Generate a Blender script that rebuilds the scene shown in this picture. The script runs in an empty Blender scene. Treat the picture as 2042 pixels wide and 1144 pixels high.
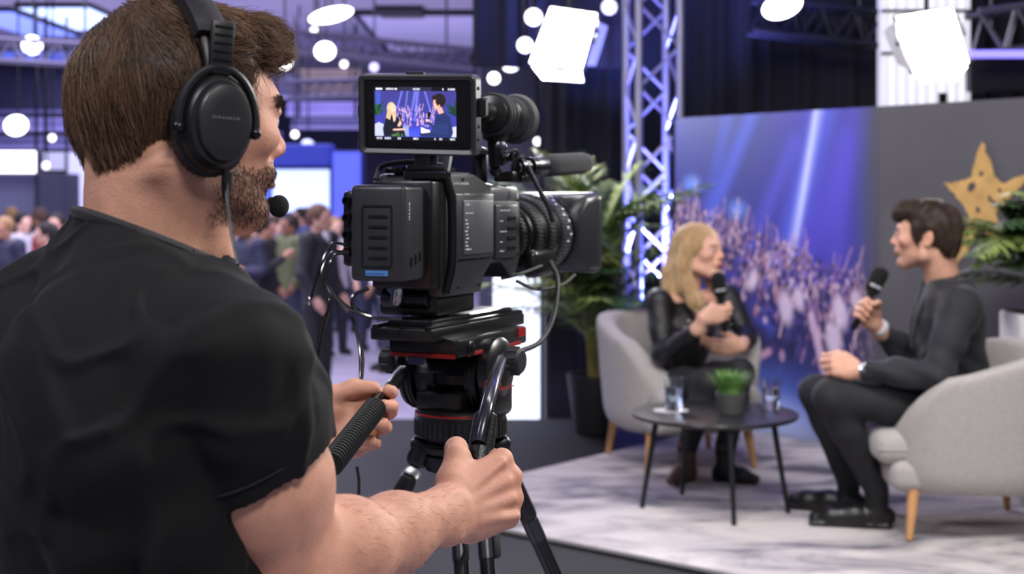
import bpy, bmesh, math, random
import numpy as np
from mathutils import Matrix, Vector

# ------------------------------------------------------------------ camera, world, lights
SC = bpy.context.scene
COL = SC.collection
FPX, CX0, HOR, CAMZ = 2836.0, 1021.0, 385.0, 1.70      # focal length in pixels, centre, horizon, eye height
STAGE = 0.40                                            # stage platform height above the hall floor

cd = bpy.data.cameras.new('camera'); camera = bpy.data.objects.new('camera', cd)
COL.objects.link(camera); SC.camera = camera
cd.sensor_width = 36.0; cd.lens = FPX / 2042.0 * 36.0
cd.shift_y = -(572.0 - HOR) / 2042.0
cd.clip_start = 0.05; cd.clip_end = 200
cd.dof.use_dof = True; cd.dof.focus_distance = 1.78; cd.dof.aperture_fstop = 5.8
camera.location = (0, 0, CAMZ); camera.rotation_euler = (math.pi / 2, 0, 0)

world = bpy.data.worlds.new('world'); SC.world = world; world.use_nodes = True
world.node_tree.nodes['Background'].inputs[0].default_value = (0.72, 0.74, 0.92, 1)
world.node_tree.nodes['Background'].inputs[1].default_value = 0.30

SC.view_settings.view_transform = 'Standard'; SC.view_settings.look = 'None'
SC.view_settings.gamma = 1.0; SC.view_settings.exposure = 0.0
SC.view_settings.use_curve_mapping = False

def area_light(name, loc, target, size, power, color=(1, 1, 1), size_y=None, spread=180):
    l = bpy.data.lights.new(name, 'AREA'); l.energy = power; l.color = color; l.size = size
    l.spread = math.radians(spread)
    if size_y: l.shape = 'RECTANGLE'; l.size_y = size_y
    o = bpy.data.objects.new(name, l); COL.objects.link(o); o.location = loc
    o.rotation_euler = (Vector(target) - Vector(loc)).to_track_quat('-Z', 'Y').to_euler()
    return o
# lamps above the hall and the stage, with an added uplight
area_light('ceiling_softlight', (0.9, -0.6, 4.0), (-0.25, 1.5, 1.4), 0.8, 90, (1, 0.96, 0.93))
area_light('stage_softlight', (0.6, 3.6, 3.9), (1.2, 6.0, 0.9), 1.6, 145, (1, 0.97, 0.95))
area_light('side_spotlight', (2.6, 3.2, 3.3), (-0.2, 1.7, 1.5), 0.6, 110, (1, 0.97, 0.95))
area_light('left_ceiling_light', (-2.2, 0.6, 3.9), (-0.5, 1.5, 1.4), 0.6, 60, (0.92, 0.93, 1.0))
area_light('hall_light', (-4, 12, 4.05), (-4, 12, 0), 6, 640, (0.80, 0.76, 1.0))
area_light('added_uplight', (-4, 17, 2.9), (-4, 17, 4.2), 9, 150, (0.70, 0.64, 1.0))  # unseen violet uplight added to brighten the hall ceiling
area_light('hall_far_light', (-5, 22, 4.05), (-5, 22, 0), 8, 700, (0.66, 0.64, 1.0))

# ------------------------------------------------------------------ small maths
def V(*a): return np.array(a, float)
def nrm(v): v = np.asarray(v, float); return v / (np.linalg.norm(v) + 1e-12)
def at(px, py, Y):
    """world point whose image falls on pixel (px, py) of the 2042x1144 frame at distance Y"""
    return np.array([(px - CX0) / FPX * Y, Y, CAMZ - (py - HOR) / FPX * Y])
def floor_at(px, py, z0=STAGE):
    Y = FPX * (CAMZ - z0) / (py - HOR); return np.array([(px - CX0) / FPX * Y, Y, z0])
def rotz(a):
    c, s = math.cos(a), math.sin(a); return np.array([[c, -s, 0], [s, c, 0], [0, 0, 1.0]])
def basis(f, up=(0, 0, 1)):
    """columns: forward, left, up"""
    f = nrm(f); l = nrm(np.cross(up, f)); u = np.cross(f, l); return np.stack([f, l, u], 1)
def lerp(a, b, t): return np.asarray(a, float) * (1 - t) + np.asarray(b, float) * t
def bez(pts, n=16):
    """Catmull-Rom through the given points"""
    P = [np.asarray(p, float) for p in pts]; P = [2 * P[0] - P[1]] + P + [2 * P[-1] - P[-2]]; out = []
    for i in range(1, len(P) - 2):
        for j in range(n):
            t = j / n; a, b, c, d = P[i - 1], P[i], P[i + 1], P[i + 2]
            out.append(0.5 * (2 * b + (c - a) * t + (2 * a - 5 * b + 4 * c - d) * t * t + (3 * b - a - 3 * c + d) * t ** 3))
    out.append(P[-2]); return out

_rs = np.random.RandomState(7)
_lat = _rs.rand(32, 32, 32).astype(np.float32)
def vnoise(x, y, z):
    xi = np.floor(x).astype(int); yi = np.floor(y).astype(int); zi = np.floor(z).astype(int)
    fx = x - xi; fy = y - yi; fz = z - zi
    fx = fx * fx * (3 - 2 * fx); fy = fy * fy * (3 - 2 * fy); fz = fz * fz * (3 - 2 * fz)
    g = lambda a, b, c: _lat[(xi + a) & 31, (yi + b) & 31, (zi + c) & 31]
    x00 = g(0,0,0)*(1-fx)+g(1,0,0)*fx; x10 = g(0,1,0)*(1-fx)+g(1,1,0)*fx
    x01 = g(0,0,1)*(1-fx)+g(1,0,1)*fx; x11 = g(0,1,1)*(1-fx)+g(1,1,1)*fx
    return (x00*(1-fy)+x10*fy)*(1-fz)+(x01*(1-fy)+x11*fy)*fz
def sstep(a, b, x): t = np.clip((x - a) / (b - a), 0, 1); return t * t * (3 - 2 * t)

# ------------------------------------------------------------------ materials
MATS = {}
def srgb(c):
    c = np.array(c[:3], float) / 255.0
    return tuple(np.where(c <= 0.04045, c / 12.92, ((c + 0.055) / 1.055) ** 2.4)) + (1.0,)
def mat(name, rgb, rough=0.6, metal=0.0, bump=0.0, bscale=80.0, var=0.0, vscale=6.0, spec=0.5, attr=False,
        emit=None, estr=0.0, sss=0.0, sheen=0.0, trans=0.0, coat=0.0, stretch=None, alpha=1.0):
    """procedural principled material; rgb in sRGB 0-255"""
    if name in MATS: return MATS[name]
    m = bpy.data.materials.new(name); m.use_nodes = True; nt = m.node_tree; N = nt.nodes; Lk = nt.links
    b = N['Principled BSDF']; c = srgb(rgb)
    b.inputs['Base Color'].default_value = c; b.inputs['Roughness'].default_value = rough
    b.inputs['Metallic'].default_value = metal; b.inputs['Specular IOR Level'].default_value = spec
    if sss: b.inputs['Subsurface Weight'].default_value = sss; b.inputs['Subsurface Radius'].default_value = (0.012, 0.005, 0.003); b.inputs['Subsurface Scale'].default_value = 0.6
    if sheen: b.inputs['Sheen Weight'].default_value = sheen; b.inputs['Sheen Roughness'].default_value = 0.5
    if trans: b.inputs['Transmission Weight'].default_value = trans
    if coat: b.inputs['Coat Weight'].default_value = coat; b.inputs['Coat Roughness'].default_value = 0.15
    if alpha < 1: b.inputs['Alpha'].default_value = alpha
    tc = N.new('ShaderNodeTexCoord'); src = tc.outputs['Object']
    if stretch:
        mp = N.new('ShaderNodeMapping'); mp.inputs['Scale'].default_value = stretch
        Lk.new(src, mp.inputs[0]); src = mp.outputs[0]
    col = None
    if attr:
        an = N.new('ShaderNodeAttribute'); an.attribute_name = 'Col'; col = an.outputs['Color']
    if var:
        nz = N.new('ShaderNodeTexNoise'); nz.inputs['Scale'].default_value = vscale; nz.inputs['Detail'].default_value = 5
        Lk.new(src, nz.inputs['Vector'])
        mr = N.new('ShaderNodeMapRange'); mr.inputs[1].default_value = 0.3; mr.inputs[2].default_value = 0.7
        mr.inputs[3].default_value = 1 - var; mr.inputs[4].default_value = 1 + var
        Lk.new(nz.outputs[0], mr.inputs[0])
        mx = N.new('ShaderNodeMix'); mx.data_type = 'RGBA'; mx.blend_type = 'MULTIPLY'; mx.inputs[0].default_value = 1
        if col is not None: Lk.new(col, mx.inputs[6])
        else: mx.inputs[6].default_value = c
        Lk.new(mr.outputs[0], mx.inputs[7]); col = mx.outputs[2]
    if col is not None: Lk.new(col, b.inputs['Base Color'])
    if emit is not None:
        b.inputs['Emission Strength'].default_value = estr
        if emit == 'attr': Lk.new(col, b.inputs['Emission Color'])
        else: b.inputs['Emission Color'].default_value = srgb(emit)
    if bump:
        nb = N.new('ShaderNodeTexNoise'); nb.inputs['Scale'].default_value = bscale; nb.inputs['Detail'].default_value = 4
        Lk.new(src, nb.inputs['Vector'])
        bp = N.new('ShaderNodeBump'); bp.inputs['Strength'].default_value = bump; bp.inputs['Distance'].default_value = 0.002
        Lk.new(nb.outputs[0], bp.inputs['Height']); Lk.new(bp.outputs[0], b.inputs['Normal'])
    MATS[name] = m; return m

# ------------------------------------------------------------------ objects
def tag(o, label=None, cat=None, group=None, kind=None):
    if label: o['label'] = label
    if cat: o['category'] = cat
    if group: o['group'] = group
    if kind: o['kind'] = kind
    return o
def empty(name, loc, rot=0.0, label=None, cat=None, group=None):
    o = bpy.data.objects.new(name, None); COL.objects.link(o); o.location = loc; o.rotation_euler = (0, 0, rot)
    o.empty_display_size = 0.1
    return tag(o, label, cat, group)
def mesh_obj(name, verts, faces, material, parent=None, smooth=False, local=False, cols=None, origin=None):
    """verts in world space (or, with local=True, in the parent's space)"""
    verts = np.asarray(verts, float).reshape(-1, 3)
    me = bpy.data.meshes.new(name)
    if origin is not None: verts = verts - np.asarray(origin)
    if isinstance(faces, np.ndarray):
        nf, k = faces.shape
        me.vertices.add(len(verts)); me.vertices.foreach_set('co', verts.astype(np.float32).ravel())
        me.loops.add(nf * k); me.loops.foreach_set('vertex_index', faces.astype(np.int32).ravel())
        me.polygons.add(nf); me.polygons.foreach_set('loop_start', np.arange(0, nf * k, k, dtype=np.int32))
        me.update(calc_edges=True)
    else:
        me.from_pydata([tuple(v) for v in verts], [], faces); me.update()
    if smooth: me.polygons.foreach_set('use_smooth', np.ones(len(me.polygons), bool))
    if cols is not None:
        ca = me.color_attributes.new('Col', 'FLOAT_COLOR', 'POINT')
        c4 = np.ones((len(verts), 4), np.float32); c4[:, :3] = cols; ca.data.foreach_set('color', c4.ravel())
    if isinstance(material, (list, tuple)):
        for mm in material: me.materials.append(mm)
    elif material is not None: me.materials.append(material)
    o = bpy.data.objects.new(name, me); COL.objects.link(o)
    if origin is not None: o.location = origin
    if parent is not None: attach(o, parent, local)
    return o
def wmat(o):
    return o.matrix_basis.copy() if o.parent is None else wmat(o.parent) @ o.matrix_parent_inverse @ o.matrix_basis
def attach(o, parent, local=False):
    o.parent = parent
    if not local: o.matrix_parent_inverse = wmat(parent).inverted()
def copy_tree(o, parent=None):
    c = o.copy(); COL.objects.link(c); c.parent = parent
    for ch in list(o.children): copy_tree(ch, c)
    return c

class MB:
    """collects shapes, builds ONE mesh object"""
    def __init__(s, M=None): s.v = []; s.f = []; s.M = M
    def add(s, verts, faces):
        b = len(s.v)
        for p in verts:
            s.v.append(tuple(p))
        for q in faces: s.f.append(tuple(i + b for i in q))
        return s
    def box(s, c, size, bev=0.0, R=None, seg=1):
        bm = bmesh.new(); bmesh.ops.create_cube(bm, size=1.0)
        bmesh.ops.scale(bm, vec=size, verts=bm.verts)
        if bev: bmesh.ops.bevel(bm, geom=list(bm.edges), offset=min(bev, 0.49 * min(size)), segments=seg, affect='EDGES', profile=0.5)
        bm.verts.index_update()
        vs = np.array([v.co[:] for v in bm.verts]); fs = [[v.index for v in f.verts] for f in bm.faces]; bm.free()
        if R is not None: vs = vs @ np.asarray(R).T
        return s.add(vs + np.asarray(c, float), fs)
    def lathe(s, a, ax, prof, seg=24, flat=None):
        """prof: list of (distance along axis, radius)"""
        ax = nrm(ax); ref = V(0, 0, 1) if abs(ax[2]) < 0.9 else V(1, 0, 0)
        u = nrm(np.cross(ax, ref)); w = np.cross(ax, u); vs = []; fs = []
        for d, r in prof:
            for i in range(seg):
                t = 2 * math.pi * i / seg
                vs.append(np.asarray(a) + ax * d + (u * math.cos(t) + w * math.sin(t)) * max(r, 1e-5))
        n = len(prof)
        for j in range(n - 1):
            for i in range(seg):
                k = (i + 1) % seg; fs.append((j * seg + i, j * seg + k, (j + 1) * seg + k, (j + 1) * seg + i))
        fs.append(tuple(range(seg))[::-1] if False else tuple(reversed(range(seg)))); fs.append(tuple((n - 1) * seg + i for i in range(seg)))
        return s.add(vs, fs)
    def cyl(s, a, b, r0, r1=None, seg=16, bev=0.0):
        a = np.asarray(a, float); b = np.asarray(b, float); r1 = r0 if r1 is None else r1; L = np.linalg.norm(b - a)
        pr = [(0, r0), (L, r1)] if not bev else [(0, r0 - bev), (bev, r0), (L - bev, r1), (L, r1 - bev)]
        return s.lathe(a, b - a, pr, seg)
    def tube(s, pts, r, seg=8, flat=1.0):
        P = [np.asarray(p, float) for p in pts]; n = len(P)
        rr = r if hasattr(r, '__len__') else [r] * n
        t0 = nrm(P[1] - P[0]); ref = V(0, 0, 1) if abs(t0[2]) < 0.9 else V(1, 0, 0); u = nrm(np.cross(t0, ref)); vs = []; fs = []
        for i in range(n):
            t = nrm(P[min(i + 1, n - 1)] - P[max(i - 1, 0)]); u = nrm(u - t * np.dot(u, t)); w = np.cross(t, u)
            for k in range(seg):
                a = 2 * math.pi * k / seg; vs.append(P[i] + (u * math.cos(a) + w * math.sin(a) * flat) * rr[i])
        for i in range(n - 1):
            for k in range(seg):
                m = (k + 1) % seg; fs.append((i * seg + k, i * seg + m, (i + 1) * seg + m, (i + 1) * seg + k))
        fs.append(tuple(reversed(range(seg)))); fs.append(tuple((n - 1) * seg + k for k in range(seg)))
        return s.add(vs, fs)
    def ball(s, c, r, R=None, nu=16, nv=10):
        r = V(r, r, r) if not hasattr(r, '__len__') else np.asarray(r, float); vs = []; fs = []
        for j in range(nv + 1):
            ph = math.pi * j / nv
            for i in range(nu):
                th = 2 * math.pi * i / nu; vs.append(V(math.sin(ph) * math.cos(th), math.sin(ph) * math.sin(th), math.cos(ph)) * r)
        for j in range(nv):
            for i in range(nu):
                k = (i + 1) % nu; fs.append((j * nu + i, (j + 1) * nu + i, (j + 1) * nu + k, j * nu + k))
        vs = np.array(vs)
        if R is not None: vs = vs @ np.asarray(R).T
        return s.add(vs + np.asarray(c, float), fs)
    def prism(s, poly, O, U, W, depth):
        """polygon (u, w) in the plane O + u U + w W, extruded by the vector depth"""
        O = np.asarray(O, float); U = np.asarray(U, float); W = np.asarray(W, float); D = np.asarray(depth, float)
        n = len(poly); a = [O + U * p[0] + W * p[1] for p in poly]; b = [q + D for q in a]
        fs = [tuple(range(n)), tuple(reversed(range(n, 2 * n)))] + [((i + 1) % n, i, n + i, n + (i + 1) % n) for i in range(n)]
        return s.add(a + b, fs)
    def build(s, name, material, parent=None, smooth=False, local=None, origin=None, autos=True):
        local = (s.M is None and parent is not None and s.__dict__.get('loc', False)) if local is None else local
        o = mesh_obj(name, s.v, s.f, material, parent, smooth, local, origin=origin)
        bm = bmesh.new(); bm.from_mesh(o.data); bmesh.ops.recalc_face_normals(bm, faces=bm.faces); bm.to_mesh(o.data); bm.free()
        if smooth:
            o.data.set_sharp_from_angle(angle=math.radians(38))
        return o

# ------------------------------------------------------------------ signed distance modelling
class Field:
    def __init__(s, lo, hi, res):
        s.lo = np.asarray(lo, float); s.res = res
        s.n = np.ceil((np.asarray(hi, float) - s.lo) / res).astype(int) + 1
        s.a = np.full(s.n, 0.5, np.float32)
        s.ax = [(s.lo[i] + res * np.arange(s.n[i])).astype(np.float32) for i in range(3)]
    def sub(s, blo, bhi):
        i0 = np.clip(np.floor((np.asarray(blo) - s.lo) / s.res).astype(int), 0, s.n)
        i1 = np.clip(np.ceil((np.asarray(bhi) - s.lo) / s.res).astype(int) + 1, 0, s.n)
        if np.any(i1 <= i0): return None
        sl = tuple(slice(a, b) for a, b in zip(i0, i1))
        return sl, s.ax[0][sl[0]][:, None, None], s.ax[1][sl[1]][None, :, None], s.ax[2][sl[2]][None, None, :]
    def mix(s, sl, d, k, op):
        a = s.a[sl]
        if op == 'sub':
            d = -d
            if k > 0:
                h = np.maximum(k - np.abs(a - d), 0) / k; s.a[sl] = np.maximum(a, d) + h * h * k * 0.25
            else: s.a[sl] = np.maximum(a, d)
        else:
            if k > 0:
                h = np.maximum(k - np.abs(a - d), 0) / k; s.a[sl] = np.minimum(a, d) - h * h * k * 0.25
            else: s.a[sl] = np.minimum(a, d)
    def cone(s, a, b, ra, rb=None, k=0.01, op='add', flat=None):
        a = np.asarray(a, float); b = np.asarray(b, float); rb = ra if rb is None else rb
        m = max(ra, rb) + k + 4 * s.res
        q = s.sub(np.minimum(a, b) - m, np.maximum(a, b) + m)
        if q is None: return s
        sl, X, Y, Z = q; ba = b - a; bb = float(ba @ ba) + 1e-12
        dx = X - a[0]; dy = Y - a[1]; dz = Z - a[2]
        h = np.clip((dx * ba[0] + dy * ba[1] + dz * ba[2]) / bb, 0, 1)
        qx = dx - h * ba[0]; qy = dy - h * ba[1]; qz = dz - h * ba[2]
        d2 = qx * qx + qy * qy + qz * qz
        if flat is not None:
            nn, sc = nrm(flat[0]), flat[1]; qn = qx * nn[0] + qy * nn[1] + qz * nn[2]; d2 = d2 + qn * qn * (1 / sc ** 2 - 1)
        s.mix(sl, np.sqrt(d2) - (ra + (rb - ra) * h), k, op); return s
    def chain(s, pts, rad, k=0.01, op='add', flat=None):
        for i in range(len(pts) - 1): s.cone(pts[i], pts[i + 1], rad[i], rad[i + 1], k, op, flat)
        return s
    def ell(s, c, r, R=None, k=0.01, op='add'):
        c = np.asarray(c, float); r = np.asarray(r, float) if hasattr(r, '__len__') else V(r, r, r); m = r.max() + k + 4 * s.res
        q = s.sub(c - m, c + m)
        if q is None: return s
        sl, X, Y, Z = q; dx = X - c[0]; dy = Y - c[1]; dz = Z - c[2]
        if R is not None:
            R = np.asarray(R); e = [dx * R[0, i] + dy * R[1, i] + dz * R[2, i] for i in range(3)]
        else: e = [dx, dy, dz]
        k0 = np.sqrt((e[0] / r[0]) ** 2 + (e[1] / r[1]) ** 2 + (e[2] / r[2]) ** 2)
        k1 = np.sqrt((e[0] / r[0] ** 2) ** 2 + (e[1] / r[1] ** 2) ** 2 + (e[2] / r[2] ** 2) ** 2)
        s.mix(sl, k0 * (k0 - 1) / np.maximum(k1, 1e-6), k, op); return s
    def box(s, c, half, R=None, rad=0.01, k=0.0, op='add'):
        c = np.asarray(c, float); half = np.asarray(half, float); m = np.linalg.norm(half) + k + 4 * s.res
        q = s.sub(c - m, c + m)
        if q is None: return s
        sl, X, Y, Z = q; dx = X - c[0]; dy = Y - c[1]; dz = Z - c[2]
        if R is not None:
            R = np.asarray(R); e = [dx * R[0, i] + dy * R[1, i] + dz * R[2, i] for i in range(3)]
        else: e = [dx, dy, dz]
        qq = [np.abs(e[i]) - (half[i] - rad) for i in range(3)]
        o = np.sqrt(np.maximum(qq[0], 0) ** 2 + np.maximum(qq[1], 0) ** 2 + np.maximum(qq[2], 0) ** 2)
        s.mix(sl, o + np.minimum(np.maximum(np.maximum(qq[0], qq[1]), qq[2]), 0) - rad, k, op); return s
    def loft(s, O, R, sec, k=0.02, ex=2.0, op='add'):
        """sec: (t, cx, cy, rx, ry) along the local z of frame (O, R)"""
        O = np.asarray(O, float); R = np.asarray(R, float); A = np.array(sec, float)
        mx = np.max(np.abs(A[:, 1:3])) + A[:, 3:5].max() + k + 4 * s.res; pts = [O + R[:, 2] * A[0, 0], O + R[:, 2] * A[-1, 0]]
        q = s.sub(np.minimum(*pts) - mx, np.maximum(*pts) + mx)
        if q is None: return s
        sl, X, Y, Z = q; dx = X - O[0]; dy = Y - O[1]; dz = Z - O[2]
        e = [dx * R[0, i] + dy * R[1, i] + dz * R[2, i] for i in range(3)]
        ip = lambda j: np.interp(e[2], A[:, 0], A[:, j]).astype(np.float32)
        rx, ry = ip(3), ip(4); ux = np.abs(e[0] - ip(1)) / rx; uy = np.abs(e[1] - ip(2)) / ry
        rho = (ux ** ex + uy ** ex) ** (1 / ex)
        d = (rho - 1) * np.minimum(rx, ry)
        d = np.maximum(d, np.maximum(e[2] - A[-1, 0], A[0, 0] - e[2]))
        s.mix(sl, d, k, op); return s
    def plane(s, p, n):
        """cut away the side the normal points to"""
        n = nrm(n); d = (s.ax[0][:, None, None] - p[0]) * n[0] + (s.ax[1][None, :, None] - p[1]) * n[1] + (s.ax[2][None, None, :] - p[2]) * n[2]
        s.a = np.maximum(s.a, d.astype(np.float32)); return s
    def disp(s, fn, band=0.03):
        idx = np.nonzero(np.abs(s.a) < band)
        s.a[idx] += fn(s.ax[0][idx[0]].astype(float), s.ax[1][idx[1]].astype(float), s.ax[2][idx[2]].astype(float)).astype(np.float32); return s
    def grow(s, d): s.a -= d; return s
    def merge(s, o, k): h = np.maximum(k - np.abs(s.a - o.a), 0) / k; s.a = np.minimum(s.a, o.a) - h * h * k * 0.25; return s
    def sample(s, P):
        g = (np.asarray(P) - s.lo) / s.res; g = np.clip(g, 0, s.n - 1.001); i = np.floor(g).astype(int); f = g - i; r = 0
        for a in (0, 1):
            for b in (0, 1):
                for c in (0, 1):
                    r = r + s.a[i[:, 0] + a, i[:, 1] + b, i[:, 2] + c] * (f[:, 0] if a else 1 - f[:, 0]) * (f[:, 1] if b else 1 - f[:, 1]) * (f[:, 2] if c else 1 - f[:, 2])
        return r
    def grad(s, P):
        h = s.res; g = np.stack([s.sample(P + e) - s.sample(P - e) for e in np.eye(3) * h], 1)
        return g / (np.linalg.norm(g, axis=1, keepdims=True) + 1e-9)
    def mesh(s):
        a = s.a; ins = a < 0; nx, ny, nz = a.shape
        cnt = np.zeros((nx - 1, ny - 1, nz - 1), np.int8); offs = [(i, j, k) for i in (0, 1) for j in (0, 1) for k in (0, 1)]
        for o in offs: cnt += ins[o[0]:nx - 1 + o[0], o[1]:ny - 1 + o[1], o[2]:nz - 1 + o[2]]
        c = np.argwhere((cnt > 0) & (cnt < 8)); vals = np.stack([a[c[:, 0] + o[0], c[:, 1] + o[1], c[:, 2] + o[2]] for o in offs], 1)
        acc = np.zeros((len(c), 3)); num = np.zeros(len(c)); O = np.array(offs, float)
        for i in range(8):
            for j in range(i + 1, 8):
                if abs(O[i] - O[j]).sum() == 1:
                    x = (vals[:, i] < 0) != (vals[:, j] < 0); t = np.where(x, vals[:, i] / np.where(x, vals[:, i] - vals[:, j], 1), 0)
                    acc += np.where(x[:, None], O[i] + t[:, None] * (O[j] - O[i]), 0); num += x
        v = s.lo + (c + acc / num[:, None]) * s.res
        idx = np.full(cnt.shape, -1, np.int32); idx[c[:, 0], c[:, 1], c[:, 2]] = np.arange(len(c)); F = []
        for axis in range(3):
            A = [slice(None)] * 3; B = [slice(None)] * 3; A[axis] = slice(0, -1); B[axis] = slice(1, None)
            e0 = ins[tuple(A)]; e1 = ins[tuple(B)]; e = np.argwhere(e0 != e1); u, w = (axis + 1) % 3, (axis + 2) % 3
            ok = (e[:, u] > 0) & (e[:, w] > 0) & (e[:, u] < a.shape[u] - 1) & (e[:, w] < a.shape[w] - 1); e = e[ok]
            if not len(e): continue
            def cell(du, dw): q = e.copy(); q[:, u] += du; q[:, w] += dw; return idx[q[:, 0], q[:, 1], q[:, 2]]
            quad = np.stack([cell(-1, -1), cell(0, -1), cell(0, 0), cell(-1, 0)], 1)
            fl = ~e0[e[:, 0], e[:, 1], e[:, 2]]; quad[fl] = quad[fl][:, ::-1]; F.append(quad)
        F = np.concatenate(F); F = F[(F >= 0).all(1)]
        return v, F
def join(parts):
    vs, fs, b = [], [], 0
    for v, f in parts: vs.append(v); fs.append(f + b); b += len(v)
    return np.concatenate(vs), np.concatenate(fs)

def strands(fld, roots, flow, length, n=6, rad=0.0006, lift=(-0.003, 0.002), rnd=None, wave=0.0, taper=0.25, keep=0.0):
    """hair: tapered three-sided tubes that follow a flow over the surface of a field"""
    rnd = rnd or np.random.RandomState(3); P = np.asarray(roots, float).copy(); m = len(P)
    L = length * (0.7 + 0.6 * rnd.rand(m)); path = [P.copy()]; prev = None
    lo = lift[0] * np.ones(m); hi = lift[1] * (0.4 + 1.2 * rnd.rand(m)); ph = rnd.rand(m) * 6.28
    for i in range(1, n + 1):
        g = fld.grad(P); d = flow(P, g); d = d - g * np.sum(d * g, 1, keepdims=True) * (1 - keep)
        d /= np.linalg.norm(d, axis=1, keepdims=True) + 1e-9
        if prev is not None: d = d * 0.6 + prev * 0.4; d /= np.linalg.norm(d, axis=1, keepdims=True) + 1e-9
        prev = d
        if wave:
            sd = np.cross(d, g); d = d + sd * (wave * np.sin(ph + i * 1.7))[:, None]
        P = P + d * (L / n)[:, None]
        tgt = lo + (hi - lo) * (i / n); dist = fld.sample(P); g = fld.grad(P)
        corr = np.clip(tgt - dist, -0.006, 0.006); corr = np.where(dist > 0.1, 0, corr)
        P = P + g * corr[:, None]; path.append(P.copy())
    A = np.stack(path, 1); k = n + 1                                   # m, k, 3
    t = np.gradient(A, axis=1); t /= np.linalg.norm(t, axis=2, keepdims=True) + 1e-9
    g0 = fld.grad(A.reshape(-1, 3)).reshape(A.shape); u = np.cross(t, g0); u /= np.linalg.norm(u, axis=2, keepdims=True) + 1e-9; w = np.cross(t, u)
    prof = np.interp(np.arange(k) / (k - 1), [0, 0.3, 1], [0.8, 1.0, taper]); rr = (rad * (0.6 + 0.8 * rnd.rand(m)))[:, None] * prof[None]
    ring = [A + (u * math.cos(b) + w * math.sin(b)) * rr[..., None] for b in (0.5236, 2.618, 4.712)]
    v = np.stack(ring, 2).reshape(-1, 3); base = (np.arange(m) * k * 3)[:, None, None]
    j = (np.arange(n) * 3)[None, :, None]; s3 = np.arange(3)[None, None, :]; s4 = (np.arange(3) + 1)[None, None, :] % 3
    f = np.stack([base + j + s3, base + j + s4, base + j + 3 + s4, base + j + 3 + s3], -1).reshape(-1, 4)
    return v, f, np.repeat(np.arange(m), k * 3), np.tile(np.repeat(np.arange(k) / (k - 1), 3), m)
# ------------------------------------------------------------------ people helpers
SKIN = np.array(srgb((196, 146, 122))[:3])
def skin_mat(name, rgb=None):
    return mat(name, (255, 255, 255), rough=0.56, attr=True, sss=0.12, var=0.10, vscale=45, bump=0.30, bscale=380, spec=0.32)

ZF = 0.84                                              # lower face proportion
def unz(p): p = p.copy(); p[:, 2] = np.where(p[:, 2] < 0, p[:, 2] / ZF, p[:, 2]); return p
def head_sdf(F, O, R, sc=1.0, ears=True, jaw=1.0, detail=True):
    """human head, local axes forward / left / up, origin between the ears"""
    zs = lambda z: z if z > 0 else z * ZF
    T = lambda x, y, z: O + R @ (np.array((x, y, zs(z)), float) * sc)
    e = lambda c, r, k=0.015, op='add': F.ell(T(*c), np.array(r) * sc, R, k * sc, op)
    co = lambda a, b, ra, rb, k=0.012, op='add': F.cone(T(*a), T(*b), ra * sc, rb * sc, k * sc, op)
    e((-0.014, 0, 0.034), (0.099, 0.076, 0.084), 0.0)
    e((0.046, 0, 0.018), (0.050, 0.062, 0.078), 0.03)
    e((0.044, 0, -0.045), (0.050, 0.053, 0.062), 0.02)
    for s in (-1, 1):
        co((0.004, s * 0.057, -0.028), (0.012, s * 0.050, -0.070), 0.016, 0.019 * jaw, 0.025)
        co((0.012, s * 0.050, -0.070), (0.072, s * 0.016, -0.103), 0.019 * jaw, 0.019, 0.025)
        e((0.068, s * 0.047, -0.008), (0.024, 0.017, 0.017), 0.022)
    e((0.083, 0, -0.103), (0.018, 0.023, 0.017), 0.02)
    co((0.084, -0.034, 0.030), (0.084, 0.034, 0.030), 0.013, 0.013, 0.018)
    if detail:
        for s in (-1, 1):
            e((0.108, s * 0.032, 0.010), (0.019, 0.018, 0.012), 0.012, 'sub')
            e((0.082, s * 0.032, 0.010), (0.0155, 0.0165, 0.0135), 0.005)
            e((0.0845, s * 0.032, 0.0205), (0.015, 0.018, 0.0045), 0.006)
            e((0.1000, s * 0.032, 0.0100), (0.0130, 0.0125, 0.0050), 0.002, 'sub')
    co((0.093, 0, 0.026), (0.112, 0, -0.012), 0.0070, 0.0095, 0.012)
    e((0.1135, 0, -0.018), (0.0105, 0.0100, 0.0092), 0.008)
    for s in (-1, 1): e((0.104, s * 0.0120, -0.022), (0.0105, 0.0070, 0.0080), 0.006)
    if detail:
        for s in (-1, 1): e((0.109, s * 0.007, -0.031), (0.006, 0.004, 0.004), 0.002, 'sub')
    e((0.088, 0, -0.052), (0.022, 0.030, 0.022), 0.012)
    co((0.101, -0.018, -0.0545), (0.101, 0.018, -0.0545), 0.0045, 0.0045, 0.004)
    e((0.106, 0, -0.0535), (0.006, 0.012, 0.0050), 0.005)
    e((0.103, 0, -0.0655), (0.0085, 0.018, 0.0062), 0.005)
    if detail: co((0.108, -0.022, -0.0596), (0.108, 0.022, -0.0596), 0.0018, 0.0018, 0.002, 'sub')
    e((0.104, 0, -0.0790), (0.010, 0.020, 0.006), 0.008, 'sub')
    if ears:
        for s in (-1, 1):
            Re = R @ rotz(-s * 0.35)
            F.ell(T(-0.012, s * 0.078, 0.004), np.array((0.019, 0.0075, 0.031)) * sc, Re, 0.006 * sc)
            F.ell(T(-0.004, s * 0.088, 0.002), np.array((0.009, 0.007, 0.016)) * sc, Re, 0.004 * sc, 'sub')
            F.ell(T(-0.006, s * 0.077, -0.024), np.array((0.009, 0.006, 0.011)) * sc, R, 0.006 * sc)

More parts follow.
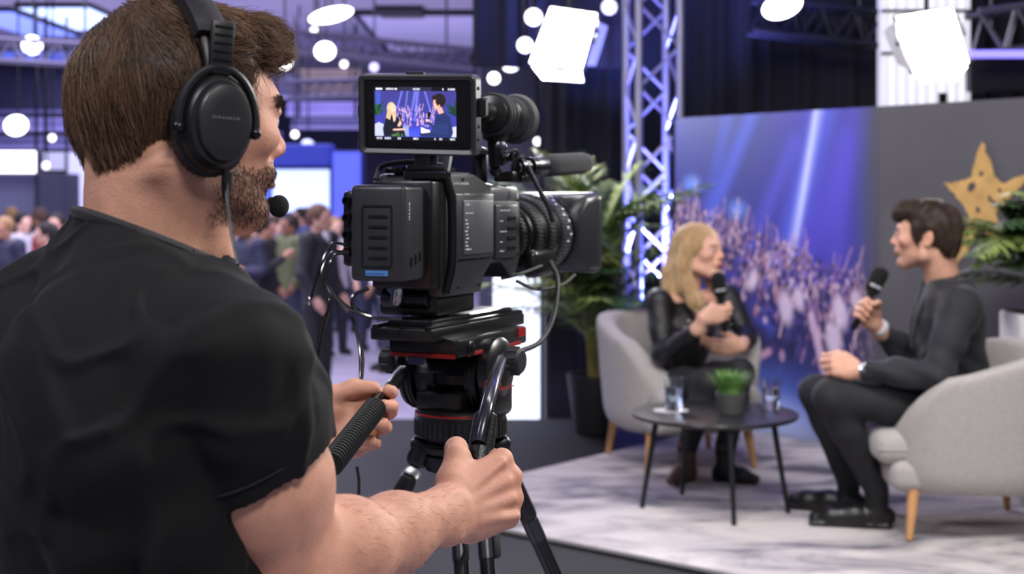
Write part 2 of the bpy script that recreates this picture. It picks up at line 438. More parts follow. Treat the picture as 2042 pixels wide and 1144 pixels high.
def hand_sdf(F, w, d, s, side, curl, thumb, L=1.0, k=0.004, spread=0.0):
    """palm and five fingers; d towards the fingers, s towards the thumb; curl: four rows of joint angles;
    thumb: points in (d, s, n) units of metres from the wrist"""
    d = nrm(d); s = nrm(np.asarray(s, float) - d * np.dot(s, d)); n = np.cross(d, s) if side == 'R' else np.cross(s, d)
    w = np.asarray(w, float); Rm = np.stack([d, s, n], 1); P = lambda a, b, c: w + Rm @ (np.array((a, b, c)) * L)
    base = [(0.090, 0.031, 0.001), (0.093, 0.010, 0.004), (0.088, -0.011, 0.003), (0.080, -0.030, -0.001)]
    ln = [(0.044, 0.026, 0.021), (0.048, 0.030, 0.022), (0.044, 0.028, 0.021), (0.035, 0.021, 0.019)]
    rd = [0.0105, 0.0108, 0.0102, 0.0090]
    F.box(P(0.052, 0.0, -0.004), np.array((0.038, 0.036, 0.0125)) * L, Rm, 0.012 * L, 0.012 * L)
    F.cone(P(0.0, 0.0, 0.0), P(0.035, 0.0, -0.003), 0.028 * L, 0.022 * L, 0.018 * L, flat=(n, 0.72))
    F.ell(P(0.038, 0.026, -0.014), np.array((0.030, 0.018, 0.017)) * L, Rm, 0.012 * L)
    F.ell(P(0.045, -0.028, -0.010), np.array((0.034, 0.014, 0.014)) * L, Rm, 0.012 * L)
    tips = []
    for i in range(4):
        p = P(*base[i]); F.cone(P(0.015, base[i][1] * 0.45, 0.0), p, 0.014 * L, (rd[i] + 0.0015) * L, 0.010 * L)
        ang = 0.0; yaw = spread * (1.5 - i)
        for j in range(3):
            ang += math.radians(curl[i][j]); r0 = rd[i] * (1 - 0.11 * j) * L; r1 = rd[i] * (0.93 - 0.13 * j) * L
            dv = (d * math.cos(yaw) + s * math.sin(yaw)) * math.cos(ang) - n * math.sin(ang); q = p + dv * ln[i][j] * L
            F.cone(p, q, r0, r1, k if j else 0.007 * L); F.ell(q, r1 * 1.06, None, 0.002); p = q
        tips.append((p, dv))
    pts = [P(*t) for t in thumb]; F.chain(pts, [0.0165 * L, 0.0130 * L, 0.0118 * L, 0.0092 * L][:len(pts)], 0.008 * L)
    return Rm, tips

def beard_mask(p):
    """p in head-local metres"""
    x, y, z = p[:, 0], p[:, 1], p[:, 2]
    line = np.interp(x, [-0.02, 0.0, 0.03, 0.065, 0.085, 0.12], [-0.09, -0.012, -0.040, -0.052, -0.044, -0.040])
    low = sstep(-0.126, -0.106, z)
    m = sstep(0.008, -0.010, z - line) * low * sstep(0.004, 0.030, x)
    lips = ((x > 0.094) & (np.abs(y) < 0.021) & (z < -0.049) & (z > -0.073))
    return np.where(lips, m * 0.15, m)
def face_cols(v, O, R, sc, skin, beard=0.0, beard_rgb=(58, 42, 34), brow_rgb=(60, 44, 34), lip=(168, 104, 94), hair_rgb=None):
    p = unz((v - O) @ R / sc); c = np.tile(np.asarray(skin), (len(v), 1)).astype(float)
    near = (np.abs(p) < 0.16).all(1)
    x, y, z = p[:, 0], p[:, 1], p[:, 2]
    def blend(m, col):
        nonlocal c
        m = np.clip(m * near, 0, 1)[:, None]; c = c * (1 - m) + np.asarray(col) * m
    red = np.asarray(skin) * np.array((1.03, 0.80, 0.76))
    blend(0.55 * np.exp(-((x - 0.118) ** 2 + y ** 2 + (z + 0.02) ** 2) / 0.0004), red)
    blend(0.35 * np.exp(-((np.abs(y) - 0.045) ** 2 + (z + 0.02) ** 2) / 0.0006) * (x > 0.04), red)
    blend(0.5 * (np.abs(y) > 0.070) * sstep(0.03, 0.0, np.abs(z)), red)
    lm = sstep(0.023, 0.018, np.abs(y)) * sstep(0.0115, 0.0075, np.abs(z + 0.0597)) * (x > 0.088); blend(lm, srgb(lip)[:3])
    if beard: blend(beard * beard_mask(p), srgb(beard_rgb)[:3])
    bz = 0.0335 - 3.0 * (np.abs(y) - 0.030) ** 2 * 3
    blend(0.85 * sstep(0.0075, 0.004, np.abs(z - bz)) * sstep(0.053, 0.047, np.abs(y)) * sstep(0.010, 0.015, np.abs(y)) * (x > 0.06), srgb(brow_rgb)[:3])
    return c
def eyes(parent, O, R, sc, iris=(70, 95, 120)):
    for s in (-1, 1):
        c = O + R @ (np.array((0.0835, s * 0.032, 0.0105)) * sc)
        b = MB().ball(c, 0.0138 * sc, None, 20, 14); e = b.build('eye', mat('eye_white', (225, 222, 220), 0.15, coat=0.5), parent, True)
        f = R[:, 0]; MB().lathe(c + f * 0.0118 * sc, f, [(0, 0.0064 * sc), (0.0016 * sc, 0.0056 * sc), (0.0023 * sc, 0.001)], 18).build('iris', mat('iris_%d_%d' % iris[:2], iris, 0.1, coat=0.6), e, True)
        MB().lathe(c + f * 0.0137 * sc, f, [(0, 0.0028 * sc), (0.0010 * sc, 0.0010 * sc)], 12).build('pupil', mat('pupil', (8, 8, 9), 0.1), e, True)

def strand_cols(cid, tt, base, tip, rnd, amt=0.35):
    k = rnd.rand(cid.max() + 1) ** 1.5; a = np.asarray(srgb(base)[:3]); b = np.asarray(srgb(tip)[:3])
    m = np.clip(k[cid] * 0.8 + 0.35 * tt - 0.1, 0, 1)[:, None]; return a * (1 - m) + b * m
HAIRM = lambda: mat('hair', (255, 255, 255), 0.52, attr=True, spec=0.28)

# ------------------------------------------------------------------ the camera operator
def build_operator():
    rnd = np.random.RandomState(11)
    # joints
    HO = at(355, 250, 1.45); az = math.radians(37); HF = V(math.cos(az), math.sin(az), -0.06); HR = basis(HF); HS = 0.985
    HT = lambda *p: HO + HR @ (np.array(p) * HS)
    tz = math.radians(38); TF = V(math.cos(tz), math.sin(tz), 0); TR = V(TF[1], -TF[0], 0); TM = np.stack([TF, -TR, V(0, 0, 1)], 1)
    NB = V(-0.362, 1.440, 1.665)                                       # base of the neck
    SR = NB + TR * 0.170 + V(0, 0, -0.120); SL = NB - TR * 0.190 + V(0, 0, -0.112)
    ER = at(566, 1150, 1.365); WR = at(892, 1024, 1.60)
    SLl = SL; EL = at(380, 960, 1.76); WL = at(588, 872, 2.05)
    HEM = lerp(SR, ER, 0.46)
    # --- skin: head and neck
    Fh = Field(HO - V(0.20, 0.20, 0.30), HO + V(0.20, 0.20, 0.16), 0.0021)
    head_sdf(Fh, HO, HR, HS)
    Fh.cone(HT(-0.030, 0, -0.055), NB + V(0, 0, -0.02) - TF * 0.005, 0.0615, 0.066, 0.03, flat=(TR, 0.98))
    for s in (-1, 1):
        Fh.cone(HT(-0.035, s * 0.062, -0.045), NB + TF * 0.075 + TR * (-s * 0.018) + V(0, 0, -0.055), 0.016, 0.012, 0.03)
    Fh.cone(NB - TR * 0.08 + V(0, 0, -0.105), NB + TR * 0.08 + V(0, 0, -0.105), 0.045, 0.045, 0.04)
    Fh.disp(lambda x, y, z: 0.0010 * (vnoise(x * 60, y * 60, z * 60) - 0.5), 0.012)
    vh, fh = Fh.mesh()
    # --- skin: right arm with the fist
    Fr = Field(np.minimum(np.minimum(SR, ER), WR) - V(0.10, 0.10, 0.13), np.maximum(np.maximum(SR, ER), WR) + V(0.15, 0.16, 0.10), 0.0024)
    Fr.chain([SR + V(0, 0, -0.03), lerp(SR, ER, 0.55), ER], [0.053, 0.0630, 0.048], 0.03)
    fdir = nrm(WR - ER)
    Fr.chain([ER, lerp(ER, WR, 0.28), lerp(ER, WR, 0.62), WR], [0.043, 0.0450, 0.0365, 0.0275], 0.03, flat=(np.cross(fdir, V(0.2, 0.9, 0.2)), 1.12))
    Fr.ell(lerp(ER, WR, 0.25) + V(-0.005, -0.008, 0.014), V(0.060, 0.036, 0.032), None, 0.05)
    dR = nrm(V(0.64, 0.66, 0.14)); sR = V(-0.20, 0.12, 0.97)
    cR = [(62, 92, 62), (70, 94, 60), (76, 94, 58), (82, 92, 55)]
    RmR, _ = hand_sdf(Fr, WR + fdir * 0.004, dR, sR, 'R', cR, [(0.020, 0.028, -0.008), (0.046, 0.048, -0.018), (0.066, 0.054, -0.040), (0.082, 0.048, -0.058)], 1.08)
    # extensor tendons, ulna head and soft creases
    Fr.ell(WR - fdir * 0.012 - RmR[:, 1] * 0.021 + RmR[:, 2] * 0.012, 0.010, None, 0.014)
    for i, b in enumerate((0.031, 0.010, -0.011, -0.030)):
        Fr.cone(WR + RmR @ V(0.03, b * 0.6, 0.0145), WR + RmR @ V(0.088, b * 1.06, 0.0155), 0.0024, 0.0030, 0.010)
    Fr.disp(lambda x, y, z: 0.0016 * (vnoise(x * 45, y * 45, z * 45) - 0.5), 0.012)
    vr, fr = Fr.mesh()
    # --- skin: left arm and hand behind the other pan bar
    Fl = Field(np.minimum(np.minimum(SL, EL), WL) - V(0.09, 0.09, 0.12), np.maximum(np.maximum(SL, EL), WL) + V(0.17, 0.15, 0.12), 0.0028)
    Fl.chain([SL + V(0, 0, -0.03), lerp(SL, EL, 0.5), EL], [0.046, 0.046, 0.040], 0.03)
    Fl.chain([EL, lerp(EL, WL, 0.3), WL], [0.039, 0.0415, 0.0275], 0.03)
    cL = [(30, 46, 30), (38, 52, 32), (44, 56, 34), (50, 58, 34)]
    RmL, tipsL = hand_sdf(Fl, WL, V(0.90, 0.20, 0.12), V(0.10, 0.36, 0.93), 'L', cL, [(0.022, 0.028, -0.008), (0.055, 0.046, -0.016), (0.088, 0.050, -0.022), (0.114, 0.044, -0.030)], 1.06)
    vl, fl = Fl.mesh()
    # fine hairs on the right forearm
    cand = np.nonzero((np.linalg.norm(vr - lerp(ER, WR, 0.55), axis=1) < 0.13))[0]; cand = cand[((vr[cand] - ER) @ fdir > 0.02) & ((vr[cand] - WR) @ fdir < 0.0)]
    fb = lambda P, g: np.tile(fdir + V(0, 0, -0.5), (len(P), 1)) + 0.5 * rnd.randn(len(P), 3)
    arm_hair = strands(Fr, vr[rnd.choice(cand, 1300)], fb, 0.011, 3, 0.00010, (-0.0005, 0.0018), rnd, 0)
    # --- torso under the clothes
    Ft = Field(V(-0.62, 1.15, 0.9), V(-0.1, 1.75, 1.68), 0.012)
    Ft.loft(V(NB[0], NB[1], 0) - TF * 0.015, TM, [(0.92, 0, 0, .10, .13), (1.4, 0, 0, .10, .145), (1.55, 0, 0, .085, .13), (1.64, 0, 0, .05, .07)], 0.02)
    vt, ft = Ft.mesh()
    v, f = join([(vh, fh), (vr, fr), (vl, fl), (vt, ft)])
    cols = face_cols(v, HO, HR, HS, SKIN, 0.55)
    # warmer knuckles, elbow and fingertips
    kn = np.exp(-np.sum((v - (WR + RmR @ V(0.094, 0, 0))) ** 2, 1) / 0.0012) * 0.4 + np.exp(-np.sum((v - (WL + RmL @ V(0.12, 0, -0.05))) ** 2, 1) / 0.0015) * 0.5
    fore = np.exp(-np.sum((v - (ER + V(-0.02, -0.03, 0.03))) ** 2, 1) / 0.004) * 0.3
    kk = np.clip(kn + fore, 0, 0.6)[:, None]; cols = cols * (1 - kk) + SKIN * np.array((1.02, 0.78, 0.70)) * kk
    base = V(NB[0] - 0.02, NB[1], 0.0)
    body = mesh_obj('person', v, f, skin_mat('skin_operator'), None, True, cols=cols, origin=base)
    tag(body, 'camera operator in black t-shirt and headset, seen from behind, gripping the tripod pan bars', 'person')
    ah = mesh_obj('forearm_hair', arm_hair[0], arm_hair[1], mat('arm_hair', (158, 112, 84), 0.6), body, True); ah['kind'] = 'stuff'
    eyes(body, HO, HR, HS)
    # --- t-shirt
    Fs = Field(V(-0.66, 1.06, 0.88), V(-0.06, 1.80, 1.72), 0.0042)
    TO = V(NB[0], NB[1], 0)
    Fs.loft(TO, TM, [(0.86, -.035, 0, .118, .178), (1.05, -.035, 0, .120, .180), (1.22, -.03, 0, .128, .188), (1.40, -.030, 0, .135, .196), (1.50, -.028, 0, .126, .190), (1.56, -.022, 0, .112, .178), (1.60, -.018, 0, .092, .145), (1.645, -.008, 0, .078, .092), (1.672, -.004, 0, .070, .076)], 0.03, 2.3)
    for S in (SR, SL):
        Fs.cone(NB + V(0, 0, -0.045) - TF * 0.02, S + V(0, 0, 0.006), 0.050, 0.054, 0.05)
        Fs.ell(S, V(0.058, 0.058, 0.062), None, 0.04)
    Fs.ell(TO + V(0, 0, 1.52) + TR * 0.09 - TF * 0.10, V(0.07, 0.06, 0.10), None, 0.08)         # shoulder blade
    Fs.ell(TO + V(0, 0, 1.52) - TR * 0.09 - TF * 0.10, V(0.07, 0.06, 0.10), None, 0.08)
    # sleeves: cut square at the hem, hollow, then blended into the shoulder
    adir = nrm(HEM - SR); hn = nrm(adir + V(0.20, 0.05, 0.0)); sl_d = nrm(EL - SL)
    for pts, rr, n_, c0 in (([SR, lerp(SR, HEM, 0.5), HEM + adir * 0.05], [0.058, 0.0700, 0.0800], hn, HEM), ([SL, lerp(SL, EL, 0.3), lerp(SL, EL, 0.75)], [0.060, 0.060, 0.060], sl_d, lerp(SL, EL, 0.6))):
        Fq_ = Field(Fs.lo, Fs.lo + (Fs.n - 1) * Fs.res, Fs.res); Fq_.chain(pts, rr, 0.03); Fq_.plane(c0, n_)
        Fq_.cone(c0 - n_ * 0.012, c0 + n_ * 0.05, 0.0700, 0.0700, 0.0, 'sub'); Fs.merge(Fq_, 0.012)
    col_c = NB + V(0, 0, -0.014) + TF * 0.004; cz = nrm(V(0, 0, 1) + TF * 0.40 + TR * 0.10)
    X_, Y_, Z_ = Fs.ax[0][:, None, None], Fs.ax[1][None, :, None], Fs.ax[2][None, None, :]
    near = ((X_ - col_c[0]) ** 2 + (Y_ - col_c[1]) ** 2 < 0.108 ** 2) & (Z_ > 1.56)
    pd = (X_ - col_c[0]) * cz[0] + (Y_ - col_c[1]) * cz[1] + (Z_ - col_c[2]) * cz[2]
    Fs.a = np.where(near, np.maximum(Fs.a, pd), Fs.a).astype(np.float32)
    def folds(x, y, z):
        p = np.stack([x, y, z], 1) - TO; u = p @ TR; w = p @ TF; d = 0
        ax = SR + V(0, 0, -0.10) - TO; du = u - ax @ TR; dz = z - ax[2]; r = np.sqrt(du ** 2 + dz ** 2) + 1e-4; th = np.arctan2(dz, du)
        d = d + 0.0035 * np.sin(th * 7 + 3.0 * vnoise(u * 9, z * 9, w * 6)) * np.exp(-((r - 0.13) / 0.05) ** 2) * (w < 0.05)
        ang = u * 16 + z * 2.5 + 3.0 * vnoise(u * 6, z * 2.5, w * 6 + 3)
        d = d + 0.0075 * np.sin(ang * 2.2) * sstep(1.50, 1.25, z) * sstep(0.3, 0.6, vnoise(u * 5 + 7, z * 3, w * 5))
        d = d + 0.009 * (vnoise(u * 13 + 5, z * 6, w * 13) - 0.5) + 0.006 * (vnoise(u * 34 + z * 9, z * 13, w * 34) - 0.5)
        rg = 1 - np.abs(2 * vnoise(u * 15 + z * 4 + 3 * vnoise(u * 5, z * 5, w * 5), z * 3.2, w * 15 + 11) - 1); d = d - 0.0060 * sstep(0.78, 1.0, rg) * sstep(1.62, 1.50, z)
        sg = 1 - np.abs(2 * vnoise(u * 11 - z * 13, z * 9 + u * 9, w * 16 + 4) - 1); d = d - 0.0038 * sstep(0.76, 1.0, sg)
        q = (p - (SR - TO)) @ adir; d = d + 0.0035 * np.sin(q * 60 + 6 * vnoise(u * 12, z * 12, w * 12)) * sstep(0.03, 0.09, q) * sstep(0.2, 0.12, np.abs(du)) * 0.8
        for (a0, b0, wd, dp) in creases:
            ab = b0 - a0; t = np.clip(((p + TO) - a0) @ ab / (ab @ ab), 0, 1); dd = np.linalg.norm((p + TO) - (a0 + t[:, None] * ab), axis=1)
            d = d + 1.7 * dp * np.exp(-(dd / wd) ** 2) * np.sin(t * math.pi) ** 0.5
        hq = np.exp(-((np.linalg.norm(p + TO - HEM, axis=1)) / 0.085) ** 4) * sstep(-0.05, -0.02, (p + TO - HEM) @ hn)
        return d * (1 - 0.85 * hq)
    bk = lambda u, z, w=-0.13: TO + TR * u + TF * w + V(0, 0, z)
    creases = [(bk(0.12, 1.56, -0.10), bk(0.135, 1.30, -0.10), 0.011, 0.010), (bk(0.155, 1.52, -0.06), bk(0.125, 1.36, -0.10), 0.010, 0.011),
               (bk(-0.02, 1.52), bk(-0.05, 1.10), 0.010, -0.005), (bk(-0.07, 1.48), bk(-0.085, 1.05), 0.010, -0.005), (bk(0.03, 1.42), bk(0.06, 1.12), 0.010, -0.0045),
               (bk(-0.10, 1.58, -0.08), bk(-0.02, 1.38), 0.014, 0.006), (bk(0.10, 1.38), bk(0.14, 1.15, -0.10), 0.013, 0.007), (bk(0.06, 1.50), bk(0.14, 1.46, -0.09), 0.012, 0.006),
               (SR + TR * 0.02 - TF * 0.06 + V(0, 0, 0.05), SR - TF * 0.075 - V(0, 0, 0.09), 0.006, 0.005)]
    Fs.disp(folds, 0.03)
    vs_, fs_ = Fs.mesh()
    # trim off what hangs beyond the hem plane
    sh = mesh_obj('t_shirt', vs_, fs_, mat('black_cotton', (9, 9, 10), 0.76, bump=0.25, bscale=900, var=0.10, vscale=9, sheen=0.02, spec=0.22), body, True)
    mb = MB(); hem_c = HEM; ref = nrm(np.cross(hn, V(0, 1, 0))); w2 = np.cross(hn, ref)
    for off, rr, nm in ((-0.016, 0.0785, 'sleeve_stitching'),):
        pts = [hem_c + hn * off + (ref * math.cos(t) + w2 * math.sin(t)) * rr for t in np.linspace(0, 2 * math.pi, 40)]
        mb.tube(pts, 0.0009, 5)
    mb.build('sleeve_stitching', mat('black_thread', (20, 20, 22), 0.8), sh, True)
    cu = nrm(TR - cz * np.dot(TR, cz)); cw = nrm(np.cross(cz, cu)); ring = []
    for t in np.linspace(0, 2 * math.pi, 56):
        ring.append(col_c - cz * 0.003 + cu * 0.0765 * math.cos(t) + cw * 0.0790 * math.sin(t))
    mc = MB(); mc.tube(ring, 0.0135, 10, 0.55); mc.build('collar', mat('black_rib', (15, 15, 16), 0.85, bump=0.4, bscale=700, sheen=0.1), sh, True)
    # --- trousers and shoes (below the frame)
    Fp = Field(V(-0.75, 1.05, 0.0), V(0.05, 1.85, 1.02), 0.011); hip = TO - TF * 0.03
    Fp.loft(hip, TM, [(0.76, 0, 0, .12, .17), (0.90, 0, 0, .125, .175), (0.99, 0, 0, .112, .165)], 0.03, 2.2)
    for s in (-1, 1):
        h = hip + TR * 0.09 * s + V(0, 0, 0.86); kn_ = hip + TR * 0.13 * s + TF * 0.03 + V(0, 0, 0.48); an = hip + TR * 0.15 * s + V(0, 0, 0.09)
        Fp.chain([h, kn_, an], [0.092, 0.066, 0.054], 0.03)
    Fp.disp(lambda x, y, z: 0.012 * (vnoise(x * 20, y * 20, z * 9) - 0.5), 0.03)
    v2, f2 = Fp.mesh(); mesh_obj('trousers', v2, f2, mat('dark_denim', (38, 40, 48), 0.85, bump=0.3, bscale=600), body, True)
    for s in (-1, 1):
        an = hip + TR * 0.15 * s; Fb = Field(an - V(0.2, 0.2, 0.0) - V(0, 0, 0.02), an + V(0.3, 0.3, 0.14), 0.009)
        Fb.chain([an + V(0, 0, 0.045) - TF * 0.04, an + V(0, 0, 0.040) + TF * 0.09, an + V(0, 0, 0.034) + TF * 0.17], [0.043, 0.045, 0.034], 0.02); Fb.cone(an + V(0, 0, 0.05), an + V(0, 0, 0.10), 0.043, 0.045, 0.02)
        Fb.plane(an + V(0, 0, 0.001), V(0, 0, -1)); v3, f3 = Fb.mesh(); mesh_obj('shoe', v3, f3, mat('black_leather', (18, 18, 19), 0.4), body, True)
    # --- hair
    Fq = Field(HO - V(0.20, 0.20, 0.17), HO + V(0.19, 0.19, 0.17), 0.0028)
    e = lambda c, r, k=0.02, op='add': Fq.ell(HT(*c), np.array(r) * HS, HR, k, op)
    e((-0.012, 0, 0.040), (0.099, 0.083, 0.088), 0.0)
    e((-0.046, 0, 0.006), (0.055, 0.068, 0.062), 0.03)
    e((0.045, 0, 0.084), (0.058, 0.058, 0.037), 0.03)
    e((0.072, 0.0, 0.089), (0.032, 0.050, 0.024), 0.02)
    e((-0.064, 0, -0.046), (0.020, 0.040, 0.022), 0.03)
    for s in (-1, 1): e((0.030, s * 0.064, 0.030), (0.022, 0.012, 0.045), 0.016)
    e((0.118, 0, 0.006), (0.066, 0.10, 0.074), 0.010, 'sub')          # free the face
    for s in (-1, 1):
        e((0.075, s * 0.066, 0.010), (0.038, 0.036, 0.060), 0.010, 'sub')
        e((0.020, s * 0.090, -0.058), (0.062, 0.055, 0.052), 0.012, 'sub')
    e((0.035, 0, -0.120), (0.090, 0.10, 0.084), 0.012, 'sub')
    Fq.plane(HT(-0.08, 0, -0.066), HR @ V(-0.2, 0, -1))
    Fq.disp(lambda x, y, z: 0.006 * (vnoise(x * 55, y * 55, z * 22) - 0.5) + 0.010 * (vnoise(x * 22, y * 22, z * 16) - 0.5), 0.02)
    vq, fq = Fq.mesh()
    loc = (vq - HO) @ HR
    hb = np.asarray(srgb((34, 25, 20))[:3]); hc = np.asarray(srgb((74, 56, 43))[:3]); tmix = np.clip(sstep(0.0, 0.09, loc[:, 2] + loc[:, 0] * 0.5), 0, 1)[:, None] * 0.7
    hair = mesh_obj('hair', vq, fq, HAIRM(), body, True, cols=hb * (1 - tmix) + hc * tmix)
    wh = V(-0.075, 0.022, 0.105)
    def flow(P, g):
        q = (P - HO) @ HR; d = q - wh; d /= np.linalg.norm(d, axis=1, keepdims=True) + 1e-6
        fr = sstep(-0.01, 0.05, q[:, 0]) * sstep(0.045, 0.085, q[:, 2])
        side = sstep(0.09, 0.04, q[:, 2]); d = d + np.stack([0 * side, 0 * side, -1.5 * side], 1)
        d[:, 0] += 1.3 * fr; d[:, 1] += -0.5 * fr
        nz = np.stack([vnoise(q[:, 0] * 38 + k * 9, q[:, 1] * 38, q[:, 2] * 30) - 0.5 for k in range(3)], 1)
        d = d + nz * (1.7 + 2.2 * fr)[:, None]
        return d @ HR.T
    pick = rnd.choice(len(vq), 19000); rt = vq[pick] + rnd.randn(19000, 3) * 0.0015; lp = (rt - HO) @ HR
    rt = rt[(lp[:, 2] > -0.058)]; lp = (rt - HO) @ HR
    short = (lp[:, 0] > 0.01) & (lp[:, 2] < 0.06)
    va = []; ca = []
    for sel, ln_, lf, wv, rad in ((~short & (lp[:, 0] <= 0.03), 0.058, (-0.004, 0.0035), 0.14, 0.00050), (~short & (lp[:, 0] > 0.03), 0.046, (-0.003, 0.010), 0.75, 0.00048), (short, 0.026, (-0.002, 0.002), 0.1, 0.00042)):
        if not sel.any(): continue
        sv, sf, cid, tt = strands(Fq, rt[sel], flow, ln_, 6, rad, lf, rnd, wv)
        c = strand_cols(cid, tt, (34, 24, 18), (134, 103, 78), rnd); va.append((sv, sf)); ca.append(c)
    sv, sf = join(va); st = mesh_obj('hair_strands', sv, sf, HAIRM(), hair, True, cols=np.concatenate(ca)); st['kind'] = 'stuff'
    # --- beard stubble and brows
    pl = unz((vh - HO) @ HR / HS); bm_ = beard_mask(pl); prob = bm_ > rnd.rand(len(bm_)) * 1.1; cand = np.nonzero(prob & (np.abs(pl) < 0.15).all(1))[0]
    rt = vh[rnd.choice(cand, 5200)] + rnd.randn(5200, 3) * 0.0010
    fb = lambda P, g: np.tile(HR @ V(0.35, 0, -1.0), (len(P), 1)) + 0.35 * rnd.randn(len(P), 3)
    sv, sf, cid, tt = strands(Fh, rt, fb, 0.0040, 3, 0.00021, (-0.0005, 0.0014), rnd, 0)
    bd = mesh_obj('beard', sv, sf, HAIRM(), body, True, cols=strand_cols(cid, tt, (40, 29, 23), (104, 78, 60), rnd)); bd['kind'] = 'stuff'
    y = np.abs(pl[:, 1]); bz = 0.0335 - 9.0 * (y - 0.030) ** 2; cand = np.nonzero((np.abs(pl[:, 2] - bz) < 0.0055) & (y > 0.011) & (y < 0.051) & (pl[:, 0] > 0.06))[0]
    for sgn in (-1, 1):
        rt = vh[rnd.choice(cand[pl[cand, 1] * sgn > 0], 260)]; fb = lambda P, g: (sgn * HR[:, 1][None] + 0.3 * rnd.randn(len(P), 3))
        sv, sf, cid, tt = strands(Fh, rt, fb, 0.010, 3, 0.0004, (-0.0005, 0.003), rnd, 0)
        eb = mesh_obj('eyebrow', sv, sf, HAIRM(), body, True, cols=strand_cols(cid, tt, (40, 29, 23), (90, 66, 50), rnd)); eb['kind'] = 'stuff'
    return dict(HO=HO, HR=HR, HT=HT, WR=WR, RmR=RmR, WL=WL, RmL=RmL, ER=ER, body=body, NB=NB, TF=TF, TR=TR)
OP = build_operator()
# ------------------------------------------------------------------ tripod and video camera
PLA = mat('camera_plastic', (40, 41, 44), 0.36, bump=0.12, bscale=900, var=0.12, vscale=30, spec=0.5)
PLD = mat('dark_plastic', (15, 15, 16), 0.32, bump=0.08, bscale=500, spec=0.5)
RUB = mat('rubber', (13, 13, 14), 0.6, bump=0.2, bscale=300)
MTL = mat('grey_metal', (92, 94, 98), 0.33, 1.0, bump=0.03, bscale=300)
MTD = mat('dark_metal', (44, 45, 48), 0.30, 0.85, bump=0.04, bscale=300)
CHR = mat('chrome', (200, 200, 205), 0.16, 1.0)
RED = mat('red_anodised', (150, 32, 30), 0.35, 0.3)
MARK = mat('white_marking', (190, 192, 195), 0.5)
CAR = mat('carbon_tube', (20, 20, 22), 0.25, 0.1, coat=0.4)

def glyphs(n, name, origin, U, W, h, material, parent, local=True, seed=1):
    """a row of tiny unreadable printed marks, as small as they are in the photograph"""
    r = random.Random(seed); U = nrm(U); W = nrm(W); N_ = np.cross(U, W); R = np.stack([U, W, N_], 1); m = MB(); x = 0
    for i in range(n):
        w = h * r.uniform(0.35, 0.75); hh = h * r.choice((0.65, 0.7, 1.0)); m.box(np.asarray(origin) + U * (x + w / 2) + W * hh / 2, (w * 0.8, hh * 0.32, 0.0005), 0, R)
        m.box(np.asarray(origin) + U * (x + w * 0.3) + W * hh * 0.62, (w * 0.3, hh * 0.7, 0.0005), 0, R); x += w * 1.15
    o = m.build(name, material, parent, False, local); o['kind'] = 'stuff'; return o
RO = V(-0.209, 2.20, 1.638); RYAW = math.radians(25)
rig = empty('video_camera', RO, -RYAW, 'black shoulder video camera with rear battery and top monitor, mounted on the tripod', 'video camera')
def rw(r, f, u):                                     # rig local -> world
    return RO + rotz(-RYAW) @ V(r, f, u)
def rl(p): return rotz(RYAW) @ (np.asarray(p, float) - RO)   # world -> rig local
I3 = np.eye(3)
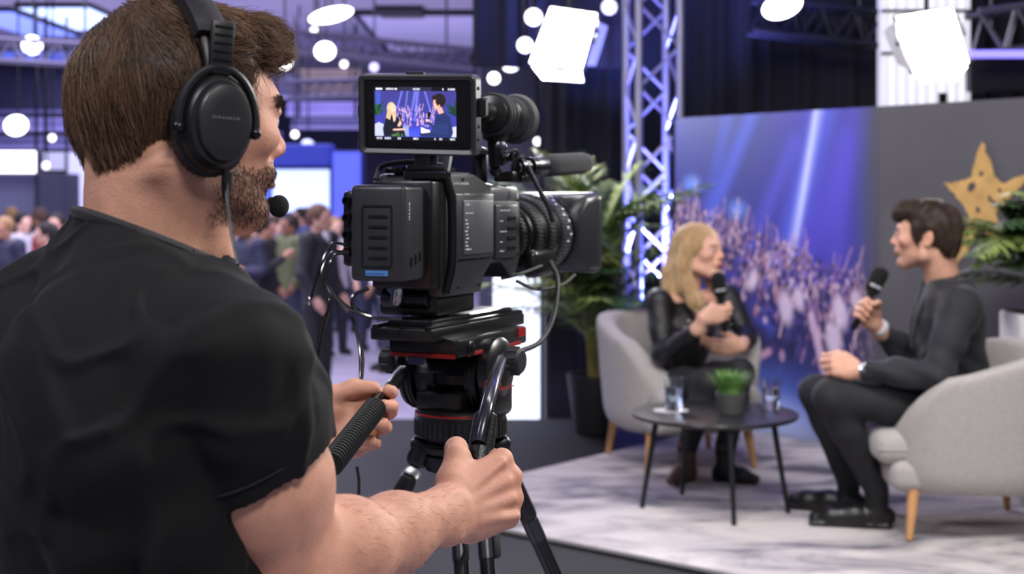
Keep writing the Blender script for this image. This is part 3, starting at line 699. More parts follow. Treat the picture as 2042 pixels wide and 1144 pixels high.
def build_rig():
    # battery
    b = MB().box((0, 0.035, 0), (0.098, 0.070, 0.150), 0.008, seg=3).build('battery', PLA, rig, True, local=True)
    fr = MB()
    for (c, s) in (((0, 0, .042), (.052, .003, .004)), ((0, 0, -.052), (.052, .003, .004)), ((-.026, 0, -.005), (.003, .003, .09)), ((.026, 0, -.005), (.003, .003, .09))): fr.box((c[0], -0.0005, c[2]), s, 0.001)
    fr.build('panel_frame', PLD, b, False, True)
    for i in range(5): MB().box((0.002, -0.001, 0.026 - i * 0.016), (0.034, 0.004, 0.005), 0.0015).build('rib', PLD, b, False, True)
    MB().box((0.0, -0.0006, -0.062), (0.040, 0.0020, 0.0085), 0.0004).build('label_strip', mat('blue_label', (70, 118, 178), 0.5), b, False, True)
    glyphs(11, 'label_print', (-0.018, -0.0018, -0.0645), V(1, 0, 0), V(0, 0, 1), 0.0046, mat('label_ink', (46, 80, 140), 0.5), b)
    m = MB()
    for i in range(3): m.box((0.0495, 0.02 + 0.014 * i, -0.045 + 0.004 * i), (0.002, 0.004, 0.016), 0.0008)
    m.build('contact_marks', MTD, b, False, True)['kind'] = 'stuff'
    glyphs(6, 'side_print', (0.0492, 0.018, 0.02), V(0, 0, 1), V(0, -1, 0), 0.008, MARK, b)
    # battery plate and rear connector column
    MB().box((0.006, 0.082, -0.004), (0.112, 0.030, 0.172), 0.005, seg=2).build('battery_plate', PLD, rig, True, local=True)
    m = MB().box((-0.064, 0.055, 0.006), (0.030, 0.060, 0.120), 0.007, seg=2); c = m.build('connector_block', PLD, rig, True, local=True)
    for i in range(4): MB().lathe((-0.066, 0.028, 0.05 - 0.027 * i), (0, -1, 0), [(0, .010), (.004, .010), (.006, .008), (.012, .0075), (.012, .005), (.006, .005)], 16).build('connector', MTD, c, True, local=True)
    # main body, profile extruded across
    prof = [(0.095, -0.105), (0.095, 0.084), (0.115, 0.094), (0.215, 0.094), (0.262, 0.080), (0.330, 0.074), (0.392, 0.062), (0.398, 0.045), (0.398, -0.050), (0.385, -0.075), (0.360, -0.088), (0.345, -0.075), (0.318, -0.058), (0.280, -0.058), (0.252, -0.078), (0.240, -0.105)]
    bm = bmesh.new(); W = 0.062
    va = [bm.verts.new((-W, p[0], p[1])) for p in prof]; vb = [bm.verts.new((W, p[0], p[1])) for p in prof]; n = len(prof)
    bm.faces.new(va); bm.faces.new(list(reversed(vb)))
    for i in range(n): bm.faces.new((va[(i + 1) % n], va[i], vb[i], vb[(i + 1) % n]))
    bmesh.ops.recalc_face_normals(bm, faces=bm.faces)
    bmesh.ops.bevel(bm, geom=list(bm.edges), offset=0.006, segments=2, affect='EDGES', profile=0.5)
    me = bpy.data.meshes.new('body'); bm.to_mesh(me); bm.free(); me.materials.append(PLA)
    body = bpy.data.objects.new('body', me); COL.objects.link(body); body.parent = rig
    me.polygons.foreach_set('use_smooth', np.ones(len(me.polygons), bool)); me.set_sharp_from_angle(angle=math.radians(35))
    MB().prism([(0.100, 0.082), (0.115, 0.096), (0.215, 0.096), (0.262, 0.082), (0.275, 0.062), (0.100, 0.062)], (0.060, 0, 0), V(0, 1, 0), V(-0.16, 0, 1), V(0.006, 0, 0)).build('upper_shell', mat('silver_shell', (98, 99, 102), 0.38, 0.45, bump=0.1, bscale=800), body, False, True)
    MB().box((0.055, 0.330, 0.060), (0.018, 0.110, 0.026), 0.006, seg=2).build('front_shell', mat('silver_shell', (98, 99, 102), 0.38, 0.45), body, True, True)
    # side panels on the right
    MB().box((0.063, 0.205, 0.008), (0.012, 0.140, 0.108), 0.004, seg=2).build('side_panel', PLA, body, True, True)
    MB().box((0.069, 0.212, 0.006), (0.006, 0.112, 0.090), 0.003, seg=2).build('side_door', mat('door_plastic', (62, 63, 68), 0.42, bump=0.15, bscale=900), body, True, True)
    MB().box((0.063, 0.330, -0.004), (0.010, 0.088, 0.094), 0.004, seg=2).build('front_panel', PLA, body, True, True)
    m = MB().tube(bez([(0.066, 0.105, 0.085), (0.072, 0.112, 0.045), (0.072, 0.112, -0.05), (0.064, 0.106, -0.098)], 8), 0.0075, 10); m.build('side_rail', MTD, body, True, True)
    for i in range(7):
        MB().lathe((0.066, 0.132, 0.048 - 0.0155 * i), (1, 0, 0), [(0, .0042), (.003, .0040), (.004, .003)], 12).build('button', RUB, body, True, True)
    for i in range(4): MB().box((0.069, 0.345 + 0.0 * i, 0.018 - 0.017 * i), (0.004, 0.030, 0.007), 0.001).build('switch', PLD, body, False, True)
    for (tx, f0, u0, h) in (('AUDIO SELECT', 0.298, 0.030, 0.0055), ('FRONT', 0.298, 0.012, 0.005), ('AUTO  MAN', 0.298, -0.006, 0.005), ('REAR', 0.298, -0.024, 0.005), ('INPUT', 0.298, -0.040, 0.006)):
        glyphs(len(tx), 'print', (0.0688, f0, u0), V(0, 1, 0), V(0, 0, 1), h, MARK, body)
    for (tx, f0, u0, h) in (('REC', 0.160, 0.040, 0.009), ('TIMECODE', 0.160, 0.027, 0.006), ('STATUS', 0.160, -0.032, 0.006), ('XDCAM', 0.162, 0.058, 0.0065)):
        glyphs(len(tx), 'print', (0.0725 if u0 < 0.05 else 0.0695, f0, u0), V(0, 1, 0), V(0, 0, 1), h, MARK, body)
    glyphs(9, 'badge', (0.0625, 0.135, 0.074), V(0, 1, 0), V(0, 0, 1), 0.010, MARK, body)
    m = MB()
    for i in range(9): m.box((0.0725, 0.163 + 0.002 * (i % 3), 0.018 - 0.006 * i), (0.0012, 0.006 + 0.003 * (i % 2), 0.002))
    m.build('print_marks', MARK, body, False, True)['kind'] = 'stuff'
    for (f0, u0) in ((0.128, 0.066), (0.385, 0.050), (0.385, -0.045), (0.29, 0.064), (0.155, -0.09), (0.228, -0.09), (0.17, 0.085)):
        MB().lathe((0.0615, f0, u0), (1, 0, 0), [(0, .0036), (.0022, .0032), (.0026, .001)], 10).build('screw', MTL, body, True, True)
    # top deck: cold shoe, cables, knobs
    MB().box((0.0, 0.150, 0.099), (0.080, 0.085, 0.010), 0.003).build('top_deck', PLD, body, False, True)
    for i in range(6): MB().lathe((-0.045 + 0.012 * i, 0.112 + 0.004 * (i % 2), 0.094), (0, 0, 1), [(0, .0055), (.008, .005), (.010, .003)], 12).build('knob', RUB, body, True, True)
    m = MB().tube(bez([(-0.055, 0.09, 0.085), (-0.05, 0.10, 0.105), (-0.02, 0.11, 0.112), (0.01, 0.12, 0.112), (0.035, 0.15, 0.108)], 8), 0.004, 8); m.build('deck_cable', RUB, body, True, True)
    # underside: audio block, shoulder arch, dangling plugs
    MB().box((0.0, 0.165, -0.118), (0.108, 0.135, 0.034), 0.006, seg=2).build('base_block', PLD, body, True, True)
    m = MB().cyl((-0.045, 0.100, -0.108), (0.040, 0.100, -0.108), 0.016, seg=18, bev=0.002).build('adapter_tube', PLD, body, True, True)
    MB().ball((-0.022, 0.088, -0.088), (0.011, 0.009, 0.013)).build('plug', mat('blue_plug', (52, 88, 140), 0.35), body, True, True)
    MB().lathe((-0.012, 0.080, -0.116), (0.2, 0, 1), [(0, .010), (.02, .011), (.03, .008)], 14).build('plug', CHR, body, True, True)
    # ---- lens
    LZ = -0.016; LC = lambda f: V(0.0, f, LZ)
    lens = MB().lathe(LC(0.392), (0, 1, 0), [(0, .048), (.010, .050), (.012, .044), (.030, .044), (.032, .052), (.050, .054), (.052, .050), (.062, .050), (.064, .057), (.085, .060), (.088, .054), (.096, .054), (.098, .063), (.13, .067), (.20, .069), (.245, .071), (.25, .066)], 40).build('lens', PLD, rig, True, True)
    def ring(f0, f1, r, nt, name, mt, tall=0.002):
        m = MB(); m.lathe(LC(f0), (0, 1, 0), [(0, r - .001), (.001, r), (f1 - f0 - .001, r), (f1 - f0, r - .001)], 48)
        for i in range(nt):
            t = 2 * math.pi * i / nt; c = LC((f0 + f1) / 2) + V(math.cos(t), 0, math.sin(t)) * (r + tall * 0.3)
            R = np.stack([V(math.cos(t), 0, math.sin(t)), V(0, 1, 0), V(-math.sin(t), 0, math.cos(t))], 1)
            m.box(c, (tall * 1.4, (f1 - f0) * 0.86, 2 * math.pi * r / nt * 0.55), 0, R)
        return m.build(name, mt, lens, True, True)
    ring(0.425, 0.440, 0.0550, 44, 'iris_ring', RUB); ring(0.468, 0.492, 0.0645, 56, 'zoom_ring', RUB)
    ring(0.515, 0.540, 0.0700, 60, 'macro_ring', RUB); ring(0.572, 0.612, 0.0725, 64, 'focus_ring', mat('grey_ring', (74, 75, 78), 0.35, 0.4)); ring(0.618, 0.630, 0.0735, 40, 'front_ring', MTD)
    for i in range(14):
        t = math.radians(-10 + 10 * i); c = LC(0.590 + 0.012 * (i % 2)) + V(math.cos(t), 0, math.sin(t)) * 0.0745
        R = np.stack([V(math.cos(t), 0, math.sin(t)), V(0, 1, 0), V(-math.sin(t), 0, math.cos(t))], 1)
        MB().box(c, (0.0008, 0.009, 0.004), 0, R).build('scale_mark', MARK, lens, False, True)
    MB().box((0.058, 0.49, LZ - 0.050), (0.030, 0.10, 0.052), 0.012, seg=3).build('servo_grip', PLD, lens, True, True)
    MB().lathe((0.0, 0.635, LZ), (0, 1, 0), [(0, .06), (.004, .062), (.004, .03)], 32).build('front_glass', mat('lens_glass', (10, 12, 18), 0.05, coat=1.0), lens, True, True)
    # rectangular lens hood, flaring, open in front
    bm = bmesh.new(); rr = []
    def rect(f, w, h, c, inset=0):
        pts = []
        for (sx, sz) in ((1, 1), (-1, 1), (-1, -1), (1, -1)):
            for q in range(5):
                a = {(1, 1): 0, (-1, 1): 90, (-1, -1): 180, (1, -1): 270}[(sx, sz)] + q * 22.5; a = math.radians(a)
                pts.append(bm.verts.new((sx * (w - c) + math.cos(a) * c, f, LZ + sz * (h - c) + math.sin(a) * c)))
        return pts
    L = [rect(0.630, .058, .058, .055), rect(0.640, .076, .072, .045), rect(0.662, .086, .076, .020), rect(0.716, .092, .080, .016), rect(0.722, .090, .078, .016), rect(0.716, .087, .074, .014), rect(0.655, .070, .062, .03)]
    for A, B in zip(L[:-1], L[1:]):
        for i in range(20): bm.faces.new((A[i], A[(i + 1) % 20], B[(i + 1) % 20], B[i]))
    bmesh.ops.recalc_face_normals(bm, faces=bm.faces); me = bpy.data.meshes.new('lens_hood'); bm.to_mesh(me); bm.free(); me.materials.append(mat('hood_plastic', (34, 35, 38), 0.35))
    ho = bpy.data.objects.new('lens_hood', me); COL.objects.link(ho); ho.parent = lens
    me.polygons.foreach_set('use_smooth', np.ones(len(me.polygons), bool)); me.set_sharp_from_angle(angle=math.radians(30))
    # ---- carrying handle
    path = bez([(0.030, 0.158, 0.092), (0.026, 0.176, 0.118), (0.018, 0.194, 0.138), (0.012, 0.225, 0.143), (0.010, 0.300, 0.138), (0.010, 0.350, 0.134)], 7)
    h = MB().tube(path, 0.0125, 10, 0.72).build('carry_handle', mat('handle_metal', (86, 88, 92), 0.30, 0.75), rig, True, True)
    MB().box((0.010, 0.275, 0.134), (0.024, 0.095, 0.014), 0.005, seg=2).build('handle_grip', RUB, h, True, True)
    MB().box((0.008, 0.345, 0.103), (0.022, 0.026, 0.070), 0.006, seg=2).build('handle_post', PLD, h, True, True)
    # ---- microphone holder and shotgun microphone
    mic = empty('shotgun_microphone', (0, 0, 0)); mic.parent = rig
    a = rl(at(1030, 334, 2.50)); bq = rl(at(1174, 324, 2.66)); ax = nrm(bq - a); Lm = np.linalg.norm(bq - a)
    MB().lathe(a, ax, [(0, .010), (.002, .0115), (.045, .0115), (.047, .017), (.075, .018), (.078, .0165), (.082, .0165)], 20).build('barrel', MTL, mic, True, True)
    MB().lathe(a + ax * 0.074, ax, [(0, .0165), (.004, .0195), (.03, .0205), (Lm - .095, .0195), (Lm - .08, .0165), (Lm - .074, .010), (Lm - .072, .003)], 24).build('foam_windshield', mat('foam', (22, 22, 24), 0.95, bump=0.8, bscale=500, sheen=0.2), mic, True, True)
    m = MB()
    for t in (0.004, 0.036): m.lathe(a + ax * t, ax, [(0, .013), (0, .0165), (.010, .0165), (.010, .013)], 20)
    m.box(a + ax * 0.022 + V(0, 0, -0.020), (0.018, 0.040, 0.014), 0.003); m.box(a + ax * 0.015 + V(-0.012, 0, 0.016), (0.03, 0.026, 0.012), 0.004)
    m.build('shock_mount', PLD, mic, True, True)
    MB().box(rl(at(1012, 352, 2.50)), (0.040, 0.036, 0.020), 0.005, seg=2).build('mount_clamp', PLD, mic, True, True)
    for (q, r) in (((988, 340), .011), ((1004, 318), .009), ((1022, 312), .008)): MB().ball(rl(at(q[0], q[1], 2.47)), r, None, 12, 8).build('clamp_knob', PLD, mic, True, True)
    # ---- viewfinder arm and eyepiece beside the monitor
    vf = empty('viewfinder', (0, 0, 0)); vf.parent = rig
    p0 = rl(at(958, 222, 2.36)); p1 = rl(at(1040, 240, 2.56)); ax = nrm(p1 - p0)
    MB().lathe(p0, ax, [(0, .012), (.012, .012), (.014, .017), (.030, .018), (.032, .015), (.040, .015), (.044, .030), (.080, .034), (.10, .034), (.104, .029), (.115, .029), (.118, .034), (.150, .036), (.160, .030)], 28).build('tube', PLD, vf, True, True)
    for t in (0.052, 0.066, 0.084, 0.122, 0.136): MB().lathe(p0 + ax * t, ax, [(0, .034), (.003, .037), (.007, .037), (.010, .034)], 28).build('grip_ring', RUB, vf, True, True)
    MB().lathe(p0 + ax * 0.158, ax, [(0, .030), (.006, .041), (.020, .045), (.024, .040), (.014, .030)], 28).build('eyecup', mat('eyecup_rubber', (52, 52, 54), 0.7), vf, True, True)
    q = rl(at(988, 262, 2.45)); MB().box(q, (0.036, 0.040, 0.034), 0.008, seg=2).build('pivot_block', PLD, vf, True, True)
    MB().cyl(rl(at(985, 262, 2.45)), rl(at(990, 330, 2.46)), 0.013, seg=14).build('pivot_post', MTD, vf, True, True)
    MB().tube(bez([rl(at(970, 240, 2.42)), rl(at(1000, 300, 2.44)), rl(at(1030, 300, 2.46)), rl(at(1024, 334, 2.48))], 8), 0.003, 6).build('viewfinder_cable', RUB, vf, True, True)
    MB().lathe(rl(at(1000, 293, 2.42)), (0.3, -1, 0), [(0, .010), (.006, .010), (.008, .006)], 14).build('pivot_knob', MTL, vf, True, True)
    # ---- cables on the lens and down to the head
    cab = [[(1052, 330, 2.50), (1072, 372, 2.50), (1092, 410, 2.52), (1102, 440, 2.60)], [(1098, 522, 2.60), (1112, 560, 2.55), (1104, 630, 2.50), (1078, 680, 2.45), (1034, 702, 2.36)],
           [(1030, 560, 2.52), (1070, 576, 2.55), (1120, 568, 2.60), (1146, 548, 2.66)], [(1000, 555, 2.50), (1040, 545, 2.52), (1080, 530, 2.58)]]
    for i, c in enumerate(cab): MB().tube(bez([rl(at(*q)) for q in c], 10), 0.0045 if i < 2 else 0.0032, 8).build('cable', RUB, rig, True, True)
    cab = [[(690, 488, 2.16), (662, 486, 2.12), (642, 520, 2.10), (630, 560, 2.10), (620, 596, 2.10)], [(692, 502, 2.16), (660, 505, 2.12), (640, 545, 2.10), (652, 592, 2.10), (658, 610, 2.10), (640, 650, 2.10), (634, 720, 2.10)],
           [(694, 504, 2.15), (664, 512, 2.10), (648, 560, 2.09), (660, 600, 2.09), (648, 650, 2.09), (636, 712, 2.09)], [(648, 565, 2.12), (690, 610, 2.16), (740, 632, 2.2), (800, 636, 2.22)],
           [(735, 575, 2.18), (706, 588, 2.17), (704, 612, 2.17), (730, 626, 2.2)], [(698, 620, 2.2), (716, 690, 2.17), (718, 760, 2.15), (714, 800, 2.12)], [(700, 622, 2.2), (722, 700, 2.17), (722, 750, 2.15), (713, 820, 2.12)]]
    for i, c in enumerate(cab): MB().tube(bez([rl(at(*q)) for q in c], 10), 0.0030 if i in (3, 4) else 0.0022, 7).build('cable', mat('glossy_cable', (20, 20, 22), 0.2, coat=0.5), rig, True, True)
    MB().tube(bez([rl(at(712, 930, 1.95)), rl(at(716, 965, 1.95)), rl(at(713, 1025, 1.95))], 8), 0.0022, 7).build('cable', RUB, rig, True, True)
    MB().ball(rl(at(617, 600, 2.10)), (0.003, 0.003, 0.007), None, 10, 8).build('cable_tip', CHR, rig, True, True)
    # ---- monitor
    MC = at(836, 228, 2.26); my = math.radians(-17); MR = rotz(my); tilt = math.radians(6)
    ct, st_ = math.cos(tilt), math.sin(tilt); MR = MR @ np.array([[1, 0, 0], [0, ct, -st_], [0, st_, ct]]) @ np.array([[math.cos(.03), 0, math.sin(.03)], [0, 1, 0], [-math.sin(.03), 0, math.cos(.03)]])
    mon = bpy.data.objects.new('monitor', None); COL.objects.link(mon); mon.parent = rig; mon.empty_display_size = 0.05
    M4 = Matrix.Identity(4)
    for i in range(3):
        for j in range(3): M4[i][j] = (rotz(RYAW) @ MR)[i, j]
        M4[i][3] = rl(MC)[i]
    mon.matrix_basis = M4
    w, h, d = 0.198, 0.128, 0.030
    bm = bmesh.new()
    def rr_(y, ww, hh, c):
        pts = []
        for (sx, sz, a0) in ((1, 1, 0), (-1, 1, 90), (-1, -1, 180), (1, -1, 270)):
            for q in range(5): a = math.radians(a0 + q * 22.5); pts.append(bm.verts.new((sx * (ww - c) + math.cos(a) * c, y, sz * (hh - c) + math.sin(a) * c)))
        return pts
    L = [rr_(-.004, w/2-.010, h/2-.010, .004), rr_(-.011, w/2-.009, h/2-.009, .005), rr_(-.014, w/2-.003, h/2-.003, .008), rr_(-.012, w/2, h/2, .010), rr_(d - .017, w/2, h/2, .010), rr_(d - .012, w/2-.004, h/2-.004, .008)]
    bm.faces.new(L[0]); bm.faces.new(L[-1])
    for A, B in zip(L[:-1], L[1:]):
        for i in range(20): bm.faces.new((A[i], A[(i + 1) % 20], B[(i + 1) % 20], B[i]))
    bmesh.ops.recalc_face_normals(bm, faces=bm.faces); me = bpy.data.meshes.new('housing'); bm.to_mesh(me); bm.free(); me.materials.append(PLA)
    o = bpy.data.objects.new('housing', me); COL.objects.link(o); o.parent = mon
    me.polygons.foreach_set('use_smooth', np.ones(len(me.polygons), bool)); me.set_sharp_from_angle(angle=math.radians(30))
    MB().box((0, -0.0050, 0), (w - .021, .002, h - .021), 0.0005).build('front_glass', mat('screen_glass', (6, 6, 8), 0.12, spec=0.4), mon, False, True)
    img, nx, ny = paint_monitor(); sw, sh = 0.138, 0.085; sx0, sz0 = -0.0045, 0.001
    gx, gz = np.meshgrid(np.linspace(-sw/2, sw/2, nx) + sx0, np.linspace(sh/2, -sh/2, ny) + sz0); v = np.stack([gx.ravel(), np.full(gx.size, -0.0064), gz.ravel()], 1)
    q = np.arange(nx * ny).reshape(ny, nx); f = np.stack([q[:-1, :-1], q[1:, :-1], q[1:, 1:], q[:-1, 1:]], -1).reshape(-1, 4)
    mesh_obj('screen', v, f, mat('screen_picture', (0, 0, 0), 0.4, attr=True, emit='attr', estr=0.95), mon, False, True, cols=img.reshape(-1, 3))
    for (x, z, r) in ((0.0, 0.0475, .003), (0.0, -0.0465, .0034), (-0.079, 0.002, .0036), (0.079, -0.004, .003)):
        MB().lathe((x, -0.0058, z), (0, -1, 0), [(0, r), (.0012, r * .9), (.0014, r * .5)], 14).build('button', MTD, mon, True, True)
    for i in range(5): MB().lathe((w/2 - .001, 0.002 + .001 * (i % 2), 0.042 - 0.020 * i), (1, 0, 0), [(0, .0035), (.002, .003), (.0022, .001)], 10).build('side_screw', MTD, mon, True, True)
    MB().box((-w/2 - .001, 0.0, 0.004), (.006, .014, .022), .002).build('side_latch', PLD, mon, False, True)
    MB().box((-0.005, 0.0, h/2 + .001), (.03, .012, .004), .001).build('top_rail', PLD, mon, False, True)
    MB().box((w/2 + .006, 0.004, 0.012), (.014, .018, .030), .003).build('arm_bracket', PLD, mon, False, True)
    m = MB().box(rl(at(848, 322, 2.27)), (0.030, 0.030, 0.030), 0.004); m.box(rl(at(848, 336, 2.27)), (0.05, 0.042, 0.010), 0.003); m.box(rl(at(852, 350, 2.27)), (0.062, 0.05, 0.014), 0.003)
    m.build('monitor_mount', MTD, rig, False, True)

# ---- picture on the monitor (a flat screen): painted with shapes
class Canvas:
    def __init__(s, nx, ny): s.nx, s.ny = nx, ny; s.u, s.v = np.meshgrid(np.linspace(0, 1, nx), np.linspace(0, 1, ny)); s.a = np.zeros((ny, nx, 3))
    def win(s, x0, x1, y0, y1):
        i0, i1 = max(0, int(x0 * s.nx) - 2), min(s.nx, int(x1 * s.nx) + 3); j0, j1 = max(0, int(y0 * s.ny) - 2), min(s.ny, int(y1 * s.ny) + 3)
        return (slice(j0, max(j0, j1)), slice(i0, max(i0, i1)))
    def mixc(s, m, rgb, w=None):
        w = w or (slice(None), slice(None)); m = np.clip(m, 0, 1)[..., None]; s.a[w] = s.a[w] * (1 - m) + np.array(srgb(rgb)[:3]) * m
    def ell(s, cx, cy, rx, ry, rgb, rot=0, soft=0.1, op=1.0):
        R = max(rx, ry) * (1 + soft) * 1.05; w = s.win(cx - R, cx + R, cy - R, cy + R)
        c, n = math.cos(rot), math.sin(rot); x = s.u[w] - cx; y = s.v[w] - cy; d = np.sqrt(((x * c + y * n) / rx) ** 2 + ((-x * n + y * c) / ry) ** 2); s.mixc(sstep(1 + soft, 1 - soft, d) * op, rgb, w)
    def poly(s, pts, rgb, op=1.0):
        ins = np.zeros(s.u.shape, bool); n = len(pts)
        for i in range(n):
            x0, y0 = pts[i]; x1, y1 = pts[(i + 1) % n]
            if y0 == y1: continue
            ins ^= ((y0 > s.v) != (y1 > s.v)) & (s.u < (x1 - x0) * (s.v - y0) / (y1 - y0) + x0)
        s.mixc(ins * op, rgb)
    def line(s, x0, y0, x1, y1, w_, rgb, op=1.0, soft=0.5):
        R = w_ * (1 + soft); w = s.win(min(x0, x1) - R, max(x0, x1) + R, min(y0, y1) - R, max(y0, y1) + R); U, Vv = s.u[w], s.v[w]
        dx, dy = x1 - x0, y1 - y0; t = np.clip(((U - x0) * dx + (Vv - y0) * dy) / (dx * dx + dy * dy + 1e-9), 0, 1); d = np.hypot(U - x0 - t * dx, Vv - y0 - t * dy); s.mixc(sstep(w_ * (1 + soft), w_ * (1 - soft), d) * op, rgb, w)
def paint_monitor():
    C = Canvas(300, 186); r = random.Random(4)
    C.a[:] = srgb((58, 56, 128))[:3]; C.mixc(sstep(0.2, 1.0, C.v) * 0.6, (50, 60, 190))
    for (x0, x1, w) in ((0.50, 0.44, .012), (0.53, 0.50, .018), (0.62, 0.72, .01), (0.34, 0.24, .01), (0.41, 0.36, .008)): C.line(x0, 0.08, x1, 0.62, w, (120, 130, 235), 0.6, 0.9)
    for i in range(110):
        x = r.uniform(.25, .75); y = r.uniform(.40, .74); C.ell(x, y, .010, .018, r.choice([(150, 120, 200), (200, 170, 210), (60, 50, 120), (40, 36, 90), (190, 150, 170)]), 0, .4, .7)
        if r.random() < .5: C.line(x, y, x + r.uniform(-.02, .02), y - r.uniform(.05, .13), .004, (205, 170, 205), .7)
    C.ell(.5, .97, .18, .16, (70, 90, 235), 0, .8, .8)
    for cx in (0.02, 0.98):
        for i in range(26): a = r.uniform(-1.4, 1.4); L = r.uniform(.12, .28); C.line(cx, .52, cx + math.sin(a) * L * .5, .50 - math.cos(a) * L, .009, r.choice([(22, 62, 38), (34, 84, 48), (18, 44, 34)]))
    C.line(0.045, .1, .045, .3, .03, (70, 90, 200), .6)
    C.poly([(0, .70), (.05, .66), (.11, .70), (.13, .92), (0, .92)], (178, 184, 205)); C.poly([(.34, .72), (.42, .74), (.42, .92), (.34, .92)], (150, 165, 200), .8)
    C.poly([(.80, .92), (.84, .82), (.92, .75), (1, .72), (1, .92)], (190, 194, 212))
    # the two people in the picture
    C.poly([(.14, .58), (.18, .52), (.27, .52), (.31, .62), (.36, .78), (.38, .92), (.11, .92), (.10, .78)], (22, 22, 36))
    C.ell(.205, .40, .052, .115, (206, 180, 132)); C.poly([(.16, .42), (.14, .58), (.19, .62), (.22, .44)], (196, 168, 120)); C.poly([(.235, .42), (.25, .60), (.27, .57), (.262, .42)], (188, 158, 112))
    C.ell(.232, .40, .034, .075, (232, 190, 172)); C.ell(.245, .385, .006, .008, (80, 60, 60)); C.poly([(.215, .50), (.25, .50), (.26, .62), (.235, .66)], (226, 180, 160))
    C.line(.30, .72, .335, .61, .018, (226, 184, 164)); C.line(.318, .56, .335, .66, .010, (12, 12, 16)); C.ell(.315, .54, .015, .028, (12, 12, 16)); C.line(.24, .80, .36, .79, .016, (226, 184, 164))
    C.poly([(.78, .46), (.86, .46), (.93, .56), (.96, .84), (.94, .92), (.56, .92), (.55, .84), (.72, .80), (.74, .58)], (34, 46, 92)); C.poly([(.72, .70), (.70, .86), (.90, .88), (.90, .66)], (40, 54, 104), .8)
    C.ell(.795, .24, .078, .125, (30, 22, 20)); C.ell(.765, .30, .044, .105, (214, 170, 152)); C.poly([(.72, .31), (.735, .27), (.745, .33)], (214, 170, 152)); C.poly([(.755, .38), (.82, .36), (.85, .47), (.79, .50)], (206, 160, 140)); C.ell(.81, .26, .060, .100, (34, 25, 22)); C.ell(.75, .19, .045, .045, (36, 27, 24)); C.ell(.795, .34, .010, .022, (205, 150, 134)); C.ell(.742, .285, .006, .007, (60, 40, 40))
    C.line(.665, .54, .64, .66, .013, (14, 14, 18)); C.ell(.672, .50, .024, .045, (14, 14, 18)); C.ell(.655, .63, .024, .036, (222, 178, 160)); C.line(.66, .66, .73, .74, .022, (36, 48, 96)); C.poly([(.57, .74), (.63, .78), (.68, .80), (.68, .84), (.57, .86)], (226, 226, 238))
    for i in range(50): C.ell(.27 + r.gauss(0, .035), .92 + r.gauss(0, .03), .006, .02, r.choice([(60, 96, 50), (40, 70, 40), (90, 120, 70)]), r.uniform(-.5, .5))
    # status bars with small figures
    C.mixc((C.v < .075) * 1.0, (10, 10, 20)); C.mixc((C.v > .925) * 1.0, (10, 10, 20)); C.mixc((C.v < .075) * (C.u > .3) * (C.u < .7) * .4, (60, 60, 90))
    for (x0, x1, y, n) in ((.015, .10, .038, 9), (.015, .10, .038, 7), (.14, .28, .038, 9), (.47, .56, .038, 8), (.83, .85, .038, 1), (.90, .985, .038, 7), (.02, .09, .962, 6), (.12, .20, .962, 7), (.28, .32, .962, 3), (.47, .54, .962, 6), (.73, .75, .962, 2), (.79, .83, .962, 4), (.92, .985, .962, 5)):
        for i in range(n):
            x = x0 + (x1 - x0) * (i + .5) / n; C.mixc((np.abs(C.u - x) < (x1 - x0) / n * .36) * (np.abs(C.v - y) < .018) * r.uniform(.45, .95), (230, 232, 245))
    return C.a, C.nx, C.ny
build_rig()

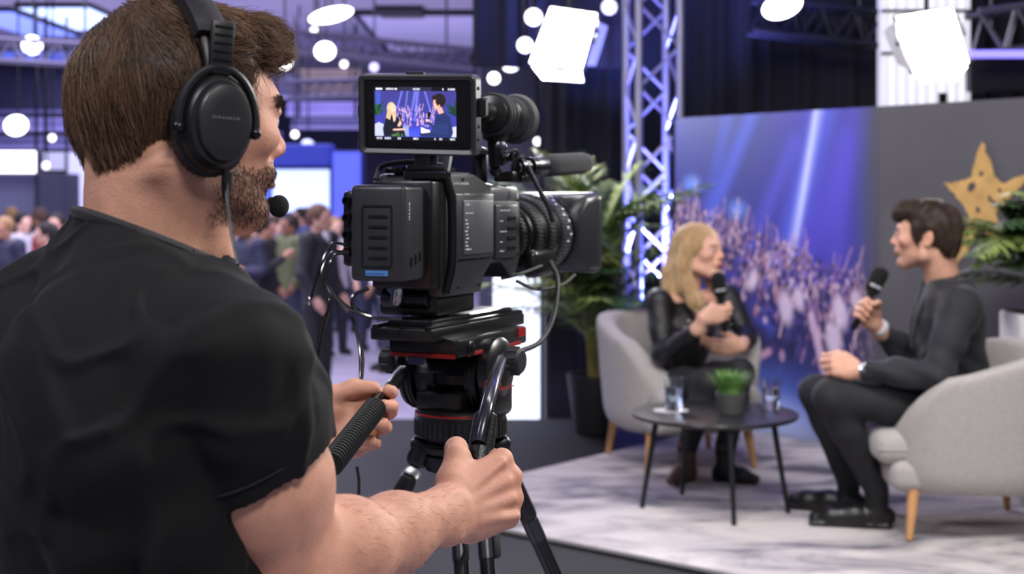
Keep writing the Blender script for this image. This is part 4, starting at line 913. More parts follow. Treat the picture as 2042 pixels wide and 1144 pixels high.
# ------------------------------------------------------------------ tripod
TC = V(-0.082, 2.39, 0)
tri = empty('tripod', (TC[0], TC[1], 0.0), 0, 'black fluid-head tripod with red trim under the video camera', 'tripod')
def build_tripod():
    Z = lambda py, Y=2.39: CAMZ - (py - HOR) / FPX * Y
    f = rotz(-RYAW) @ V(0, 1, 0); r = rotz(-RYAW) @ V(1, 0, 0); R = rotz(-RYAW); T = lambda a, b, z: V(TC[0], TC[1], z) + r * a + f * b
    B = lambda m, a, b, z, s, bev=0.003, seg=2: m.box(T(a, b, z), s, bev, R, seg)
    pl = B(MB(), -0.014, -0.01, Z(630), (0.080, 0.30, 0.012)); pl.build('camera_plate', MTD, tri, True)
    b = MB(); B(b, -0.014, -0.015, Z(648), (0.112, 0.345, 0.020)); sp = b.build('sliding_plate', PLD, tri, True)
    for s in (-1, 1): B(MB(), s * 0.047 - 0.014, -0.015, Z(637), (0.012, 0.345, 0.012)).build('plate_rail', MTD, sp, True)
    b = MB(); B(b, 0.0, -0.01, Z(676), (0.128, 0.26, 0.030), 0.005); hd = b.build('head_platform', PLD, tri, True)
    B(MB(), 0.0, -0.141, Z(691), (0.116, 0.003, 0.007), 0.001).build('trim', RED, hd, False)
    B(MB(), 0.0645, -0.01, Z(690), (0.003, 0.20, 0.006), 0.001).build('trim', RED, hd, False)
    B(MB(), 0.0645, 0.095, Z(668), (0.003, 0.030, 0.016), 0.001).build('red_badge', RED, hd, False)
    MB().lathe(T(0.062, -0.10, Z(680)), r, [(0, .013), (.004, .013), (.006, .010)], 18).build('bubble_level', MTD, hd, True)
    B(MB(), -0.012, -0.142, Z(702), (0.030, 0.003, 0.012), 0.001).build('display', mat('blue_glass', (54, 60, 92), 0.1, coat=0.5), hd, False)
    # fluid drum across, side plates and knobs
    c = T(-0.100, 0.0, Z(748)); dm = MB().lathe(c, r, [(0, .048), (.006, .056), (.030, .058), (.034, .047), (.042, .043), (.118, .043), (.126, .047), (.130, .058), (.150, .058), (.156, .050)], 40).build('fluid_drum', PLD, tri, True)
    for t in (.012, .022, .136, .146): MB().lathe(c + r * t, r, [(0, .0575), (.0015, .0595), (.0035, .0595), (.005, .0575)], 40).build('drum_ring', RUB, dm, True)
    glyphs(9, 'print', T(-0.062, -0.0432, Z(742)), r, V(0, 0, 1), 0.009, mat('grey_ink', (92, 94, 98), 0.5), dm, False)
    b = MB().lathe(T(0.058, -0.02, Z(728)), r, [(0, .048), (.004, .052), (.020, .052), (.026, .044), (.028, .02)], 44); sd = b.build('side_disc', PLD, tri, True)
    B(MB(), 0.070, -0.02, Z(778), (0.026, 0.092, 0.075), 0.012, 3).build('side_shield', PLD, sd, True)
    glyphs(9, 'print', T(0.0905, -0.050, Z(768)), f, V(0, 0, 1), 0.0105, mat('red_ink', (160, 40, 36), 0.5), sd, False)
    for s, px in ((1, 1020), (-1, 776)):
        p = at(1003 if s > 0 else 800, 718, 2.26 if s > 0 else 2.34); ax = r * s; kn = MB(); kn.lathe(p, ax, [(0, .012), (.006, .012), (.008, .018), (.012, .021), (.030, .021), (.034, .017)], 20)
        ko = kn.build('clamp_knob', RUB, tri, True)
        for i in range(10):
            t = 2 * math.pi * i / 10; q = p + ax * 0.021 + (V(0, 0, 1) * math.cos(t) + f * math.sin(t)) * 0.021; MB().cyl(q - ax * .008, q + ax * .008, .0026, seg=6).build('knob_ridge', RUB, ko, True)
    MB().lathe(T(0.0, 0.0, Z(812)), V(0, 0, 1), [(0, .040), (.03, .042), (.045, .055), (.06, .055)], 30).build('neck', PLD, tri, True)
    B(MB(), -0.01, -0.055, Z(790), (0.085, 0.035, 0.030), 0.006).build('brake_lever', PLD, tri, True)
    # bowl with red line and grooved collar
    bw = MB().lathe(T(0.0, -0.01, Z(868)), V(0, 0, 1), [(0, .058), (.004, .076), (.040, .077), (.044, .074), (.0495, .074), (.052, .060)], 48).build('levelling_bowl', PLD, tri, True)
    MB().lathe(T(0.0, -0.01, Z(820)), V(0, 0, 1), [(0, .0750), (.0005, .0764), (.0030, .0764), (.0035, .0750)], 48).build('red_line', RED, bw, True)
    for i in range(48):
        t = 2 * math.pi * i / 48; q = T(0, -0.01, Z(845)) + V(math.cos(t), math.sin(t), 0) * 0.0768; MB().box(q, (0.002, 0.0035, 0.026), 0, rotz(t)).build('grip_rib', RUB, bw, False)
    MB().lathe(T(0.0, -0.01, Z(895)), V(0, 0, 1), [(0, .064), (.006, .066), (.010, .058), (.014, .064), (.018, .058), (.024, .062)], 40).build('bowl_collar', RUB, tri, True)
    MB().lathe(T(0.0, -0.01, Z(935)), V(0, 0, 1), [(0, .050), (.004, .060), (.026, .062), (.034, .052)], 36).build('spider', PLD, tri, True)
    MB().lathe(T(0.0, -0.01, Z(1005)), V(0, 0, 1), [(0, .006), (.01, .016), (.03, .020), (.06, .020)], 20).build('bowl_clamp', RUB, tri, True)
    # legs
    top = T(0, -0.01, Z(905))
    for azd, spread in ((8, 0.44), (176, 0.50), (-78, 0.40)):
        a = math.radians(azd); o = V(math.cos(a), math.sin(a), 0); s = V(-o[1], o[0], 0); t0 = top + o * 0.066; ft = V(t0[0], t0[1], 0.03) + o * (t0[2] * spread); d = nrm(ft - t0)
        Rl = np.stack([s, nrm(np.cross(d, s)), d], 1)
        lg = MB(); lg.box(t0 - d * 0.0 + V(0, 0, 0.005), (0.058, 0.036, 0.050), 0.012, Rl, 3); lg.box(t0 + d * 0.075, (0.070, 0.030, 0.085), 0.008, Rl, 2); leg = lg.build('leg', PLD, tri, True)
        MB().box(t0 - o * 0.002 + V(0, 0, 0.018), (0.064, 0.038, 0.020), 0.008, Rl, 2).build('hinge_cap', MTD, leg, True)
        m1 = t0 + d * 0.09; m2 = t0 + d * 0.62
        for sg in (-1, 1): MB().cyl(m1 + s * 0.021 * sg, m2 + s * 0.021 * sg, 0.0125, seg=16).build('outer_tube', CAR, leg, True)
        for sg in (-1, 1): MB().cyl(t0 + d * 0.118 + s * 0.021 * sg, t0 + d * 0.155 + s * 0.021 * sg, 0.0136, seg=16).build('tube_collar', MTL, leg, True)
        MB().cyl(m2 - d * 0.05, ft + d * 0.01, 0.013, seg=14).build('inner_tube', CAR, leg, True)
        MB().box(m2, (0.072, 0.036, 0.05), 0.008, Rl, 2).build('leg_clamp', PLD, leg, True)
        MB().box(t0 + d * 0.135 + s * 0.037, (0.012, 0.022, 0.040), 0.004, Rl, 2).build('lock_lever', RUB, leg, True)
        MB().lathe(V(ft[0], ft[1], 0.0), V(0, 0, 1), [(0, .030), (.012, .028), (.03, .016), (.045, .015)], 16).build('rubber_foot', RUB, leg, True)
    # pan bars
    A0 = at(1000, 718, 2.22); A1 = at(988, 748, 1.88); A2 = at(974, 802, 1.745); A3 = at(955, 885, 1.70); A4 = at(934, 1075, 1.66)
    pb = MB().tube(bez([A0, A1, A2, A3], 10), 0.0088, 14).build('pan_bar', mat('bar_metal', (70, 72, 76), 0.22, 0.9), tri, True)
    ga = lerp(A2, A3, 0.25); MB().lathe(ga, A4 - ga, [(0, .0105), (.004, .0145), (.03, .0155), (np.linalg.norm(A4 - ga) - .02, .0150), (np.linalg.norm(A4 - ga), .010)], 20).build('pan_grip', mat('grip_rubber', (16, 16, 18), 0.35, bump=0.3, bscale=400), pb, True)
    for t in (0.42, 0.62): q = lerp(A1, A2, t); MB().cyl(q, q + nrm(A2 - A1) * 0.004, 0.0112, seg=14).build('bar_ring', RED if t < .5 else MTL, pb, True)
    L0 = at(802, 742, 2.28); L1 = at(752, 808, 2.01); L2 = at(650, 938, 1.76)
    pb = MB().tube([L0, lerp(L0, L1, .5), L1], 0.0115, 14).build('pan_bar', MTD, tri, True)
    LL = np.linalg.norm(L2 - L1); MB().lathe(lerp(L0, L1, .55), L2 - L1, [(0, .012), (.006, .0145), (LL * .9, .0155), (LL + .06, .0155), (LL + .075, .011)], 22).build('pan_grip', mat('grip_rubber', (16, 16, 18), 0.35), pb, True)
    for i in range(26): q = lerp(L1, L2, .05 + .034 * i); MB().lathe(q, L2 - L1, [(0, .0150), (.0012, .0166), (.0028, .0150)], 20).build('grip_ridge', RUB, pb, True)
    # red tether and cords hanging below the head
    MB().tube(bez([at(925, 1078, 2.2), at(928, 1100, 2.2), at(918, 1125, 2.2), at(912, 1150, 2.2)], 6), 0.004, 7).build('tether', RUB, tri, True)
build_tripod()

# ------------------------------------------------------------------ headset
def build_headset():
    HO, HR, HT = OP['HO'], OP['HR'], OP['HT']; F, L, U = HR[:, 0], HR[:, 1], HR[:, 2]
    hs = empty('headset', HT(0, 0, 0.0), 0, 'black over-ear headset with boom microphone worn by the camera operator', 'headset')
    BLK = mat('headset_plastic', (17, 17, 18), 0.42, bump=0.1, bscale=600, spec=0.45); PAD = mat('ear_leatherette', (13, 13, 14), 0.5, bump=0.2, bscale=250)
    def oval(c, ax, u, w, prof, seg=44):
        m = MB(); vs = []; fs = []
        for d, a, b in prof:
            for i in range(seg): t = 2 * math.pi * i / seg; vs.append(c + ax * d + u * a * math.cos(t) + w * b * math.sin(t))
        for j in range(len(prof) - 1):
            for i in range(seg): k = (i + 1) % seg; fs.append((j * seg + i, j * seg + k, (j + 1) * seg + k, (j + 1) * seg + i))
        fs.append(tuple(reversed(range(seg)))); fs.append(tuple((len(prof) - 1) * seg + i for i in range(seg))); m.add(vs, fs); return m
    for s in (-1, 1):
        ax = nrm(L * s - F * 0.06); c = HT(-0.004, s * 0.074, -0.002); u = nrm(F - ax * np.dot(F, ax)); w = np.cross(ax, u) * s
        pad = oval(c, ax, u, w, [(0, .032, .044), (.003, .038, .050), (.012, .0405, .0525), (.021, .0395, .0515), (.024, .035, .046)]).build('ear_cushion', PAD, hs, True)
        for i in range(40):
            t = 2 * math.pi * i / 40; q = c + ax * 0.013 + u * 0.0398 * math.cos(t) + w * 0.0518 * math.sin(t); MB().cyl(q - ax * .007, q + ax * .007, .0007, seg=5).build('cushion_pleat', PAD, pad, True)
        cup = oval(c + ax * .021, ax, u, w, [(0, .035, .047), (.006, .0362, .048), (.014, .035, .046), (.018, .031, .042), (.020, .030, .040)]).build('ear_cup', BLK, hs, True)
        oval(c + ax * .041 + u * .003, ax, u, w, [(-.004, .0275, .038), (.001, .0275, .038), (.0045, .0255, .036), (.006, .021, .031), (.0066, .012, .020)]).build('cup_face', mat('cup_face', (25, 26, 28), 0.38, coat=0.2), cup, True)
        if s < 0:
            dn = -U; glyphs(8, 'cup_lettering', c + ax * .0476 + u * -.012 + U * 0.002, u, U, 0.0058, mat('faded_ink', (96, 98, 102), 0.5), cup, False)
            glyphs(6, 'cup_lettering', c + ax * .0462 + u * -.006 + U * -0.018, u, U, 0.0040, mat('faded_ink', (96, 98, 102), 0.5), cup, False)
        # yoke: arc over the cup and slider up to the band
        arc = [c + ax * .033 + u * .039 * math.cos(t) + w * s * s * .0530 * math.sin(t) for t in np.linspace(math.radians(-8), math.radians(188), 24)] if np.dot(w, U) > 0 else [c + ax * .033 + u * .039 * math.cos(t) - w * .0530 * math.sin(t) for t in np.linspace(math.radians(-8), math.radians(188), 24)]
        yk = MB().tube(arc, 0.0042, 8).build('yoke', BLK, hs, True)
        for e in (arc[0], arc[-1]): MB().ball(e, 0.0062, None, 12, 8).build('pivot', MTD, yk, True)
        Rs = np.stack([u, ax, np.cross(u, ax)], 1)
        sl = MB().box(c + ax * .032 + U * 0.072, (0.024, 0.008, 0.052), 0.003, Rs, 2); sl = sl.build('slider', BLK, hs, True)
        for i in range(5): MB().box(c + ax * .0365 + U * (0.060 + 0.008 * i), (0.019, 0.002, 0.0022), 0.0006, Rs).build('slider_notch', MTD, sl, False)
    # band: flat strip over the crown
    vs = []; fs = []; n = 40; ts = np.linspace(-1.32, 1.32, n); mb = MB(); wd = 0.017
    def strip(r_in, r_out, w_, t0, t1, n):
        m = MB(); vs = []; fs = []
        for t in np.linspace(t0, t1, n):
            for (rr, xx) in ((r_in, -w_), (r_in, w_), (r_out - .002, w_), (r_out, w_ - .003), (r_out, -w_ + .003), (r_out - .002, -w_)):
                vs.append(HT(0.006 + xx, -math.sin(t) * (rr[0]), 0.0 + 0.028 + math.cos(t) * rr[1]) if False else HT(-0.004 + xx - 0.012 * math.cos(t), -math.sin(t) * (0.0 + rr), 0.026 + math.cos(t) * (rr + 0.004)))
        for j in range(n - 1):
            for i in range(6): k = (i + 1) % 6; fs.append((j * 6 + i, j * 6 + k, (j + 1) * 6 + k, (j + 1) * 6 + i))
        fs.append(tuple(range(6))); fs.append(tuple((n - 1) * 6 + i for i in range(6))); m.add(vs, fs); return m
    hb = strip(0.1015, 0.1085, 0.0125, -1.38, 1.38, 48).build('headband', BLK, hs, True)
    strip(0.1015, 0.1150, 0.0165, -1.02, 1.02, 40).build('band_padding', PAD, hb, True)
    for s in (-1, 1): strip(0.1020, 0.1165, 0.0172, s * 1.00 - 0.035, s * 1.00 + 0.035, 6).build('band_clip', BLK, hb, False)
    # cable of the right cup, boom and foam ball
    c = HT(-0.004, -0.074, -0.002) + (-L) * 0.03; q0 = c - U * 0.050 + F * 0.012
    MB().lathe(q0 + U * .004, -U, [(0, .0052), (.012, .0052), (.024, .0035), (.030, .0026)], 14).build('strain_relief', BLK, hs, True)
    p = [at(455, 345, 1.375), at(452, 390, 1.36), at(460, 450, 1.345), at(474, 528, 1.32)]
    MB().tube(bez([q0 - U * 0.02] + p, 10), 0.0018, 7).build('cable', BLK, hs, True)
    bt = at(556, 411, 1.57); MB().tube(bez([HT(0.035, 0.085, -0.03), HT(0.085, 0.075, -0.07), HT(0.118, 0.04, -0.090), bt + (bt * 0) + V(-0.010, 0.0, 0.008), bt], 10), 0.0022, 8).build('boom', BLK, hs, True)
    MB().ball(bt, (0.0115, 0.0115, 0.0125), None, 20, 14).build('foam_ball', mat('foam_black', (9, 9, 10), 0.95, bump=0.9, bscale=600), hs, True)
build_headset()
# ------------------------------------------------------------------ the setting
def struct(o): o['kind'] = 'structure'; return o
HALLF = mat('hall_floor', (158, 152, 168), 0.45, bump=0.05, bscale=30, var=0.15, vscale=2)
BLKF = mat('stage_floor', (15, 15, 16), 0.7, spec=0.2, bump=0.2, bscale=200, var=0.2, vscale=3)
struct(MB().box((-3, 14, -0.05), (26, 40, 0.1)).build('floor', HALLF))
struct(MB().box((-3, 14, 4.25), (26, 40, 0.1)).build('ceiling', mat('ceiling_paint', (186, 182, 204), 0.8, var=0.1, vscale=1)))
struct(MB().box((-3, 33.1, 2.1), (26, 0.2, 4.2)).build('wall_back', mat('far_wall', (74, 72, 98), 0.8, var=0.25, vscale=0.7)))
struct(MB().box((-12.1, 14, 2.1), (0.2, 40, 4.2)).build('wall_left', mat('left_wall', (84, 82, 108), 0.8, var=0.2, vscale=0.8)))
struct(MB().box((5.1, 6.5, 2.1), (0.2, 11, 4.2)).build('wall_right', mat('black_wall', (26, 26, 28), 0.8)))
plat = MB().box((1.3, 5.75, STAGE / 2), (6.9, 4.9, STAGE), 0.01).build('stage_platform', BLKF); struct(plat)  # the raised stage platform block
MB().box((-2.156, 5.75, STAGE - 0.05), (0.012, 4.9, 0.05)).build('edge_strip', mat('edge_metal', (120, 122, 128), 0.3, 0.9), plat)
MB().box((-0.7, 8.21, STAGE - 0.02), (2.9, 0.02, 0.03)).build('edge_light', mat('violet_led', (90, 70, 220), 0.4, emit=(110, 90, 255), estr=2.5), plat)

# rug: rotated rectangle with cut-pile blotches
ru = nrm(V(0.77, -0.64, 0)); rv = V(-ru[1], ru[0], 0); rc = V(-0.52, 5.84, STAGE)
def rug_mat():
    m = bpy.data.materials.new('rug_pile'); m.use_nodes = True; nt = m.node_tree; N = nt.nodes; b = N['Principled BSDF']; b.inputs['Roughness'].default_value = 0.95; b.inputs['Specular IOR Level'].default_value = 0.1
    tc = N.new('ShaderNodeTexCoord'); mp = N.new('ShaderNodeMapping'); mp.inputs['Scale'].default_value = (1.1, 2.4, 1); mp.inputs['Rotation'].default_value = (0, 0, 0.35)
    nz = N.new('ShaderNodeTexNoise'); nz.inputs['Scale'].default_value = 1.5; nz.inputs['Detail'].default_value = 7; nz.inputs['Roughness'].default_value = 0.62; nz.inputs['Distortion'].default_value = 0.8
    cr = N.new('ShaderNodeValToRGB'); e = cr.color_ramp.elements; e[0].position = 0.36; e[0].color = srgb((98, 98, 108)); e[1].position = 0.60; e[1].color = srgb((202, 195, 192))
    x = cr.color_ramp.elements.new(0.47); x.color = srgb((168, 162, 163))
    nt.links.new(tc.outputs['Object'], mp.inputs[0]); nt.links.new(mp.outputs[0], nz.inputs['Vector']); nt.links.new(nz.outputs[0], cr.inputs[0]); nt.links.new(cr.outputs[0], b.inputs['Base Color'])
    n2 = N.new('ShaderNodeTexNoise'); n2.inputs['Scale'].default_value = 130; bp = N.new('ShaderNodeBump'); bp.inputs['Strength'].default_value = 0.5; bp.inputs['Distance'].default_value = 0.004
    nt.links.new(tc.outputs['Object'], n2.inputs['Vector']); nt.links.new(n2.outputs[0], bp.inputs['Height']); nt.links.new(bp.outputs[0], b.inputs['Normal']); return m
RL, RW = 3.7, 2.95
def clip_rug(poly):
    # the far edge stops 4 cm in front of the backdrop wall
    a_, b_ = V(0.934, 8.20, 0), V(2.304, 6.40, 0); t_ = nrm(b_ - a_); n_ = V(t_[1], -t_[0], 0); n_ = n_ if n_[1] < 0 else -n_; out = []
    f_ = lambda p: float(np.dot(rc + ru * p[0] + rv * p[1] - a_, n_) - 0.04)
    for i in range(len(poly)):
        p, q = poly[i], poly[(i + 1) % len(poly)]; fp, fq = f_(p), f_(q)
        if fp >= 0: out.append(p)
        if fp * fq < 0: k = fp / (fp - fq); out.append((p[0] + (q[0] - p[0]) * k, p[1] + (q[1] - p[1]) * k))
    return out
RP = clip_rug([(0, 0), (RL, 0), (RL, RW), (0, RW)])
m = MB(); m.prism(RP, V(0, 0, 0.001), ru, rv, V(0, 0, 0.017))
rug = m.build('rug', rug_mat(), origin=None); rug.location = rc
tag(rug, 'pale grey blotchy cut-pile rug under the armchairs and table', 'rug')
m = MB(); m.tube([ru * p_[0] + rv * p_[1] + V(0, 0, 0.0105) for p_ in RP + RP[:1]], 0.0095, 8); e = m.build('binding', mat('rug_binding', (120, 117, 118), 0.9), rug, True, local=True)
RZ = STAGE + 0.019                                    # top of the rug

# ------------------------------------------------------------------ armchairs
def make_chair():
    root = empty('armchair', (0, 0, 0)); FAB = mat('chair_fabric', (166, 161, 157), 0.92, bump=0.5, bscale=420, var=0.06, vscale=60, sheen=0.25, spec=0.2); WD = mat('oak', (188, 140, 92), 0.45, bump=0.1, bscale=60, var=0.16, vscale=9, stretch=(4, 4, 0.6))
    # local: faces -y, seat centre at origin; tub shell swept round the back
    F = Field(V(-0.46, -0.46, 0.12), V(0.46, 0.46, 0.78), 0.0105)
    X, Y, Z = F.ax[0][:, None, None], F.ax[1][None, :, None], F.ax[2][None, None, :]
    th = np.arctan2(X, Y + 0.02 * Z)                   # 0 at the back
    wob = np.sqrt((X / 1.0) ** 2 + ((Y) / 1.0) ** 2)
    sq = ((np.abs(X)) ** 2.6 + (np.abs(Y)) ** 2.6) ** (1 / 2.6)
    hz = np.clip((Z - 0.18) / 0.5, 0, 1); Ro = 0.335 + 0.045 * hz ** 0.8 - 0.03 * np.clip((0.26 - Z) / 0.1, 0, 1) ** 2; Ri = Ro - 0.085
    a = np.abs(th); top = 0.70 - 0.10 * sstep(0.7, 2.2, a)
    d = np.maximum(sq - Ro, Ri - sq); d = np.maximum(d, Z - top - 0 * X); d = np.maximum(d, 0.17 - Z)
    fe = -0.325 + 0.16 * np.clip((Z - 0.26) / 0.34, 0, 1.3) ** 2.2; d = np.maximum(d, fe - Y)
    k = 0.0
    F.a = (d).astype(np.float32)
    # round the edges by a few box blurs of the field
    for _ in range(3):
        for ax in range(3):
            A = F.a; B = A.copy(); sl = [slice(None)] * 3; s0 = list(sl); s1 = list(sl); s2 = list(sl); s0[ax] = slice(0, -2); s1[ax] = slice(1, -1); s2[ax] = slice(2, None)
            B[tuple(s1)] = (A[tuple(s0)] + A[tuple(s1)] + A[tuple(s2)]) / 3; F.a = B
    v, f = F.mesh(); mesh_obj('shell', v, f, FAB, root, True, True)
    F = Field(V(-0.40, -0.46, 0.10), V(0.40, 0.36, 0.46), 0.0105); F.box(V(0, -0.035, 0.235), V(0.275, 0.300, 0.06), None, 0.045)
    v, f = F.mesh(); mesh_obj('seat_base', v, f, FAB, root, True, True)
    F = Field(V(-0.40, -0.48, 0.22), V(0.40, 0.36, 0.46), 0.0105); F.box(V(0, -0.075, 0.335), V(0.262, 0.315, 0.062), None, 0.052); F.ell(V(0, -0.08, 0.375), V(0.24, 0.28, 0.035), None, 0.03)
    v, f = F.mesh(); cu = mesh_obj('seat_cushion', v, f, FAB, root, True, True)
    MB().tube([V(0.262 * sx if abs(sx) else 0, y, 0.333) for sx, y in ((1, .2), (1, -.34), (.97, -.375), (-.97, -.375), (-1, -.34), (-1, .2))], 0.005, 6).build('piping', FAB, cu, True, True)
    for sx in (-1, 1):
        for sy, o in ((-1, 0.245), (1, 0.225)):
            MB().lathe(V(sx * 0.235, sy * o, 0.215), V(sx * 0.16, sy * 0.13, -1), [(0, .024), (.02, .024), (.20, .0135), (.2165, .0125)], 16).build('leg', WD, root, True, True)
    return root
CH = make_chair()
CH.location = (0.800, 6.83, RZ); CH.rotation_euler = (0, 0, math.radians(16))
tag(CH, 'light grey tub armchair with oak legs in which the blonde woman sits', 'armchair', 'tub armchairs on the rug')
C2 = copy_tree(CH); C2.location = (1.745, 5.50, RZ); C2.rotation_euler = (0, 0, math.radians(-92))
tag(C2, 'light grey tub armchair seen from its side, in which the dark-haired man sits', 'armchair', 'tub armchairs on the rug')

# ------------------------------------------------------------------ coffee table with glasses and plant
TBL = V(0.835, 5.86, RZ); tbl = empty('coffee_table', TBL, 0, 'round black coffee table on four thin legs between the armchairs', 'table'); BLT = mat('black_table', (34, 33, 34), 0.28, bump=0.03, bscale=50, var=0.1, vscale=5)
TT = 0.40; TH = TT - 0.019
MB().lathe(V(0, 0, TH - 0.022), V(0, 0, 1), [(0, .325), (.004, .338), (.014, .342), (.020, .340), (.022, .330)], 64).build('table_top', BLT, tbl, True, True)
for (px, py) in ((1280, 1012), (1464, 1047), (1572, 1022), (1360, 985)):
    p = floor_at(px, py, RZ) - TBL; p[2] = 0; q = p * 0.80; MB().cyl(V(q[0], q[1], TH - .02), V(p[0], p[1], 0.0), 0.0125, 0.0095, 12).build('leg', mat('black_steel', (22, 28, 30), 0.4, 0.3), tbl, True, True)
MB().lathe(V(0, 0, TH - 0.034), V(0, 0, 1), [(0, .22), (.012, .22)], 32).build('apron', BLT, tbl, True, True)
TOPZ = RZ + TH
GL = mat('clear_glass', (250, 252, 255), 0.02, trans=1.0, spec=0.5)
WAT = mat('water', (235, 244, 255), 0.0, trans=1.0)
def glass(px, py, h, label):
    Y = FPX * (CAMZ - TOPZ) / (py - HOR); p = V((px - CX0) / FPX * Y, Y, TOPZ + 0.001); r = 0.040
    g = empty('water_glass', p, 0, label, 'glass', 'water glasses on the coffee table')
    MB().lathe(V(0, 0, 0), V(0, 0, 1), [(0, r * .86), (.002, r * .9), (h, r), (h + .001, r - .001), (h, r - .0022), (.012, r * .86), (.010, r * .5)], 32).build('tumbler', GL, g, True, True)
    MB().lathe(V(0, 0, .0125), V(0, 0, 1), [(0, r * .85), (h * .62, r * .925)], 32).build('water', WAT, g, True, True); return g
glass(1344, 818, 0.135, 'tall water glass standing on a white coaster on the coffee table')
glass(1537, 816, 0.125, 'tall water glass right of the small plant on the coffee table')
Y = FPX * (CAMZ - TOPZ) / (818 - HOR); cst = MB().lathe(V((1338 - CX0) / FPX * Y, Y, TOPZ), V(0, 0, 1), [(0, .070), (.0008, .072), (.001, .070)], 40).build('coaster', mat('white_paper', (214, 213, 212), 0.3), origin=None)
tag(cst, 'white round coaster under the left water glass', 'coaster')
pp = V((1457 - CX0) / FPX * 5.80, 5.80, TOPZ); pot = empty('table_plant', pp, 0, 'small green grass-like plant in a dark grey pot on the coffee table', 'plant')
MB().lathe(V(0, 0, 0), V(0, 0, 1), [(0, .048), (.003, .052), (.082, .063), (.086, .063), (.086, .056), (.070, .054)], 32).build('pot', mat('charcoal_pot', (62, 64, 64), 0.7, bump=0.2, bscale=120), pot, True, True)
MB().lathe(V(0, 0, .060), V(0, 0, 1), [(0, .053), (.012, .053)], 24).build('soil', mat('soil', (40, 32, 26), 0.95, bump=0.6, bscale=200), pot, True, True)
def blades(n, R, seed, spread, hgt, wid):
    rd = random.Random(seed); vs = []; fs = []
    for i in range(n):
        a = rd.uniform(0, 6.283); r0 = R * math.sqrt(rd.random()); t = spread * (0.25 + 0.75 * r0 / R) * rd.uniform(.6, 1.2); h = hgt * rd.uniform(.65, 1.1); o = V(math.cos(a) * r0, math.sin(a) * r0, 0); d = V(math.cos(a), math.sin(a), 0); s = V(-d[1], d[0], 0) * wid * rd.uniform(.6, 1.2); b = len(vs)
        for k in range(4):
            u = k / 3; p = o + d * (t * h * u ** 1.6) + V(0, 0, h * u * (1 - 0.25 * t * u)); w = s * (1, .9, .65, .05)[k]; vs += [p - w, p + w]
        fs += [(b + 2 * k, b + 2 * k + 1, b + 2 * k + 3, b + 2 * k + 2) for k in range(3)]
    return vs, fs
vs, fs = blades(420, .045, 5, .62, .115, .0032); o = mesh_obj('foliage', np.array(vs) + V(0, 0, .07), fs, mat('fresh_leaf', (108, 150, 78), 0.5, var=0.3, vscale=30), pot, False, True); o['kind'] = 'stuff'

# ------------------------------------------------------------------ backdrop wall
BL = V(0.934, 8.20, STAGE); BR = V(2.95, 5.45, STAGE); bd = V(BR[0] - BL[0], BR[1] - BL[1], 0)
BR = BL + bd * ((2.304 - .934) / (BR[0] - BL[0])) if False else BR
BR = V(2.304, 6.40, STAGE); bu = nrm(BR - BL); BLen = np.linalg.norm(BR - BL) + 0.75; bn = V(bu[1], -bu[0], 0); bn = bn if bn[1] < 0 else -bn; BH = 2.13 - STAGE
bk = empty('backdrop', BL, 0, 'backdrop wall with blue concert crowd picture and dark panel with gold star', 'backdrop')
MB().prism([(0, 0), (BLen, 0), (BLen, BH), (0, BH)], V(0, 0, 0.002) - bn * 0.03, bu, V(0, 0, 1), -bn * 0.05).build('wall_panel', mat('panel_back', (30, 30, 33), 0.7), bk, False, True)
def u_of(px):                                           # distance along the wall seen at a pixel column
    k = (px - CX0) / FPX; return (k * BL[1] - BL[0]) / (bu[0] - k * bu[1])
US = u_of(1755)
